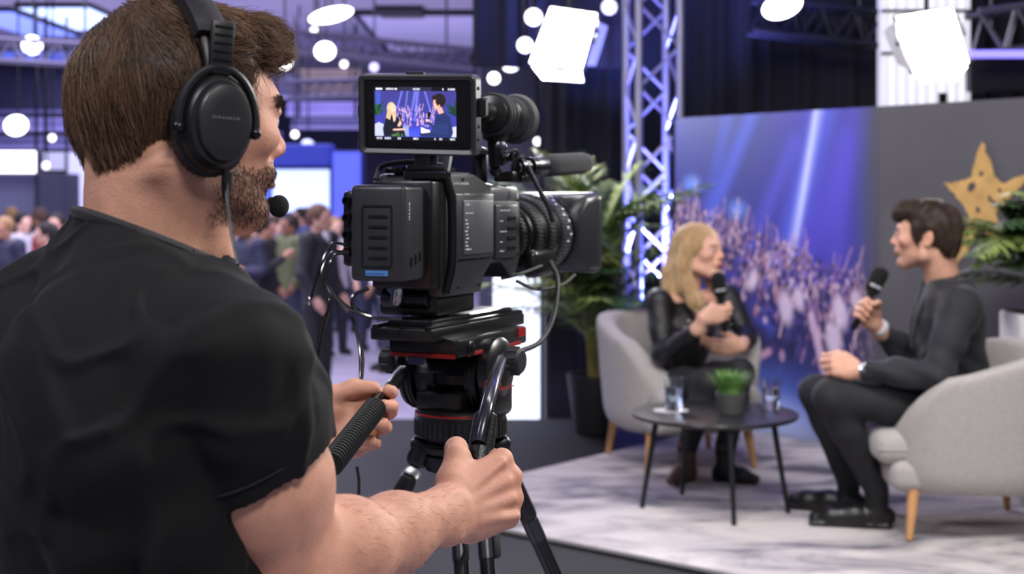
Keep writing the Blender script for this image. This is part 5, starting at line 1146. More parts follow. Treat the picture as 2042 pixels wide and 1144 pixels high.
def paint_backdrop():
    nx, ny = 330, 380; C = Canvas(nx, ny); r = random.Random(9); A = US / BH
    C.a[:] = srgb((52, 54, 112))[:3]
    C.mixc(sstep(0.0, 0.35, C.v) * .5, (58, 60, 150)); C.mixc(sstep(.30, .0, C.v) * .35, (70, 84, 150)); C.mixc(sstep(.55, .7, C.v), (44, 42, 92)); C.mixc(np.exp(-((C.u - .72) / .22) ** 2) * sstep(.6, .3, C.v) * .6, (72, 62, 186))
    for (x0, y0, x1, y1, w, c, o) in ((.78, -.05, .50, .62, .05, (86, 100, 230), .55), (.745, -.05, .60, .46, .022, (158, 170, 245), .75), (.735, -.05, .63, .38, .010, (214, 218, 252), .6), (.45, -.05, .12, .45, .03, (80, 100, 220), .5), (.30, -.02, .10, .55, .03, (70, 90, 200), .4), (.95, .0, .60, .55, .06, (84, 74, 205), .5), (.62, .1, .35, .5, .03, (90, 90, 215), .4), (.85, .1, .80, .5, .04, (92, 80, 214), .35)): C.line(x0, y0, x1, y1, w, c, o, .95)
    for q in ((.10, .22), (.34, .30)): C.ell(q[0], q[1], .04, .025, (110, 150, 240), 0, .9, .6)
    for i in range(1500):
        x = r.random(); v0 = .28 + .25 * x; y = v0 + abs(r.gauss(0, .15)) - .02; 
        if y > .86: continue
        t = (y - v0) / .4; s = (.006 + .012 * max(t, 0)) * r.uniform(.6, 1.25); col = r.choice([(176, 142, 168), (128, 94, 134), (206, 176, 196), (84, 64, 112), (44, 38, 84), (34, 31, 72), (156, 112, 128), (100, 76, 132), (38, 35, 78), (60, 50, 104), (50, 44, 96), (34, 32, 74)])
        if t > .45 and r.random() < .8: col = r.choice([(34, 32, 74), (42, 40, 92), (70, 58, 120)])
        C.ell(x, y, s * .9, s * r.uniform(.8, 1.7), col, r.uniform(-.6, .6), .45, .85)
        if r.random() < .13: C.line(x, y, x + r.uniform(-.02, .04), y - r.uniform(.03, .09), s * .35, r.choice([(190, 150, 176), (214, 180, 196), (150, 110, 150)]), .8)
    for (x, y, a, b) in ((.58, .60, .030, .05), (.64, .57, .022, .035), (.83, .60, .028, .05), (.80, .68, .034, .05), (.42, .52, .02, .035), (.90, .56, .02, .03)): C.ell(x, y, a, b, (216, 196, 222), r.uniform(-.4, .4), .5, .8)
    C.line(.36, .80, .50, .74, .012, (200, 150, 176), .8); C.line(.36, .80, .24, .76, .012, (196, 146, 166), .7); C.line(.70, .62, .76, .78, .016, (210, 180, 210), .7)
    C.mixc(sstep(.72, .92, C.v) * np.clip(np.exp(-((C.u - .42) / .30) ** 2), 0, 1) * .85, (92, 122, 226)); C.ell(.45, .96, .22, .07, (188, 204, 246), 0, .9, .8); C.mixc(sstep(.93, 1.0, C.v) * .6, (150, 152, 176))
    C.mixc(sstep(.86, 1.0, C.u), (72, 70, 82))
    return C.a, nx, ny
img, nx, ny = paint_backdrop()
gu, gz = np.meshgrid(np.linspace(0, US, nx), np.linspace(BH, 0.004, ny)); v = (gu.reshape(-1, 1) * bu + gz.reshape(-1, 1) * V(0, 0, 1)); q = np.arange(nx * ny).reshape(ny, nx); f = np.stack([q[:-1, :-1], q[1:, :-1], q[1:, 1:], q[:-1, 1:]], -1).reshape(-1, 4)
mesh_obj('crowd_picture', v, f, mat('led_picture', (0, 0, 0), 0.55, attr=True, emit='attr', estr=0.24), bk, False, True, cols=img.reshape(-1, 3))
MB().prism([(US, 0.002), (BLen, 0.002), (BLen, BH), (US, BH)], V(0, 0, 0), bu, V(0, 0, 1), -bn * 0.028).build('dark_panel', mat('grey_panel', (90, 88, 93), 0.75, var=0.10, vscale=2.5), bk, False, True)
MB().prism([(0, 0.002), (0.014, 0.002), (0.014, BH + .008), (0, BH + .008)], bn * 0.004 - bu * .012, bu, V(0, 0, 1), -bn * 0.06).build('edge_trim', MTD, bk, False, True)
# distressed gold star: brush-edged outline with holes, 4 mm proud of the panel
def star_mesh():
    def wp(px, py):
        u = u_of(px); P = BL + bu * u; return (u, CAMZ - (py - HOR) / FPX * P[1] - STAGE)
    rd = random.Random(2); out = [(1960, 283), (1972, 312), (1984, 352), (2002, 366), (2034, 352), (2062, 342), (2034, 376), (2002, 408), (1986, 424), (1996, 462), (1998, 506), (1980, 482), (1958, 452), (1944, 470), (1932, 500), (1906, 530), (1914, 500), (1922, 470), (1934, 430), (1916, 400), (1900, 382), (1882, 364), (1908, 362), (1926, 360), (1940, 350), (1946, 322)]
    P = [wp(*p) for p in out]; bm = bmesh.new(); dense = []
    for i in range(len(P)):
        a, b = np.array(P[i]), np.array(P[(i + 1) % len(P)])
        for k in range(3): t = k / 3; q = a * (1 - t) + b * t; dense.append(q + (np.array((rd.uniform(-.006, .006), rd.uniform(-.006, .006))) if k else 0))
    holes = [[(1946, 376), (1938, 384), (1930, 380), (1932, 368), (1942, 362), (1948, 368)], [(1962, 350), (1956, 354), (1953, 346), (1958, 340), (1963, 343)], [(1958, 420), (1950, 428), (1946, 416), (1952, 410)], [(1980, 398), (1974, 402), (1970, 394), (1976, 388)], [(2000, 380), (1994, 386), (1990, 378), (1996, 374)]]
    loops = [dense] + [[np.array(wp(*p)) for p in h] for h in holes]; ed = []
    for lp in loops:
        vv = [bm.verts.new(bu * p[0] + V(0, 0, 1) * p[1] + bn * 0.001) for p in lp]
        ed += [bm.edges.new((vv[i], vv[(i + 1) % len(vv)])) for i in range(len(vv))]
    bmesh.ops.triangle_fill(bm, edges=ed, use_beauty=True)
    g = bmesh.ops.extrude_face_region(bm, geom=list(bm.faces)); vs = [x for x in g['geom'] if isinstance(x, bmesh.types.BMVert)]; bmesh.ops.translate(bm, vec=bn * 0.006, verts=vs)
    bmesh.ops.recalc_face_normals(bm, faces=bm.faces); me = bpy.data.meshes.new('gold_star'); bm.to_mesh(me); bm.free(); me.materials.append(mat('gold', (214, 172, 104), 0.5, 0.1, bump=0.3, bscale=60, var=0.18, vscale=14)); o = bpy.data.objects.new('gold_star', me); COL.objects.link(o); o.parent = bk
star_mesh()

# ------------------------------------------------------------------ palms
def frond(rd, L, droop, az, up, leaf, wleaf, col):
    """one arching frond with paired leaflets; local origin at the base"""
    d = V(math.cos(az), math.sin(az), 0); s = V(-d[1], d[0], 0); vs = []; fs = []; n = 16; pts = []
    for i in range(n + 1):
        t = i / n; pts.append(d * (L * (math.cos(up) * t + droop * .35 * t * t)) + V(0, 0, L * (math.sin(up) * t - droop * .5 * t ** 2.4)))
    mb = MB(); mb.tube(pts, [0.006 * (1 - .8 * i / n) + .0012 for i in range(n + 1)], 5); vs = list(mb.v); fs = list(mb.f)
    for i in range(3, n + 1):
        for k in (0, .5):
            if i + k > n: continue
            t = (i + k) / n; p = lerp(pts[i], pts[min(i + 1, n)], k); tg = nrm(pts[min(i + 1, n)] - pts[i - 1]); ll = leaf * (math.sin(math.pi * min(1, .12 + t * .86)) ** .6) * rd.uniform(.8, 1.15)
            for sd in (-1, 1):
                o = nrm(s * sd * rd.uniform(.7, 1.0) + tg * rd.uniform(.55, 1.0) + V(0, 0, rd.uniform(-.25, .2))); w = nrm(np.cross(o, V(0, 0, 1))) * wleaf * rd.uniform(.8, 1.2); b = len(vs); e = p + o * ll + V(0, 0, -.25 * ll); mid = p + o * ll * .45 + V(0, 0, -.03 * ll)
                vs += [tuple(p - w * .3), tuple(p + w * .3), tuple(mid + w), tuple(mid - w), tuple(e)]; fs += [(b, b + 1, b + 2, b + 3), (b + 3, b + 2, b + 4)]
    return vs, fs
def palm(name, base, n, H, L, seed, label, pot_fn, base_z, tilt=(0.55, 1.35), leaf=0.22, wl=0.010, aim=None):
    rd = random.Random(seed); root = empty(name, base, 0, label, 'plant'); pot_fn(root)
    mats_ = [mat('palm_leaf', (104, 128, 66), 0.5, var=0.3, vscale=12), mat('palm_leaf_dark', (62, 92, 58), 0.5, var=0.3, vscale=12), mat('palm_leaf_pale', (140, 156, 84), 0.5, var=0.3, vscale=12)]
    for i in range(n):
        az = rd.uniform(0, 6.283) if aim is None else aim + max(-1.35, min(1.35, rd.gauss(0, .75))); up = rd.uniform(*tilt); st = base_z + H * rd.uniform(.12, .68); vs, fs = frond(rd, L * rd.uniform(.75, 1.1), rd.uniform(.3, 1.0), az, up, leaf, wl, None)
        o = V(rd.uniform(-.05, .05), rd.uniform(-.05, .05), st); mesh_obj('frond', np.array(vs) + o, fs, rd.choice(mats_), root, False, True)
        MB().tube([V(o[0] * .6, o[1] * .6, base_z - .03), o], [.0085, .006], 6).build('stem', mat('palm_stem', (132, 124, 66), 0.5, var=0.2, vscale=20), root, True, True)
    return root
def pot_round(root):
    MB().lathe(V(0, 0, 0), V(0, 0, 1), [(0, .10), (.01, .115), (.30, .155), (.32, .157), (.32, .140), (.27, .135)], 32).build('pot', mat('black_pot', (34, 35, 38), 0.5), root, True, True)
    MB().lathe(V(0, 0, .25), V(0, 0, 1), [(0, .13), (.02, .13)], 24).build('soil', mat('soil', (40, 32, 26), 0.95, bump=0.6, bscale=200), root, True, True)
def pot_box(root):
    F = MB().box((0, 0, .40), (.26, .26, .80), .012, seg=2); F.build('planter', mat('white_planter', (222, 220, 218), 0.45), root, True, True)
    MB().box((0, 0, .80), (.235, .235, .008)).build('soil', mat('soil', (40, 32, 26), 0.95), root, False, True)
palm('areca_palm', V(0.455, 7.72, STAGE), 84, 1.15, .70, 3, 'tall feathery areca palm in black pot behind the blonde woman', pot_round, .27, (0.55, 1.50), .22, .0095)
palm('leafy_plant', V(2.22, 5.98, STAGE), 40, .46, .40, 8, 'leafy green plant in tall white planter behind the man', pot_box, .80, (0.30, 1.45), .13, .010, aim=math.radians(215))

# ------------------------------------------------------------------ black drapes, white column, truss, studio lights
def drape(name, x0, x1, Y, z0, z1, label, rgb=(30, 30, 33), amp=.05, n=None, cat='curtain'):
    n = n or int((x1 - x0) * 60); vs = []; fs = []
    for i in range(n + 1):
        x = x0 + (x1 - x0) * i / n; y = Y + amp * math.sin(x * 26 + 1.5 * math.sin(x * 7)) + amp * .4 * math.sin(x * 61)
        vs += [(x, y, z0), (x, y, z1), (x, y + .02, z1), (x, y + .02, z0)]
    for i in range(n):
        a = 4 * i
        for k in range(4): m_ = (k + 1) % 4; fs.append((a + k, a + m_, a + 4 + m_, a + 4 + k))
    fs += [(0, 1, 2, 3), tuple(4 * n + k for k in (3, 2, 1, 0))]
    b = MB(); b.add(vs, fs); o = b.build(name, mat('drape_%d_%d' % rgb[:2], rgb, 0.9, bump=0.3, bscale=200), None, True); tag(o, label, cat); return o
drape('stage_drape', 0.24, 5.0, 10.2, 0.002, 4.19, 'wide black stage drape hanging behind the backdrop and truss', (21, 21, 23), .028)
drape('hanging_banner', at(942, 0, 9.6)[0], at(1262, 0, 9.6)[0], 9.7, at(0, 132, 9.6)[2], 4.19, 'short dark drape hung high behind the left studio light', (24, 24, 27), .02)
o = MB().box(V((at(955, 0, 10.6)[0] + .30) / 2, 10.6, 1.45), (.30 - at(955, 0, 10.6)[0], .06, 2.9), .01).build('partition_panel', mat('slate_panel', (72, 72, 92), 0.6, var=.1, vscale=2), origin=None); tag(o, 'slate grey partition panel behind the camera lens', 'partition')
lb = MB().box(V(at(1030, 0, 9.2)[0], 9.2, .58), (.30, .08, 1.156), .01).build('light_box', mat('backlit_panel', (230, 234, 245), 0.4, emit=(226, 234, 255), estr=1.7), origin=None); tag(lb, 'glowing white backlit panel beyond the tripod head', 'light box')
o = MB().box(V(at(1118, 0, 8.9)[0], 8.9, .62), (.20, .30, 1.24), .02).build('speaker_column', mat('black_box', (18, 18, 20), 0.5), origin=None); tag(o, 'black upright column box beside the glowing panel', 'column')
wc = empty('white_column', (at(1845, 0, 9.4)[0], 9.4, 0), 0, 'white slatted column wall made to glow as if lit, behind the right studio light', 'column')
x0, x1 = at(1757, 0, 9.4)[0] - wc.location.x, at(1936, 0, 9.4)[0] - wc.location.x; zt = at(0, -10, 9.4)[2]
MB().box(((x0 + x1) / 2, .06, zt / 2), (x1 - x0, .1, zt), .004).build('core', mat('white_wall_glow', (226, 224, 226), 0.6, emit=(226, 224, 230), estr=.55), wc, False, True)  # emission stands in for light falling on the wall
for i in range(9): x = x0 + (x1 - x0) * (i + .5) / 9; MB().box((x, 0, zt / 2), ((x1 - x0) / 9 * .8, .03, zt), .004).build('slat', mat('white_slat_glow', (222, 220, 224), 0.6, emit=(226, 224, 230), estr=.8), wc, False, True)  # slats glow by themselves to look lit
MB().box(((x0 + x1) / 2 + .1, -.03, 2.30), (.05, .04, .12)).build('bracket', MTD, wc, False, True)
for i in range(2): MB().box(((x0 + x1) / 2, -.02, 2.62 + .28 * i), (x1 - x0, .05, .02)).build('cross_bar', MTL, wc, False, True)

def truss(name, a, b, w, label, nb, lit=None, parts=4, rot=0, rgb=(196, 192, 198), hang=False):
    a = np.asarray(a, float); b = np.asarray(b, float); ax = nrm(b - a); L = np.linalg.norm(b - a); ref = V(0, 1, 0) if abs(ax[1]) < .9 else V(1, 0, 0); u = nrm(np.cross(ax, ref)); wv = np.cross(ax, u); u, wv = u * math.cos(rot) + wv * math.sin(rot), wv * math.cos(rot) - u * math.sin(rot)
    t = empty(name, a, 0, label, 'truss'); AL = mat('aluminium_%d' % rgb[0], rgb, 0.38, 0.55)
    if hang:
        for q_ in (.15, .85): p_ = ax * L * q_; MB().cyl(p_, V(p_[0], p_[1], 4.20 - a[2]), .014, seg=8).build('hanger', mat('steel_rod', (60, 60, 66), .4, .6), t, True, True)
    cs = [(u * sx + wv * sy) * w / 2 for sx, sy in ((-1, -1), (1, -1), (1, 1), (-1, 1))]
    for c in cs: MB().cyl(c, c + ax * L, .024, seg=12).build('chord', AL, t, True, True)
    for k in range(4):
        c0, c1 = cs[k], cs[(k + 1) % 4]
        for i in range(nb):
            p, q = (c0, c1) if i % 2 == 0 else (c1, c0); MB().cyl(p + ax * L * i / nb, q + ax * L * (i + 1) / nb, .011, seg=8).build('brace', AL, t, True, True)
    return t
tx = at(1303, 0, 9.0)[0]
truss('truss_tower', (tx, 9.05, .80), (tx, 9.05, 4.18), .27, 'silver square truss tower lit blue, standing behind the backdrop', 13, rot=.22, rgb=(158, 156, 172))
tb = MB().box((tx, 9.05, .398), (.42, .42, .792), .015).build('pedestal', mat('black_box', (18, 18, 20), 0.5), origin=None); tag(tb, 'black box pedestal under the truss tower', 'pedestal')
def spot(name, loc, tgt, power, col, ang=50, label=None):
    """a small wash lamp: can, yoke, glowing lens and its own light"""
    loc = np.asarray(loc, float); d = nrm(np.asarray(tgt) - loc); t = empty(name, loc, 0, label, 'spotlight')
    MB().lathe(-d * .10, d, [(0, .03), (.02, .05), (.12, .06), (.125, .054), (.10, .05)], 20).build('can', PLD, t, True, True)
    MB().lathe(d * .012, d, [(0, .050), (.004, .045), (.006, .01)], 20).build('lens', mat('lamp_%s' % name, (255, 255, 255), .4, emit=tuple(int(c * 255) for c in col), estr=12), t, True, True)
    l = bpy.data.lights.new('wash', 'SPOT'); l.energy = power; l.color = col; l.spot_size = math.radians(ang); l.spot_blend = .6; l.shadow_soft_size = .05
    o = bpy.data.objects.new('wash', l); COL.objects.link(o); o.location = loc + d * .05; o.rotation_euler = Vector(d).to_track_quat('-Z', 'Y').to_euler(); attach(o, t); return t
spot('truss_wash', (tx - .02, 8.90, .92), (tx, 9.10, 2.6), 1500, (.16, .20, 1.0), 80, 'small blue wash lamp on the truss pedestal')
spot('truss_wash', (tx + .10, 9.05, .86), (tx, 9.05, 3.4), 1000, (.22, .20, 1.0), 70, 'small blue wash lamp inside the foot of the truss tower')

def panel_light(center, corners, Y, flaps, label, power, target, strength):
    """LED panel: housing, bright face, barn doors, yoke. corners/flaps in pixels at distance Y (px, py, dY)"""
    P = [at(c[0], c[1], Y + (c[2] if len(c) > 2 else 0)) for c in corners]; ctr = sum(P) / 4; n = nrm(np.cross(P[1] - P[0], P[3] - P[0])); n = n if n[1] < 0 else -n
    t = empty('studio_light', ctr, 0, label, 'studio light', 'studio panel lights'); P = [p - ctr for p in P]
    WH = mat('panel_face', (255, 255, 255), .5, emit=(255, 253, 250), estr=strength); GB = mat('flap_white', (205, 203, 200), .35, .1)
    def slab(q, th, off): b = MB(); b.add([p + n * off for p in q] + [p + n * (off - th) for p in q], [(0, 1, 2, 3), (7, 6, 5, 4), (0, 4, 5, 1), (1, 5, 6, 2), (2, 6, 7, 3), (3, 7, 4, 0)]); return b
    slab([p * 1.05 for p in P], .05, -.006).build('housing', mat('lamp_housing', (40, 40, 42), .4), t, False, True); slab(P, .006, .0).build('diffuser', WH, t, False, True)
    for fl in flaps: q = [at(c[0], c[1], Y + (c[2] if len(c) > 2 else 0)) - ctr for c in fl]; slab(q, .006, 0).build('barn_door', GB, t, False, True)
    e = nrm(P[1] - P[0]); m_ = MB(); w = np.linalg.norm(P[1] - P[0]) / 2 + .03; hb = ctr * 0 - n * .09
    m_.tube([e * w - n * .03, e * w - n * .12 + V(0, 0, .1), -e * w - n * .12 + V(0, 0, .1), -e * w - n * .03], .009, 8); m_.build('yoke', MTD, t, True, True)
    MB().cyl(-n * .12 + V(0, 0, .1), V(-n[0] * .12, -n[1] * .12, 4.19 - ctr[2]), .014, seg=10).build('drop_pole', MTD, t, True, True)
    l = bpy.data.lights.new('panel_glow', 'AREA'); l.energy = power; l.size = .4; l.color = (1, .97, .94); o = bpy.data.objects.new('panel_glow', l); COL.objects.link(o); o.location = Vector(ctr + n * .03); o.rotation_euler = Vector(np.asarray(target) - ctr).to_track_quat('-Z', 'Y').to_euler(); attach(o, t)
    return t
panel_light(None, [(1098, 14), (1190, 27, -.10), (1160, 136, -.10), (1056, 125)], 8.6, [[(1186, 40, .0), (1212, 52, .16), (1188, 131, .16), (1162, 130, .0)], [(1060, 130), (1158, 141), (1164, 163, -.16), (1082, 158, -.16)]], 'left studio light panel glowing white in front of the dark drape', 75, (1.0, 6.4, 1.0), 9)
panel_light(None, [(1788, 33), (1899, 15), (1932, 125), (1822, 143)], 7.6, [[(1782, 45), (1816, 140), (1790, 128, .16), (1762, 62, .16)], [(1824, 147), (1930, 130), (1906, 160, -.16), (1838, 164, -.16)]], 'right studio light panel glowing white above the gold star', 75, (1.2, 5.9, 1.0), 9)
def small_lamp(px, py, Y, r, label, group=None, est=10, col=(255, 253, 250), ln=1.0, rot=0.0, drop=True, name='ceiling_lamp'):
    c = at(px, py, Y); t = empty(name, c, 0, label, 'lamp', group)
    R = np.array([[math.cos(rot), 0, math.sin(rot)], [0, 1, 0], [-math.sin(rot), 0, math.cos(rot)]])
    b = MB(); b.ball(V(0, 0, 0), V(r * ln, r * .5, r), R, 18, 10); b.build('bulb', mat('lamp_glow_%d_%d' % (int(est * 10), col[2] + col[0] * 300), (255, 255, 255), .4, emit=col, estr=est), t, True, True)
    MB().lathe(V(0, r * .1, 0), V(0, 1, .15), [(0, r * .92), (r * .9, r * .98), (r * 1.5, r * .6), (r * 1.8, r * .25)], 16).build('housing', PLD, t, True, True)
    if drop and c[2] < 4.0: MB().cyl(V(0, r * .6, r), V(0, r * .6, 4.19 - c[2]), .012, seg=8).build('drop_rod', MTD, t, True, True)
    return t
small_lamp(1560, 12, 8.8, .075, 'elongated white spotlight high above the blue backdrop', est=9, ln=1.7, rot=-.35)
small_lamp(1064, 34, 9.2, .055, 'small lamp at upper left of the left studio light', est=3)
small_lamp(1047, 90, 9.2, .050, 'small lamp at lower left of the left studio light', est=3)
small_lamp(985, 156, 10.0, .042, 'small pale lamp beside the monitor', est=4); small_lamp(1018, 132, 10.0, .04, 'tiny lamp above the monitor corner', est=3, ln=1.4); small_lamp(1072, 282, 10.3, .028, 'tiny lamp low on the slate partition', est=3)
small_lamp(1215, 14, 9.3, .05, 'dim lamp right of the left studio light', est=1.2)
o = MB().cyl(V(at(1084, 0, 9.0)[0], 9.62, .03), V(at(1084, 0, 9.0)[0], 9.62, at(0, 150, 9.0)[2]), .016, seg=10); o.lathe(V(at(1084, 0, 9.0)[0], 9.62, .001), V(0, 0, 1), [(0, .16), (.02, .16), (.03, .03)], 20); o = o.build('light_stand', MTD, None, True); tag(o, 'thin dark light stand below the left studio light', 'stand')
truss('ceiling_truss', at(1500, 30, 9.6) + V(0, 0, 0), at(1752, 62, 9.6), .22, 'dark horizontal ceiling truss above the blue backdrop', 8, rgb=(44, 44, 48), hang=True)
truss('ceiling_truss', at(1944, 70, 8.8), at(2160, 40, 8.8), .26, 'short ceiling truss at the upper right corner of the picture', 6, rgb=(120, 118, 126), hang=True)
o = MB().box(at(2050, 108, 8.6), (.72, .05, .045), .01).build('led_bar', mat('violet_bar', (150, 140, 250), .4, emit=(140, 130, 255), estr=1.6)); tag(o, 'violet glowing light bar under the upper right truss', 'light bar')
o = MB().box(at(2040, 150, 9.0), (.70, .10, .21), .01).build('black_fascia', mat('black_box', (18, 18, 20), .5)); tag(o, 'black fascia board above the star panel at right', 'board')
# ------------------------------------------------------------------ the two guests
def microphone(a, b, r_ball, label):
    """hand microphone from tail a to the centre of the ball b"""
    a = np.asarray(a, float); b = np.asarray(b, float); ax = nrm(b - a); L = np.linalg.norm(b - a); t = empty('hand_microphone', a, 0, label, 'microphone', 'hand microphones'); o = a * 0
    MB().lathe(o, ax, [(0, .010), (.004, .013), (L * .45, .0145), (L * .72, .018), (L * .78, .019)], 20).build('handle', mat('mic_body', (24, 25, 27), .35, .3), t, True, True)
    MB().lathe(o + ax * (L * .30), ax, [(0, .0146), (.001, .0158), (.010, .0158), (.011, .0146)], 20).build('switch_ring', MTL, t, True, True)
    w = MB().lathe(o + ax * (L * .66), ax, [(0, .016), (.004, r_ball * .72), (.018, r_ball * .92), (L * .34, r_ball), (L * .34 + r_ball * .55, r_ball * .88), (L * .34 + r_ball * .85, r_ball * .58), (L * .34 + r_ball, .004)], 24).build('foam_windscreen', mat('foam_black', (9, 9, 10), .95, bump=.9, bscale=600), t, True, True)
    u = nrm(np.cross(ax, V(0, 1, 0))); fr = nrm(np.cross(u, ax)); fr = fr if fr[1] < 0 else -fr
    for i in (-2, -1, 0, 1, 2):
        an = i * .32; n_ = fr * math.cos(an) + u * math.sin(an); R = np.stack([np.cross(ax, n_), ax, n_], 1); MB().box(o + ax * (L * .80) + n_ * r_ball * .985, (r_ball * .22, r_ball * (.34 if i % 2 else .26), .002), 0, R).build('white_mark', MARK, t, False, True)
    return t
def seat_lower(F, hips, knees, ankles, pel, k=0.03, r=(.090, .066, .050)):
    F.ell(pel, V(.155, .135, .105), None, k)
    for h, kn, an in zip(hips, knees, ankles): F.chain([pel * .35 + h * .65, lerp(h, kn, .5), kn], [r[0], r[0] * .88, r[1]], k); F.chain([kn, lerp(kn, an, .35), an], [r[1] * .96, r[1] * .92, r[2]], k)

def build_man():
    rnd = np.random.RandomState(5); HO = at(1848, 474, 5.50); HF = nrm(V(-0.93, 0.36, -0.02)); HR = basis(HF); HS = 1.10; HT = lambda *p: HO + HR @ (np.array(p) * HS)
    NB = at(1885, 560, 5.52); SL = at(1918, 612, 5.34); SR_ = at(1890, 605, 5.70); EL = at(1868, 748, 5.25); WL = at(1712, 738, 5.33); ER = at(1822, 712, 5.74); WR = at(1756, 662, 5.66); PEL = at(1905, 800, 5.51)
    hips = [at(1890, 812, 5.40), at(1885, 805, 5.62)]; kn = [at(1656, 792, 5.36), at(1628, 782, 5.62)]; an = [at(1748, 985, 5.46), at(1692, 962, 5.70)]
    # skin
    Fh = Field(HO - V(.21, .21, .26), HO + V(.21, .21, .2), .0042); head_sdf(Fh, HO, HR, HS); Fh.cone(HT(-.03, 0, -.05), NB + V(0, 0, -.03), .063, .068, .03); vh, fh = Fh.mesh()
    Fa = Field(np.minimum.reduce([WR, WL, ER, EL]) - V(.16, .12, .12), np.maximum.reduce([WR, WL, ER, EL, SL, SR_]) + V(.08, .12, .08), .0045)
    Fa.cone(ER, WR, .040, .029, .02); Fa.cone(EL, WL, .042, .030, .02); Fa.cone(EL, SL, .042, .045, .02); Fa.cone(ER, SR_, .040, .045, .02)
    dR = nrm(V(-.55, -.10, .80)); grip = [(60, 88, 55), (66, 90, 55), (72, 90, 52), (78, 88, 50)]
    ma = at(1700, 657, 5.60); mb_ = at(1754, 548, 5.60); max_ = nrm(mb_ - ma)
    hc = lerp(ma, mb_, .36)
    RmR, _ = hand_sdf(Fa, hc + V(.055, .035, -.055), V(-.62, -.30, .62), max_, 'R', grip, [(.02, .028, -.008), (.048, .046, -.020), (.070, .050, -.042), (.086, .044, -.058)], 1.08)
    Fa.cone(WR, hc + V(.055, .035, -.055), .030, .029, .02)
    hand_sdf(Fa, WL, V(-.90, .10, .22), V(-.10, .35, .9), 'L', [(45, 60, 35), (52, 66, 38), (58, 70, 40), (62, 70, 40)], [(.02, .028, -.008), (.050, .046, -.018), (.078, .050, -.030), (.100, .044, -.038)], 1.08)
    va, fa = Fa.mesh()
    Ft = Field(PEL - V(.3, .3, .12), NB + V(.3, .3, .05), .014); Ft.chain([PEL, lerp(PEL, NB, .55), NB + V(0, 0, -.05)], [.10, .10, .06], .03); Ft.cone(SL, SR_, .045, .045, .03); vt, ft = Ft.mesh()
    v, f = join([(vh, fh), (va, fa), (vt, ft)]); base = V(PEL[0], PEL[1], RZ); sk = np.array(srgb((205, 156, 132))[:3])
    body = mesh_obj('person', v, f, skin_mat('skin_operator'), None, True, cols=face_cols(v, HO, HR, HS, sk, .25, (90, 66, 54)), origin=base)
    tag(body, 'dark-haired man in charcoal suit seated in profile, speaking into a hand microphone', 'person'); eyes(body, HO, HR, HS, (60, 44, 34))
    # jacket
    F = Field(V(1.10, 5.0, .72), V(2.10, 6.05, 1.60), .0062); T = lambda px, py, Y: at(px, py, Y)
    tu = nrm(NB - PEL); tf = nrm(V(-1, .12, 0) - tu * np.dot(V(-1, .12, 0), tu)); tl = np.cross(tu, tf); TM = np.stack([tf, tl, tu], 1); Lz = np.linalg.norm(NB - PEL)
    F.loft(PEL, TM, [(-.08, 0, 0, .135, .185), (.06, .0, 0, .135, .180), (.20, .005, 0, .128, .182), (.34, .0, 0, .130, .190), (.42, -.01, 0, .112, .180), (.48, -.01, 0, .085, .135), (Lz + .015, .0, 0, .068, .075)], .03, 2.3)
    for S, E, W in ((SL, EL, WL), (SR_, ER, WR)):
        F.cone(NB + V(0, 0, -.055), S, .055, .062, .05); F.chain([S, lerp(S, E, .5), E], [.070, .062, .056], .035); F.chain([E, lerp(E, W, .5), W + nrm(E - W) * .035], [.056, .050, .040], .03)
    F.cone(NB + V(-.045, 0, -.01), NB + tf * .13 + tu * -.20, .045, .012, .01, 'sub')
    F.disp(lambda x, y, z: .010 * (vnoise(x * 16, y * 12, z * 13) - .5) + .004 * np.sin(z * 70 + x * 40 + 6 * vnoise(x * 9, y * 9, z * 9)) * sstep(1.25, 1.0, z), .025)
    v, f = F.mesh(); SU = mat('charcoal_suit', (27, 27, 32), .8, bump=.3, bscale=500, var=.08, vscale=20, sheen=.06); jk = mesh_obj('jacket', v, f, SU, body, True)
    F = Field(PEL + V(-.3, -.3, -.1), NB + V(.3, .3, .08), .0085); F.loft(PEL, TM, [(-.02, .0, 0, .118, .165), (.34, .004, 0, .120, .172), (.46, 0, 0, .078, .11), (Lz + .02, 0.004, 0, .066, .068)], .02); v, f = F.mesh(); mesh_obj('shirt', v, f, mat('black_shirt', (22, 22, 25), .7), body, True)
    m = MB()
    for s in (-1, 1):
        p = [NB + tl * .065 * s + V(0, 0, .012) - tf * .02, NB + tl * .078 * s + tf * .065 - tu * .02, NB + tl * .060 * s + tf * .130 - tu * .14, NB + tl * .015 * s + tf * .145 - tu * .26]
        MB().tube(bez(p, 6), [.014] * 6 + [.024] * 6 + [.014] * 6 + [.006], 8, .4).build('lapel', SU, jk, True)
    MB().tube(bez([NB + tl * .074 + tf * .03 + V(0, 0, -.01), NB + tl * .066 - tf * .045 + V(0, 0, .020), NB - tf * .084 + V(0, 0, .030), NB - tl * .066 - tf * .045 + V(0, 0, .020), NB - tl * .074 + tf * .03 + V(0, 0, -.01)], 6), .022, 8, .45).build('collar', SU, jk, True)
    MB().ball(PEL + tf * .137 + tu * .17, .008, None, 10, 8).build('button', PLD, jk, True)
    for W, E in ((WL, EL), (hc + V(.055, .035, -.055), ER)): q = W + nrm(E - W) * .026; MB().lathe(q, nrm(E - W), [(0, .033), (.001, .036), (.018, .037), (.02, .03)], 20).build('shirt_cuff', mat('white_cuff', (196, 198, 205), .7), body, True)
    ax = nrm(EL - WL); wt = MB().lathe(WL + ax * .003, ax, [(0, .030), (.001, .034), (.014, .035), (.015, .031)], 20).build('wrist_watch', MTL, body, True); MB().lathe(WL + ax * .010 + V(0, -.030, .012), V(0, -1, .3), [(0, .017), (.007, .017), (.008, .013)], 18).build('watch_case', CHR, wt, True)
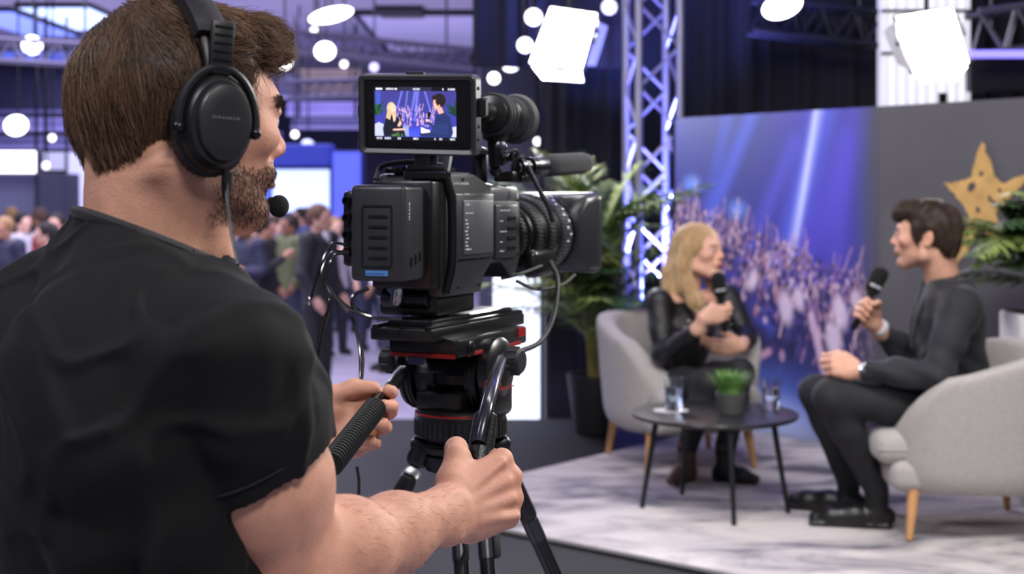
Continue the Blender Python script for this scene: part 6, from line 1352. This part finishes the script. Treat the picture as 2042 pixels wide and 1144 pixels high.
    # trousers and shoes
    F = Field(V(1.0, 5.2, .42), V(2.05, 5.85, 1.05), .0068); seat_lower(F, hips, kn, [a + V(0, 0, .02) for a in an], PEL + V(0, 0, -.03)); F.disp(lambda x, y, z: .010 * (vnoise(x * 15, y * 15, z * 12) - .5), .02)
    v, f = F.mesh(); mesh_obj('trousers', v, f, mat('charcoal_trousers', (24, 24, 28), .82, bump=.3, bscale=500), body, True)
    for a, toe in ((an[0], at(1640, 1040, 5.50)), (an[1], at(1610, 1012, 5.78))):
        F = Field(np.minimum(a, toe) - V(.09, .09, .25), np.maximum(a, toe) + V(.12, .09, .1), .0062); g = V(a[0], a[1], RZ + .001); tg = V(toe[0], toe[1], RZ); d = nrm(tg - g); Ls = .27
        F.chain([g - d * .035 + V(0, 0, .040), g + d * .08 + V(0, 0, .040), g + d * (Ls - .10) + V(0, 0, .032), g + d * (Ls - .04) + V(0, 0, .026)], [.038, .043, .040, .026], .02); F.cone(g + V(0, 0, .05), V(a[0], a[1], a[2] + .02), .040, .042, .02); F.box(g + d * .10 + V(0, 0, .010), V(.155, .042, .010), np.stack([d, np.cross(V(0, 0, 1), d), V(0, 0, 1)], 1), .008, .004); F.plane(g, V(0, 0, -1))
        v, f = F.mesh(); mesh_obj('shoe', v, f, mat('polished_leather', (17, 15, 15), .38), body, True)
        MB().lathe(V(a[0], a[1], g[2] + .085), V(0, 0, 1), [(0, .0445), (.05, .047)], 16).build('sock', mat('black_sock', (16, 16, 18), .9), body, True)
    # hair
    Fq = Field(HO - V(.2, .2, .15), HO + V(.2, .2, .22), .0042); e = lambda c, r, k=.02, op='add': Fq.ell(HT(*c), np.array(r) * HS, HR, k, op)
    e((-.016, 0, .045), (.106, .088, .090), 0); e((-.06, 0, -.01), (.055, .072, .070), .03); e((.045, 0, .095), (.062, .06, .036), .03); e((.078, 0.01, .088), (.032, .05, .024), .02)
    for s in (-1, 1): e((.022, s * .068, .03), (.018, .012, .042), .012)
    e((.120, 0, .0), (.066, .1, .072), .01, 'sub'); e((.035, 0, -.12), (.09, .1, .086), .01, 'sub')
    for s in (-1, 1): e((-.008, s * .088, -.004), (.026, .022, .034), .008, 'sub'); e((.075, s * .066, .01), (.036, .036, .056), .01, 'sub')
    Fq.disp(lambda x, y, z: .012 * (vnoise(x * 40, y * 40, z * 30) - .5), .02); vq, fq = Fq.mesh(); hair = mesh_obj('hair', vq, fq, HAIRM(), body, True, cols=np.tile(srgb((42, 32, 27))[:3], (len(vq), 1)))
    wh = HT(-.06, 0, .12); fl = lambda P, g: (P - wh) / (np.linalg.norm(P - wh, axis=1, keepdims=True) + 1e-6) + V(0, 0, -.5) + .9 * np.stack([vnoise(P[:, 0] * 30 + k, P[:, 1] * 30, P[:, 2] * 30) - .5 for k in range(3)], 1)
    sv, sf, cid, tt = strands(Fq, vq[rnd.choice(len(vq), 2200)], fl, .055, 5, .0013, (-.003, .006), rnd, .3); st = mesh_obj('hair_strands', sv, sf, HAIRM(), hair, True, cols=strand_cols(cid, tt, (38, 28, 23), (92, 72, 58), rnd)); st['kind'] = 'stuff'
    microphone(ma, mb_, .034, 'black hand microphone held by the man in the charcoal suit')
build_man()

def build_woman():
    rnd = np.random.RandomState(6); HO = at(1392, 505, 6.70); az = math.radians(-36); HF = V(math.cos(az), math.sin(az), .03); HR = basis(HF); HS = 1.09; HT = lambda *p: HO + HR @ (np.array(p) * HS)
    NB = at(1372, 585, 6.74); SR_ = at(1312, 600, 6.60); SL = at(1452, 592, 6.84); ER = at(1322, 706, 6.50); WR = at(1392, 656, 6.36); EL = at(1488, 672, 6.72); WL = at(1478, 690, 6.50); PEL = at(1345, 762, 6.74)
    hips = [at(1322, 768, 6.62), at(1388, 762, 6.78)]; kn = [at(1412, 762, 6.30), at(1476, 742, 6.36)]; an = [at(1370, 915, 6.34), at(1446, 922, 6.33)]; sk = np.array(srgb((222, 172, 148))[:3])
    Fh = Field(HO - V(.2, .2, .24), HO + V(.2, .2, .18), .0045); head_sdf(Fh, HO, HR, HS, jaw=.8); Fh.cone(HT(-.025, 0, -.05), NB + V(0, 0, -.03), .047, .052, .03); vh, fh = Fh.mesh()
    ma = at(1446, 662, 6.30); mb_ = at(1432, 556, 6.30); mx = nrm(mb_ - ma); hc = lerp(ma, mb_, .45)
    Fa = Field(np.minimum.reduce([WR, WL, ER, EL, hc]) - V(.22, .14, .14), np.maximum.reduce([WR, WL, ER, EL, SL, SR_]) + V(.14, .12, .10), .0048); hw = hc + V(-.075, .03, -.045)
    Fa.chain([SR_, ER, WR, hw], [.040, .038, .030, .026], .02); Fa.chain([SL, EL, WL], [.040, .036, .026], .02)
    hand_sdf(Fa, hw, V(.80, -.35, .25), mx, 'R', [(58, 86, 50), (62, 88, 50), (66, 88, 50), (70, 86, 48)], [(.02, .026, -.008), (.046, .044, -.020), (.066, .048, -.040), (.080, .044, -.054)], 1.02)
    hand_sdf(Fa, WL, V(-.95, -.25, -.03), V(-.1, -.3, .9), 'L', [(20, 25, 15), (24, 30, 18), (28, 34, 20), (32, 36, 20)], [(.02, .026, -.006), (.046, .046, -.012), (.070, .056, -.018), (.09, .058, -.024)], 1.05)
    va, fa = Fa.mesh()
    tu = nrm(NB - PEL); fw = V(math.cos(math.radians(-48)), math.sin(math.radians(-48)), 0); tf = nrm(fw - tu * np.dot(fw, tu)); tl = np.cross(tu, tf); TM = np.stack([tf, tl, tu], 1); Lz = np.linalg.norm(NB - PEL)
    tor = [(-.04, 0, 0, .105, .155), (.08, 0, 0, .095, .130), (.20, .012, 0, .108, .140), (.27, .012, 0, .112, .150), (.34, .0, 0, .090, .150), (.40, -.005, 0, .065, .095), (Lz + .01, 0, 0, .050, .052)]
    Ft = Field(np.minimum(PEL, NB) - V(.25, .25, .1), np.maximum(PEL, NB) + V(.25, .25, .06), .0075); Ft.loft(PEL, TM, tor, .02); Ft.cone(SL, SR_, .042, .042, .03); vt, ft = Ft.mesh()
    Fl = Field(V(.70, 6.2, .45), V(1.0, 6.42, .62), .0075)
    v, f = join([(vh, fh), (va, fa), (vt, ft)]); base = V(PEL[0], PEL[1], RZ)
    body = mesh_obj('person', v, f, skin_mat('skin_operator'), None, True, cols=face_cols(v, HO, HR, HS, sk, 0, brow_rgb=(120, 92, 66), lip=(190, 100, 104)), origin=base); tag(body, 'blonde woman in black sequinned jacket seated in armchair, holding a hand microphone', 'person'); eyes(body, HO, HR, HS, (70, 95, 110))
    F = Field(V(.50, 6.15, .72), V(1.28, 7.05, 1.45), .0065); F.loft(PEL, TM, [(t, cx, cy, rx + .012, ry + .012) for t, cx, cy, rx, ry in tor[:-1]] + [(Lz - .03, 0, 0, .055, .062)], .03)
    for S, E, W in ((SR_, ER, WR), (SL, EL, WL)):
        F.cone(NB + V(0, 0, -.06), S, .045, .050, .05); F.chain([S, lerp(S, E, .5), E], [.056, .050, .046], .03); F.chain([E, W + nrm(E - W) * (.04 if W is WR else .13)], [.046, .042], .03)
    F.cone(NB + tf * .03 + V(0, 0, .0), NB + tf * .11 - tu * .13, .050, .040, .01, 'sub'); F.cone(NB + tf * .11 - tu * .13, NB + tf * .125 - tu * .25, .036, .004, .008, 'sub')
    F.disp(lambda x, y, z: .009 * (vnoise(x * 18, y * 18, z * 16) - .5), .02)
    v, f = F.mesh(); m_ = mat('sequin_fabric', (22, 21, 23), .48, .0, bump=.9, bscale=190, spec=.5, var=.4, vscale=120); jk = mesh_obj('jacket', v, f, m_, body, True)
    nq = 1500; P_ = v[rnd.choice(len(v), nq)]; g = F.grad(P_); nn = g + .55 * rnd.randn(nq, 3); nn /= np.linalg.norm(nn, axis=1, keepdims=True); a_ = np.cross(nn, V(.3, .2, 1)); a_ /= np.linalg.norm(a_, axis=1, keepdims=True); b_ = np.cross(nn, a_); P_ = P_ + g * .003
    qv = np.stack([P_ + (a_ * cx_ + b_ * cy_) * .0038 for cx_, cy_ in ((1, 0), (0, 1), (-1, 0), (0, -1))], 1).reshape(-1, 3); sq_ = mesh_obj('sequins', qv, np.arange(nq * 4).reshape(-1, 4), mat('sequin', (120, 112, 110), .18, 1.0), jk, False); sq_['kind'] = 'stuff'
    F = Field(V(.5, 6.05, .42), V(1.35, 7.0, 1.05), .0072); seat_lower(F, hips, kn, [a + V(0, 0, .05) for a in an], PEL + V(0, 0, -.05), .03, (.082, .060, .046)); v, f = F.mesh(); mesh_obj('trousers', v, f, mat('black_trousers', (24, 24, 26), .75, bump=.2, bscale=400), body, True)
    for a, d, c in ((an[0], nrm(V(-.55, -.8, 0)), (88, 66, 52)), (an[1], nrm(V(.75, -.6, 0)), (20, 19, 20))):
        g = V(a[0], a[1], RZ + .001); F = Field(g - V(.2, .2, .02), g + V(.22, .2, .25), .0068); F.chain([g - d * .03 + V(0, 0, .038), g + d * .08 + V(0, 0, .034), g + d * .15 + V(0, 0, .026)], [.034, .036, .022], .02); F.chain([g + V(0, 0, .05), g + V(0, 0, .16)], [.040, .046], .02); F.box(g - d * .035 + V(0, 0, .012), V(.026, .026, .012), None, .006, .006); F.plane(g, V(0, 0, -1)); v, f = F.mesh(); mesh_obj('boot', v, f, mat('boot_%d' % c[0], c, .45), body, True)
    MB().lathe(WL + nrm(EL - WL) * .02, nrm(EL - WL), [(0, .026), (.002, .029), (.012, .029), (.014, .026)], 18).build('bracelet', CHR, body, True)
    # long hair
    Fq = Field(HO - V(.26, .24, .36), HO + V(.22, .22, .18), .0055); e = lambda c, r, k=.02, op='add': Fq.ell(HT(*c), np.array(r) * HS, HR, k, op)
    e((-.014, 0, .040), (.106, .090, .094), 0); e((-.05, 0, -.03), (.066, .085, .09), .03); e((.112, 0, -.012), (.074, .098, .098), .012, 'sub'); e((.03, 0, -.14), (.08, .09, .085), .02, 'sub')
    Fq.chain([HT(-.01, -.080, .04), HT(-.028, -.094, -.05), HT(-.010, -.098, -.13), HT(.030, -.090, -.20), HT(.045, -.075, -.245)], [.028, .034, .034, .030, .008], .03)
    Fq.chain([HT(.0, .076, .05), HT(.0, .090, -.05), HT(.02, .088, -.13), HT(.055, .07, -.195)], [.024, .026, .024, .006], .03)
    Fq.chain([HT(-.07, -.03, .0), HT(-.085, -.07, -.10), HT(-.080, -.10, -.18), HT(-.055, -.13, -.22)], [.05, .048, .038, .010], .04); Fq.chain([HT(-.08, .03, .0), HT(-.09, .05, -.10), HT(-.08, .06, -.17)], [.05, .045, .012], .04)
    Fq.disp(lambda x, y, z: .010 * (vnoise(x * 38, y * 38, z * 14) - .5), .02); vq, fq = Fq.mesh(); c0 = np.array(srgb((172, 138, 96))[:3]); hair = mesh_obj('hair', vq, fq, HAIRM(), body, True, cols=np.tile(c0, (len(vq), 1)))
    fl = lambda P, g: np.stack([.35 * (P[:, 0] - HO[0]) / .1, .35 * (P[:, 1] - HO[1]) / .1, -1 + 0 * P[:, 0]], 1) + .6 * np.stack([vnoise(P[:, 0] * 25 + k, P[:, 1] * 25, P[:, 2] * 18) - .5 for k in range(3)], 1)
    sv, sf, cid, tt = strands(Fq, vq[rnd.choice(len(vq), 2600)], fl, .11, 6, .0014, (-.003, .004), rnd, .15); st = mesh_obj('hair_strands', sv, sf, HAIRM(), hair, True, cols=strand_cols(cid, tt, (160, 124, 82), (246, 222, 180), rnd)); st['kind'] = 'stuff'
    microphone(ma, mb_, .033, 'black hand microphone held by the blonde woman')
build_woman()
# ------------------------------------------------------------------ the hall behind: booths, lamps, crowd
def glow(name, rgb, e): return mat(name, rgb, .5, emit=rgb, estr=e)
def booth(name, px0, py0, px1, py1, Y, label, face, depth=.5, header=None, floor=True, frame=(60, 60, 78), cat='booth'):
    a = at(px0, py0, Y); b = at(px1, py1, Y); w = b[0] - a[0]; z1 = a[2]; z0 = 0.0 if floor else b[2]; c = V((a[0] + b[0]) / 2, Y, z0); t = empty(name, c, 0, label, cat); FM = mat('booth_frame_%d_%d' % (frame[0], frame[2]), frame, .6)
    MB().box((0, depth / 2, (z1 - z0) / 2), (w, depth, z1 - z0), .02).build('core', FM, t, False, True)
    zb = max(b[2], z0) - z0; MB().box((0, -.015, (zb + z1 - z0) / 2), (w * .94, .03, (z1 - z0 - zb) * .94), .005).build('screen', face, t, False, True)
    for s in (-1, 1): MB().box((s * w * .485, -.03, (z1 - z0) / 2), (w * .03, .07, z1 - z0), .004).build('post', FM, t, False, True)
    if header: MB().box((0, -.05, z1 - z0 + .18), (w * 1.04, .5, .30), .02).build('header', header, t, False, True)
    if not floor: 
        for s in (-1, 1): MB().cyl((s * w * .4, depth / 2, z1 - z0), (s * w * .4, depth / 2, 4.19 - z0), .02, seg=6).build('hanger', MTD, t, True, True)
    return t
LIL = mat('lilac_header', (120, 112, 160), .6)
booth('video_wall', 540, 335, 662, 425, 20, 'bright white-blue video wall beyond the operator\'s microphone', glow('screen_white', (190, 208, 255), 1.5), header=mat('deep_blue_header', (40, 46, 120), .5, emit=(40, 60, 200), estr=.6), frame=(40, 48, 130), cat='screen')
booth('video_wall', 662, 300, 722, 440, 19, 'blue glowing screen column left of the video camera battery', glow('screen_blue', (84, 98, 225), .9), frame=(50, 56, 140), cat='screen')
booth('video_wall', 425, 300, 545, 440, 23, 'blue video wall partly hidden behind the operator\'s face', glow('screen_blue2', (90, 110, 230), .9), frame=(50, 56, 140), cat='screen')
booth('lit_banner', 135, 300, 208, 420, 18, 'tall white lit banner left of the operator\'s neck', glow('banner_white', (196, 198, 240), .85), cat='banner')
booth('booth_wall', 76, 345, 134, 442, 17, 'dark slate booth wall at far left', mat('slate_dark', (58, 60, 84), .6), cat='booth')
booth('booth_wall', -60, 345, 76, 445, 19, 'grey-blue booth wall at the left picture edge', mat('slate_light', (128, 130, 160), .6), cat='booth')
booth('light_sign', -30, 300, 78, 346, 18.5, 'white glowing sign panel at the left picture edge', glow('sign_white', (250, 250, 255), 3.0), floor=False, depth=.2, cat='sign')
booth('light_sign', 80, 303, 134, 340, 19.5, 'dim white sign panel beside the glowing one', glow('sign_grey', (200, 200, 225), .5), floor=False, depth=.2, cat='sign')
for i, (x0, y0, x1, y1, Y, rgb, lab) in enumerate(((575, 205, 735, 232, 24, (132, 122, 178), 'lilac fascia beam above the blue screens'), (-40, 236, 205, 262, 22, (112, 106, 150), 'lilac fascia beam at upper left'), (-40, 272, 210, 296, 24, (96, 92, 132), 'grey-violet fascia beam above the white sign'), (590, 140, 720, 198, 26, (122, 104, 96), 'brown bulkhead box under the ceiling'), (0, 128, 145, 232, 27, (58, 56, 78), 'dark bulkhead at left under the ceiling'), (720, 150, 960, 300, 25, (70, 68, 96), 'dark violet bulkhead behind the monitor'), (585, 236, 720, 258, 21, (90, 86, 128), 'lower violet fascia beam'), (440, 150, 600, 200, 25, (70, 66, 90), 'dark bulkhead behind the operator\'s forehead'), (440, 262, 560, 296, 22, (64, 70, 130), 'blue fascia beam at the operator\'s nose'))):
    a = at(x0, y0, Y); b = at(x1, y1, Y); o = empty('fascia_beam', V((a[0] + b[0]) / 2, Y, b[2]), 0, lab, 'beam', None); h = a[2] - b[2]; w = b[0] - a[0]
    MB().box((0, 0, h / 2), (w, .4, h), .02).build('board', mat('fascia_%d' % i, rgb, .7, var=.2, vscale=1.5), o, False, True); MB().box((0, -.21, h * .08), (w, .03, .05), .005).build('lower_trim', mat('fascia_trim', (150, 145, 190), .5), o, False, True)
    for s in (-1, 1): MB().cyl((s * w * .42, 0, h), (s * w * .42, 0, 4.19 - b[2]), .025, seg=6).build('hanger', MTD, o, True, True)
# hanging rigging and lamps
for (a, b, lab) in ((at(-60, 96, 15), at(210, 112, 15), 'thin lighting truss across the upper left'), (at(580, 82, 17), at(945, 118, 17), 'dark lighting truss behind the monitor'), (at(575, 180, 19), at(720, 176, 19), 'short lighting truss above the lilac beam')): truss('lighting_truss', a, b, .22, lab, 12, rgb=(96, 92, 116), hang=True)
AMB = (255, 250, 245)
for (px, py, Y, r, ln, rot, e, col, lab) in ((660, 30, 16, .085, 3.0, -.22, 5, AMB, 'long white ceiling lamp above the monitor'), (648, 102, 16, .105, 1.1, 0, 5, AMB, 'round white ceiling lamp above and left of the monitor'), (627, 62, 18, .05, 1, 0, 4, AMB, 'small lamp between the long and the round ceiling lamp'), (566, 122, 15, .09, 1, 0, 5, (255, 238, 214), 'warm lamp at the operator\'s forehead'), (686, 128, 18, .045, 1, 0, 3, AMB, 'tiny lamp right of the round ceiling lamp'), (746, 134, 18, .055, 1, 0, 2, (190, 180, 255), 'small violet lamp above the monitor corner'), (64, 90, 15, .10, 1.1, .2, 4, (240, 240, 255), 'white lamp at upper left under the truss'), (32, 250, 17, .12, 1.2, -.1, 5, AMB, 'round white lamp at the left picture edge'), (104, 275, 18, .045, 1, 0, 3, AMB, 'tiny lamp right of the round left lamp'), (588, 268, 20, .05, 1, 0, 3, AMB, 'tiny lamp above the bright video wall'), (614, 288, 20, .07, 1.3, .3, .9, (170, 190, 255), 'pale blue lamp above the bright video wall'), (92, 330, 18, .05, 1, 0, 2, AMB, 'tiny lamp beside the white sign')): small_lamp(px, py, Y, r, lab, est=e, col=col, ln=ln, rot=rot)
for (px, Y, w, d, rgb, e, lab) in ((165, 20.0, .95, 2.6, (176, 196, 255), 2.2, 'large pale blue ceiling light panel behind the operator\'s hair'), (40, 20.6, .80, 3.0, (130, 148, 255), 1.3, 'large blue ceiling light panel at the top left corner'), (120, 25.5, 2.6, 2.0, (100, 120, 245), .8, 'far blue ceiling light panel'), (800, 19.4, .62, .9, (30, 30, 36), 0, 'dark ceiling vent above the monitor'), (900, 22, 2.4, 5.0, (186, 178, 226), .32, 'lilac ceiling panel above the monitor')):
    x = (px - CX0) / FPX * Y; o = empty('ceiling_panel', (x, Y, 4.20), 0, lab, 'ceiling panel'); MB().box((0, 0, -.03), (w * 1.05, d * 1.05, .058), .01).build('frame', MTD if e else PLD, o, False, True)
    MB().box((0, 0, -.064), (w * .96, d * .96, .008)).build('diffuser', mat('ceil_%d' % px, rgb, .5, emit=rgb if e else None, estr=e), o, False, True)

# ---- crowd: three builds, each with body, hair, top, trousers, shoes
def crowd_proto(kind):
    H = 1.60; r = random.Random(kind); HO = V(0, 0, 1.47); HR = basis(V(0, -1, -.03)); L = V(1, 0, 0); shp = {}
    sh = [V(-.18, .0, 1.30), V(.18, .0, 1.30)]; el = [V(-.25, .02, 1.03), V(.25, .02, 1.03)]; wr = [V(-.22, -.10, .82), V(.22, -.10, .82)]
    if kind == 1: el[0] = V(-.22, -.06, 1.04); wr[0] = V(-.08, -.22, 1.18)
    if kind == 2: el = [V(-.23, -.02, 1.04), V(.23, -.02, 1.04)]; wr = [V(.05, -.20, 1.06), V(-.05, -.22, 1.00)]
    F = Field(V(-.36, -.36, .62), V(.36, .24, 1.64), .0125); head_sdf(F, HO, HR, .92, detail=False); F.cone(HO + V(0, .02, -.05), V(0, .01, 1.26), .052, .058, .03); F.cone(sh[0], sh[1], .045, .045, .03); F.cone(sh[0], el[0], .042, .038, .02); F.cone(sh[1], el[1], .042, .038, .02)
    for e, w in zip(el, wr): F.cone(e, w, .036, .028, .02); d = nrm(w - e); F.chain([w, w + d * .05, w + d * .11], [.030, .036, .022], .02); F.cone(w + d * .02, w + d * .06 + V(0, -.035, 0), .014, .011, .01)
    shp['body'] = F.mesh()
    F = Field(V(-.2, -.2, 1.10), V(.2, .2, 1.66), .0125); F.ell(HO + V(0, .012, .036), V(.084, .100, .088), None, 0); F.ell(HO + V(0, .05, -.005), V(.070, .055, .065), None, .03); F.ell(HO + V(0, -.11, -.005), V(.1, .07, .078), None, .01, 'sub'); F.ell(HO + V(0, -.03, -.11), V(.1, .085, .08), None, .01, 'sub')
    if kind == 2: F.chain([HO + V(0, .07, 0), HO + V(0, .10, -.14), HO + V(0, .09, -.24)], [.06, .065, .02], .04)
    shp['hair'] = F.mesh()
    F = Field(V(-.38, -.36, .70), V(.38, .26, 1.42), .0125); F.loft(V(0, .01, 0), I3, [(.76, 0, 0, .170, .118), (.95, 0, 0, .160, .112), (1.15, 0, 0, .178, .120), (1.28, 0, 0, .168, .10), (1.36, 0, 0, .075, .065)], .03)
    for s, e, w in zip(sh, el, wr): F.ell(s, .068, None, .04); F.chain([s, e, lerp(e, w, .82)], [.064, .052, .042], .03)
    F.disp(lambda x, y, z: .012 * (vnoise(x * 14 + kind * 7, y * 14, z * 12) - .5), .03); shp['top'] = F.mesh()
    F = Field(V(-.3, -.25, .05), V(.3, .25, .90), .0125); F.loft(V(0, .01, 0), I3, [(.72, 0, 0, .160, .115), (.84, 0, 0, .150, .11)], .02)
    for s in (-1, 1): F.chain([V(s * .085, .01, .76), V(s * .10, 0, .44), V(s * .11, .02, .08)], [.088, .064, .052], .03)
    shp['trousers'] = F.mesh()
    F = Field(V(-.2, -.22, -.02), V(.2, .12, .14), .0105)
    F.chain([V(0, .05, .035), V(.003, -.08, .035), V(.006, -.14, .028)], [.036, .040, .028], .02); F.cone(V(0, .02, .04), V(0, .02, .09), .038, .042, .01)
    F.plane(V(0, 0, .001), V(0, 0, -1)); shp['shoe'] = F.mesh(); return shp
PROT = {}
def crowd_mesh(kind, part):
    if (kind, part) not in PROT:
        v, f = CPS[kind][part]; me = bpy.data.meshes.new('crowd_' + part); me.vertices.add(len(v)); me.vertices.foreach_set('co', v.astype(np.float32).ravel()); me.loops.add(f.size); me.loops.foreach_set('vertex_index', f.astype(np.int32).ravel()); me.polygons.add(len(f)); me.polygons.foreach_set('loop_start', np.arange(0, f.size, 4, dtype=np.int32)); me.update(calc_edges=True); me.polygons.foreach_set('use_smooth', np.ones(len(f), bool)); me.materials.append(None); PROT[(kind, part)] = me
    return PROT[(kind, part)]
CPS = {k: crowd_proto(k) for k in (0, 1, 2)}
def crowd_person(x, y, rot, scale, kind, skin, hair, top, trs, label, group=None):
    ob = {}
    for part, dx in (('body', 0), ('hair', 0), ('top', 0), ('trousers', 0), ('shoe', -.11), ('shoe', .11)):
        o = bpy.data.objects.new('person' if part == 'body' else part, crowd_mesh(kind, part)); COL.objects.link(o); ob[part] = o
        rgb = {'body': skin, 'hair': hair, 'top': top, 'trousers': trs, 'shoe': (28, 26, 26)}[part]
        o.material_slots[0].link = 'OBJECT'; o.material_slots[0].material = mat('cloth_%d_%d_%d' % rgb, rgb, .75, var=.08, vscale=8)
        if part != 'body': o.parent = ob['body']; o.location.x = dx
    b = ob['body']; b.location = (x, y, 0.0); b.rotation_euler = (0, 0, rot); b.scale = (scale,) * 3; tag(b, label, 'person', group); return b
# the standing man in the suit
q = at(637, 795, 11.75); sp = crowd_person(q[0], 11.75, math.radians(68), 1.015, 0, (190, 146, 128), (92, 66, 50), (38, 38, 42), (32, 32, 38), 'standing man in dark suit facing right, between the operator and the tripod')
F = Field(V(-.12, -.2, 1.0), V(.12, 0, 1.38), .008); F.cone(V(0, -.055, 1.32), V(0, -.10, 1.05), .052, .014, .01, flat=(V(0, 1, 0), .6)); v, f = F.mesh(); o = mesh_obj('shirt_front', v, f, mat('white_shirt', (210, 208, 212), .7), sp, True, True)
NAMES = {(150, 60, 60): 'red', (44, 46, 70): 'navy', (190, 186, 196): 'pale grey', (30, 30, 34): 'black', (120, 84, 140): 'violet', (92, 98, 66): 'olive', (74, 84, 130): 'blue', (222, 220, 226): 'white', (108, 74, 60): 'brown', (160, 120, 150): 'mauve'}
TOPS = list(NAMES); SK = [(206, 160, 140), (176, 128, 106), (222, 176, 156), (130, 92, 74)]; HRS = [(34, 26, 22), (70, 50, 38), (22, 20, 20), (150, 116, 78)]; HN = {(34, 26, 22): 'dark-haired', (70, 50, 38): 'brown-haired', (22, 20, 20): 'black-haired', (150, 116, 78): 'fair-haired'}
rd = random.Random(12)
spots = [(112, 14.0, 'left'), (8, 13.2, 'left'), (46, 15, 'left'), (78, 15.8, 'left'), (150, 16.6, 'left'), (-22, 16.2, 'left'), (22, 17.2, 'left'), (168, 13.6, 'left'), (92, 12.6, 'left'), (178, 15.5, 'left'),
         (455, 14.5, 'mid'), (482, 13.4, 'mid'), (508, 15.2, 'mid'), (530, 13.8, 'mid'), (556, 16.0, 'mid'), (578, 14.4, 'mid'), (598, 17.2, 'mid'), (470, 17.8, 'mid'), (548, 18.6, 'mid'), (498, 19.2, 'mid'), (612, 19.2, 'mid'), (434, 16.6, 'mid'), (668, 15.0, 'mid'), (690, 17.5, 'mid'), (446, 20.6, 'mid'), (522, 16.4, 'mid'),
         (742, 15.5, 'right'), (776, 13.6, 'right'), (800, 17, 'right'), (752, 18, 'right'), (836, 15.5, 'right')]
used = {}
REF = {'left': 'in the crowd at the left picture edge', 'mid': 'in the crowd between operator and video camera', 'right': 'in the crowd below the video camera'}
for i, (px, Y, zone) in enumerate(spots):
    x = (px - CX0) / FPX * Y; top = TOPS[i % len(TOPS)]; hr = HRS[(i * 7 + i // 4) % 4]; k = (0, 1, 2)[i % 3]; key = (zone, NAMES[top], HN[hr])
    n = used.get(key, 0); used[key] = n + 1
    lab = '%s person in %s top %s' % (HN[hr], NAMES[top], REF[zone])
    if n: lab = 'farther ' + lab
    crowd_person(x, Y, rd.uniform(-1.6, 1.6) + (math.pi if rd.random() < .3 else 0), rd.uniform(.90, .97), k, SK[i % 4], hr, top, rd.choice([(32, 34, 46), (40, 40, 44), (58, 62, 84)]), lab, 'crowd in the hall')
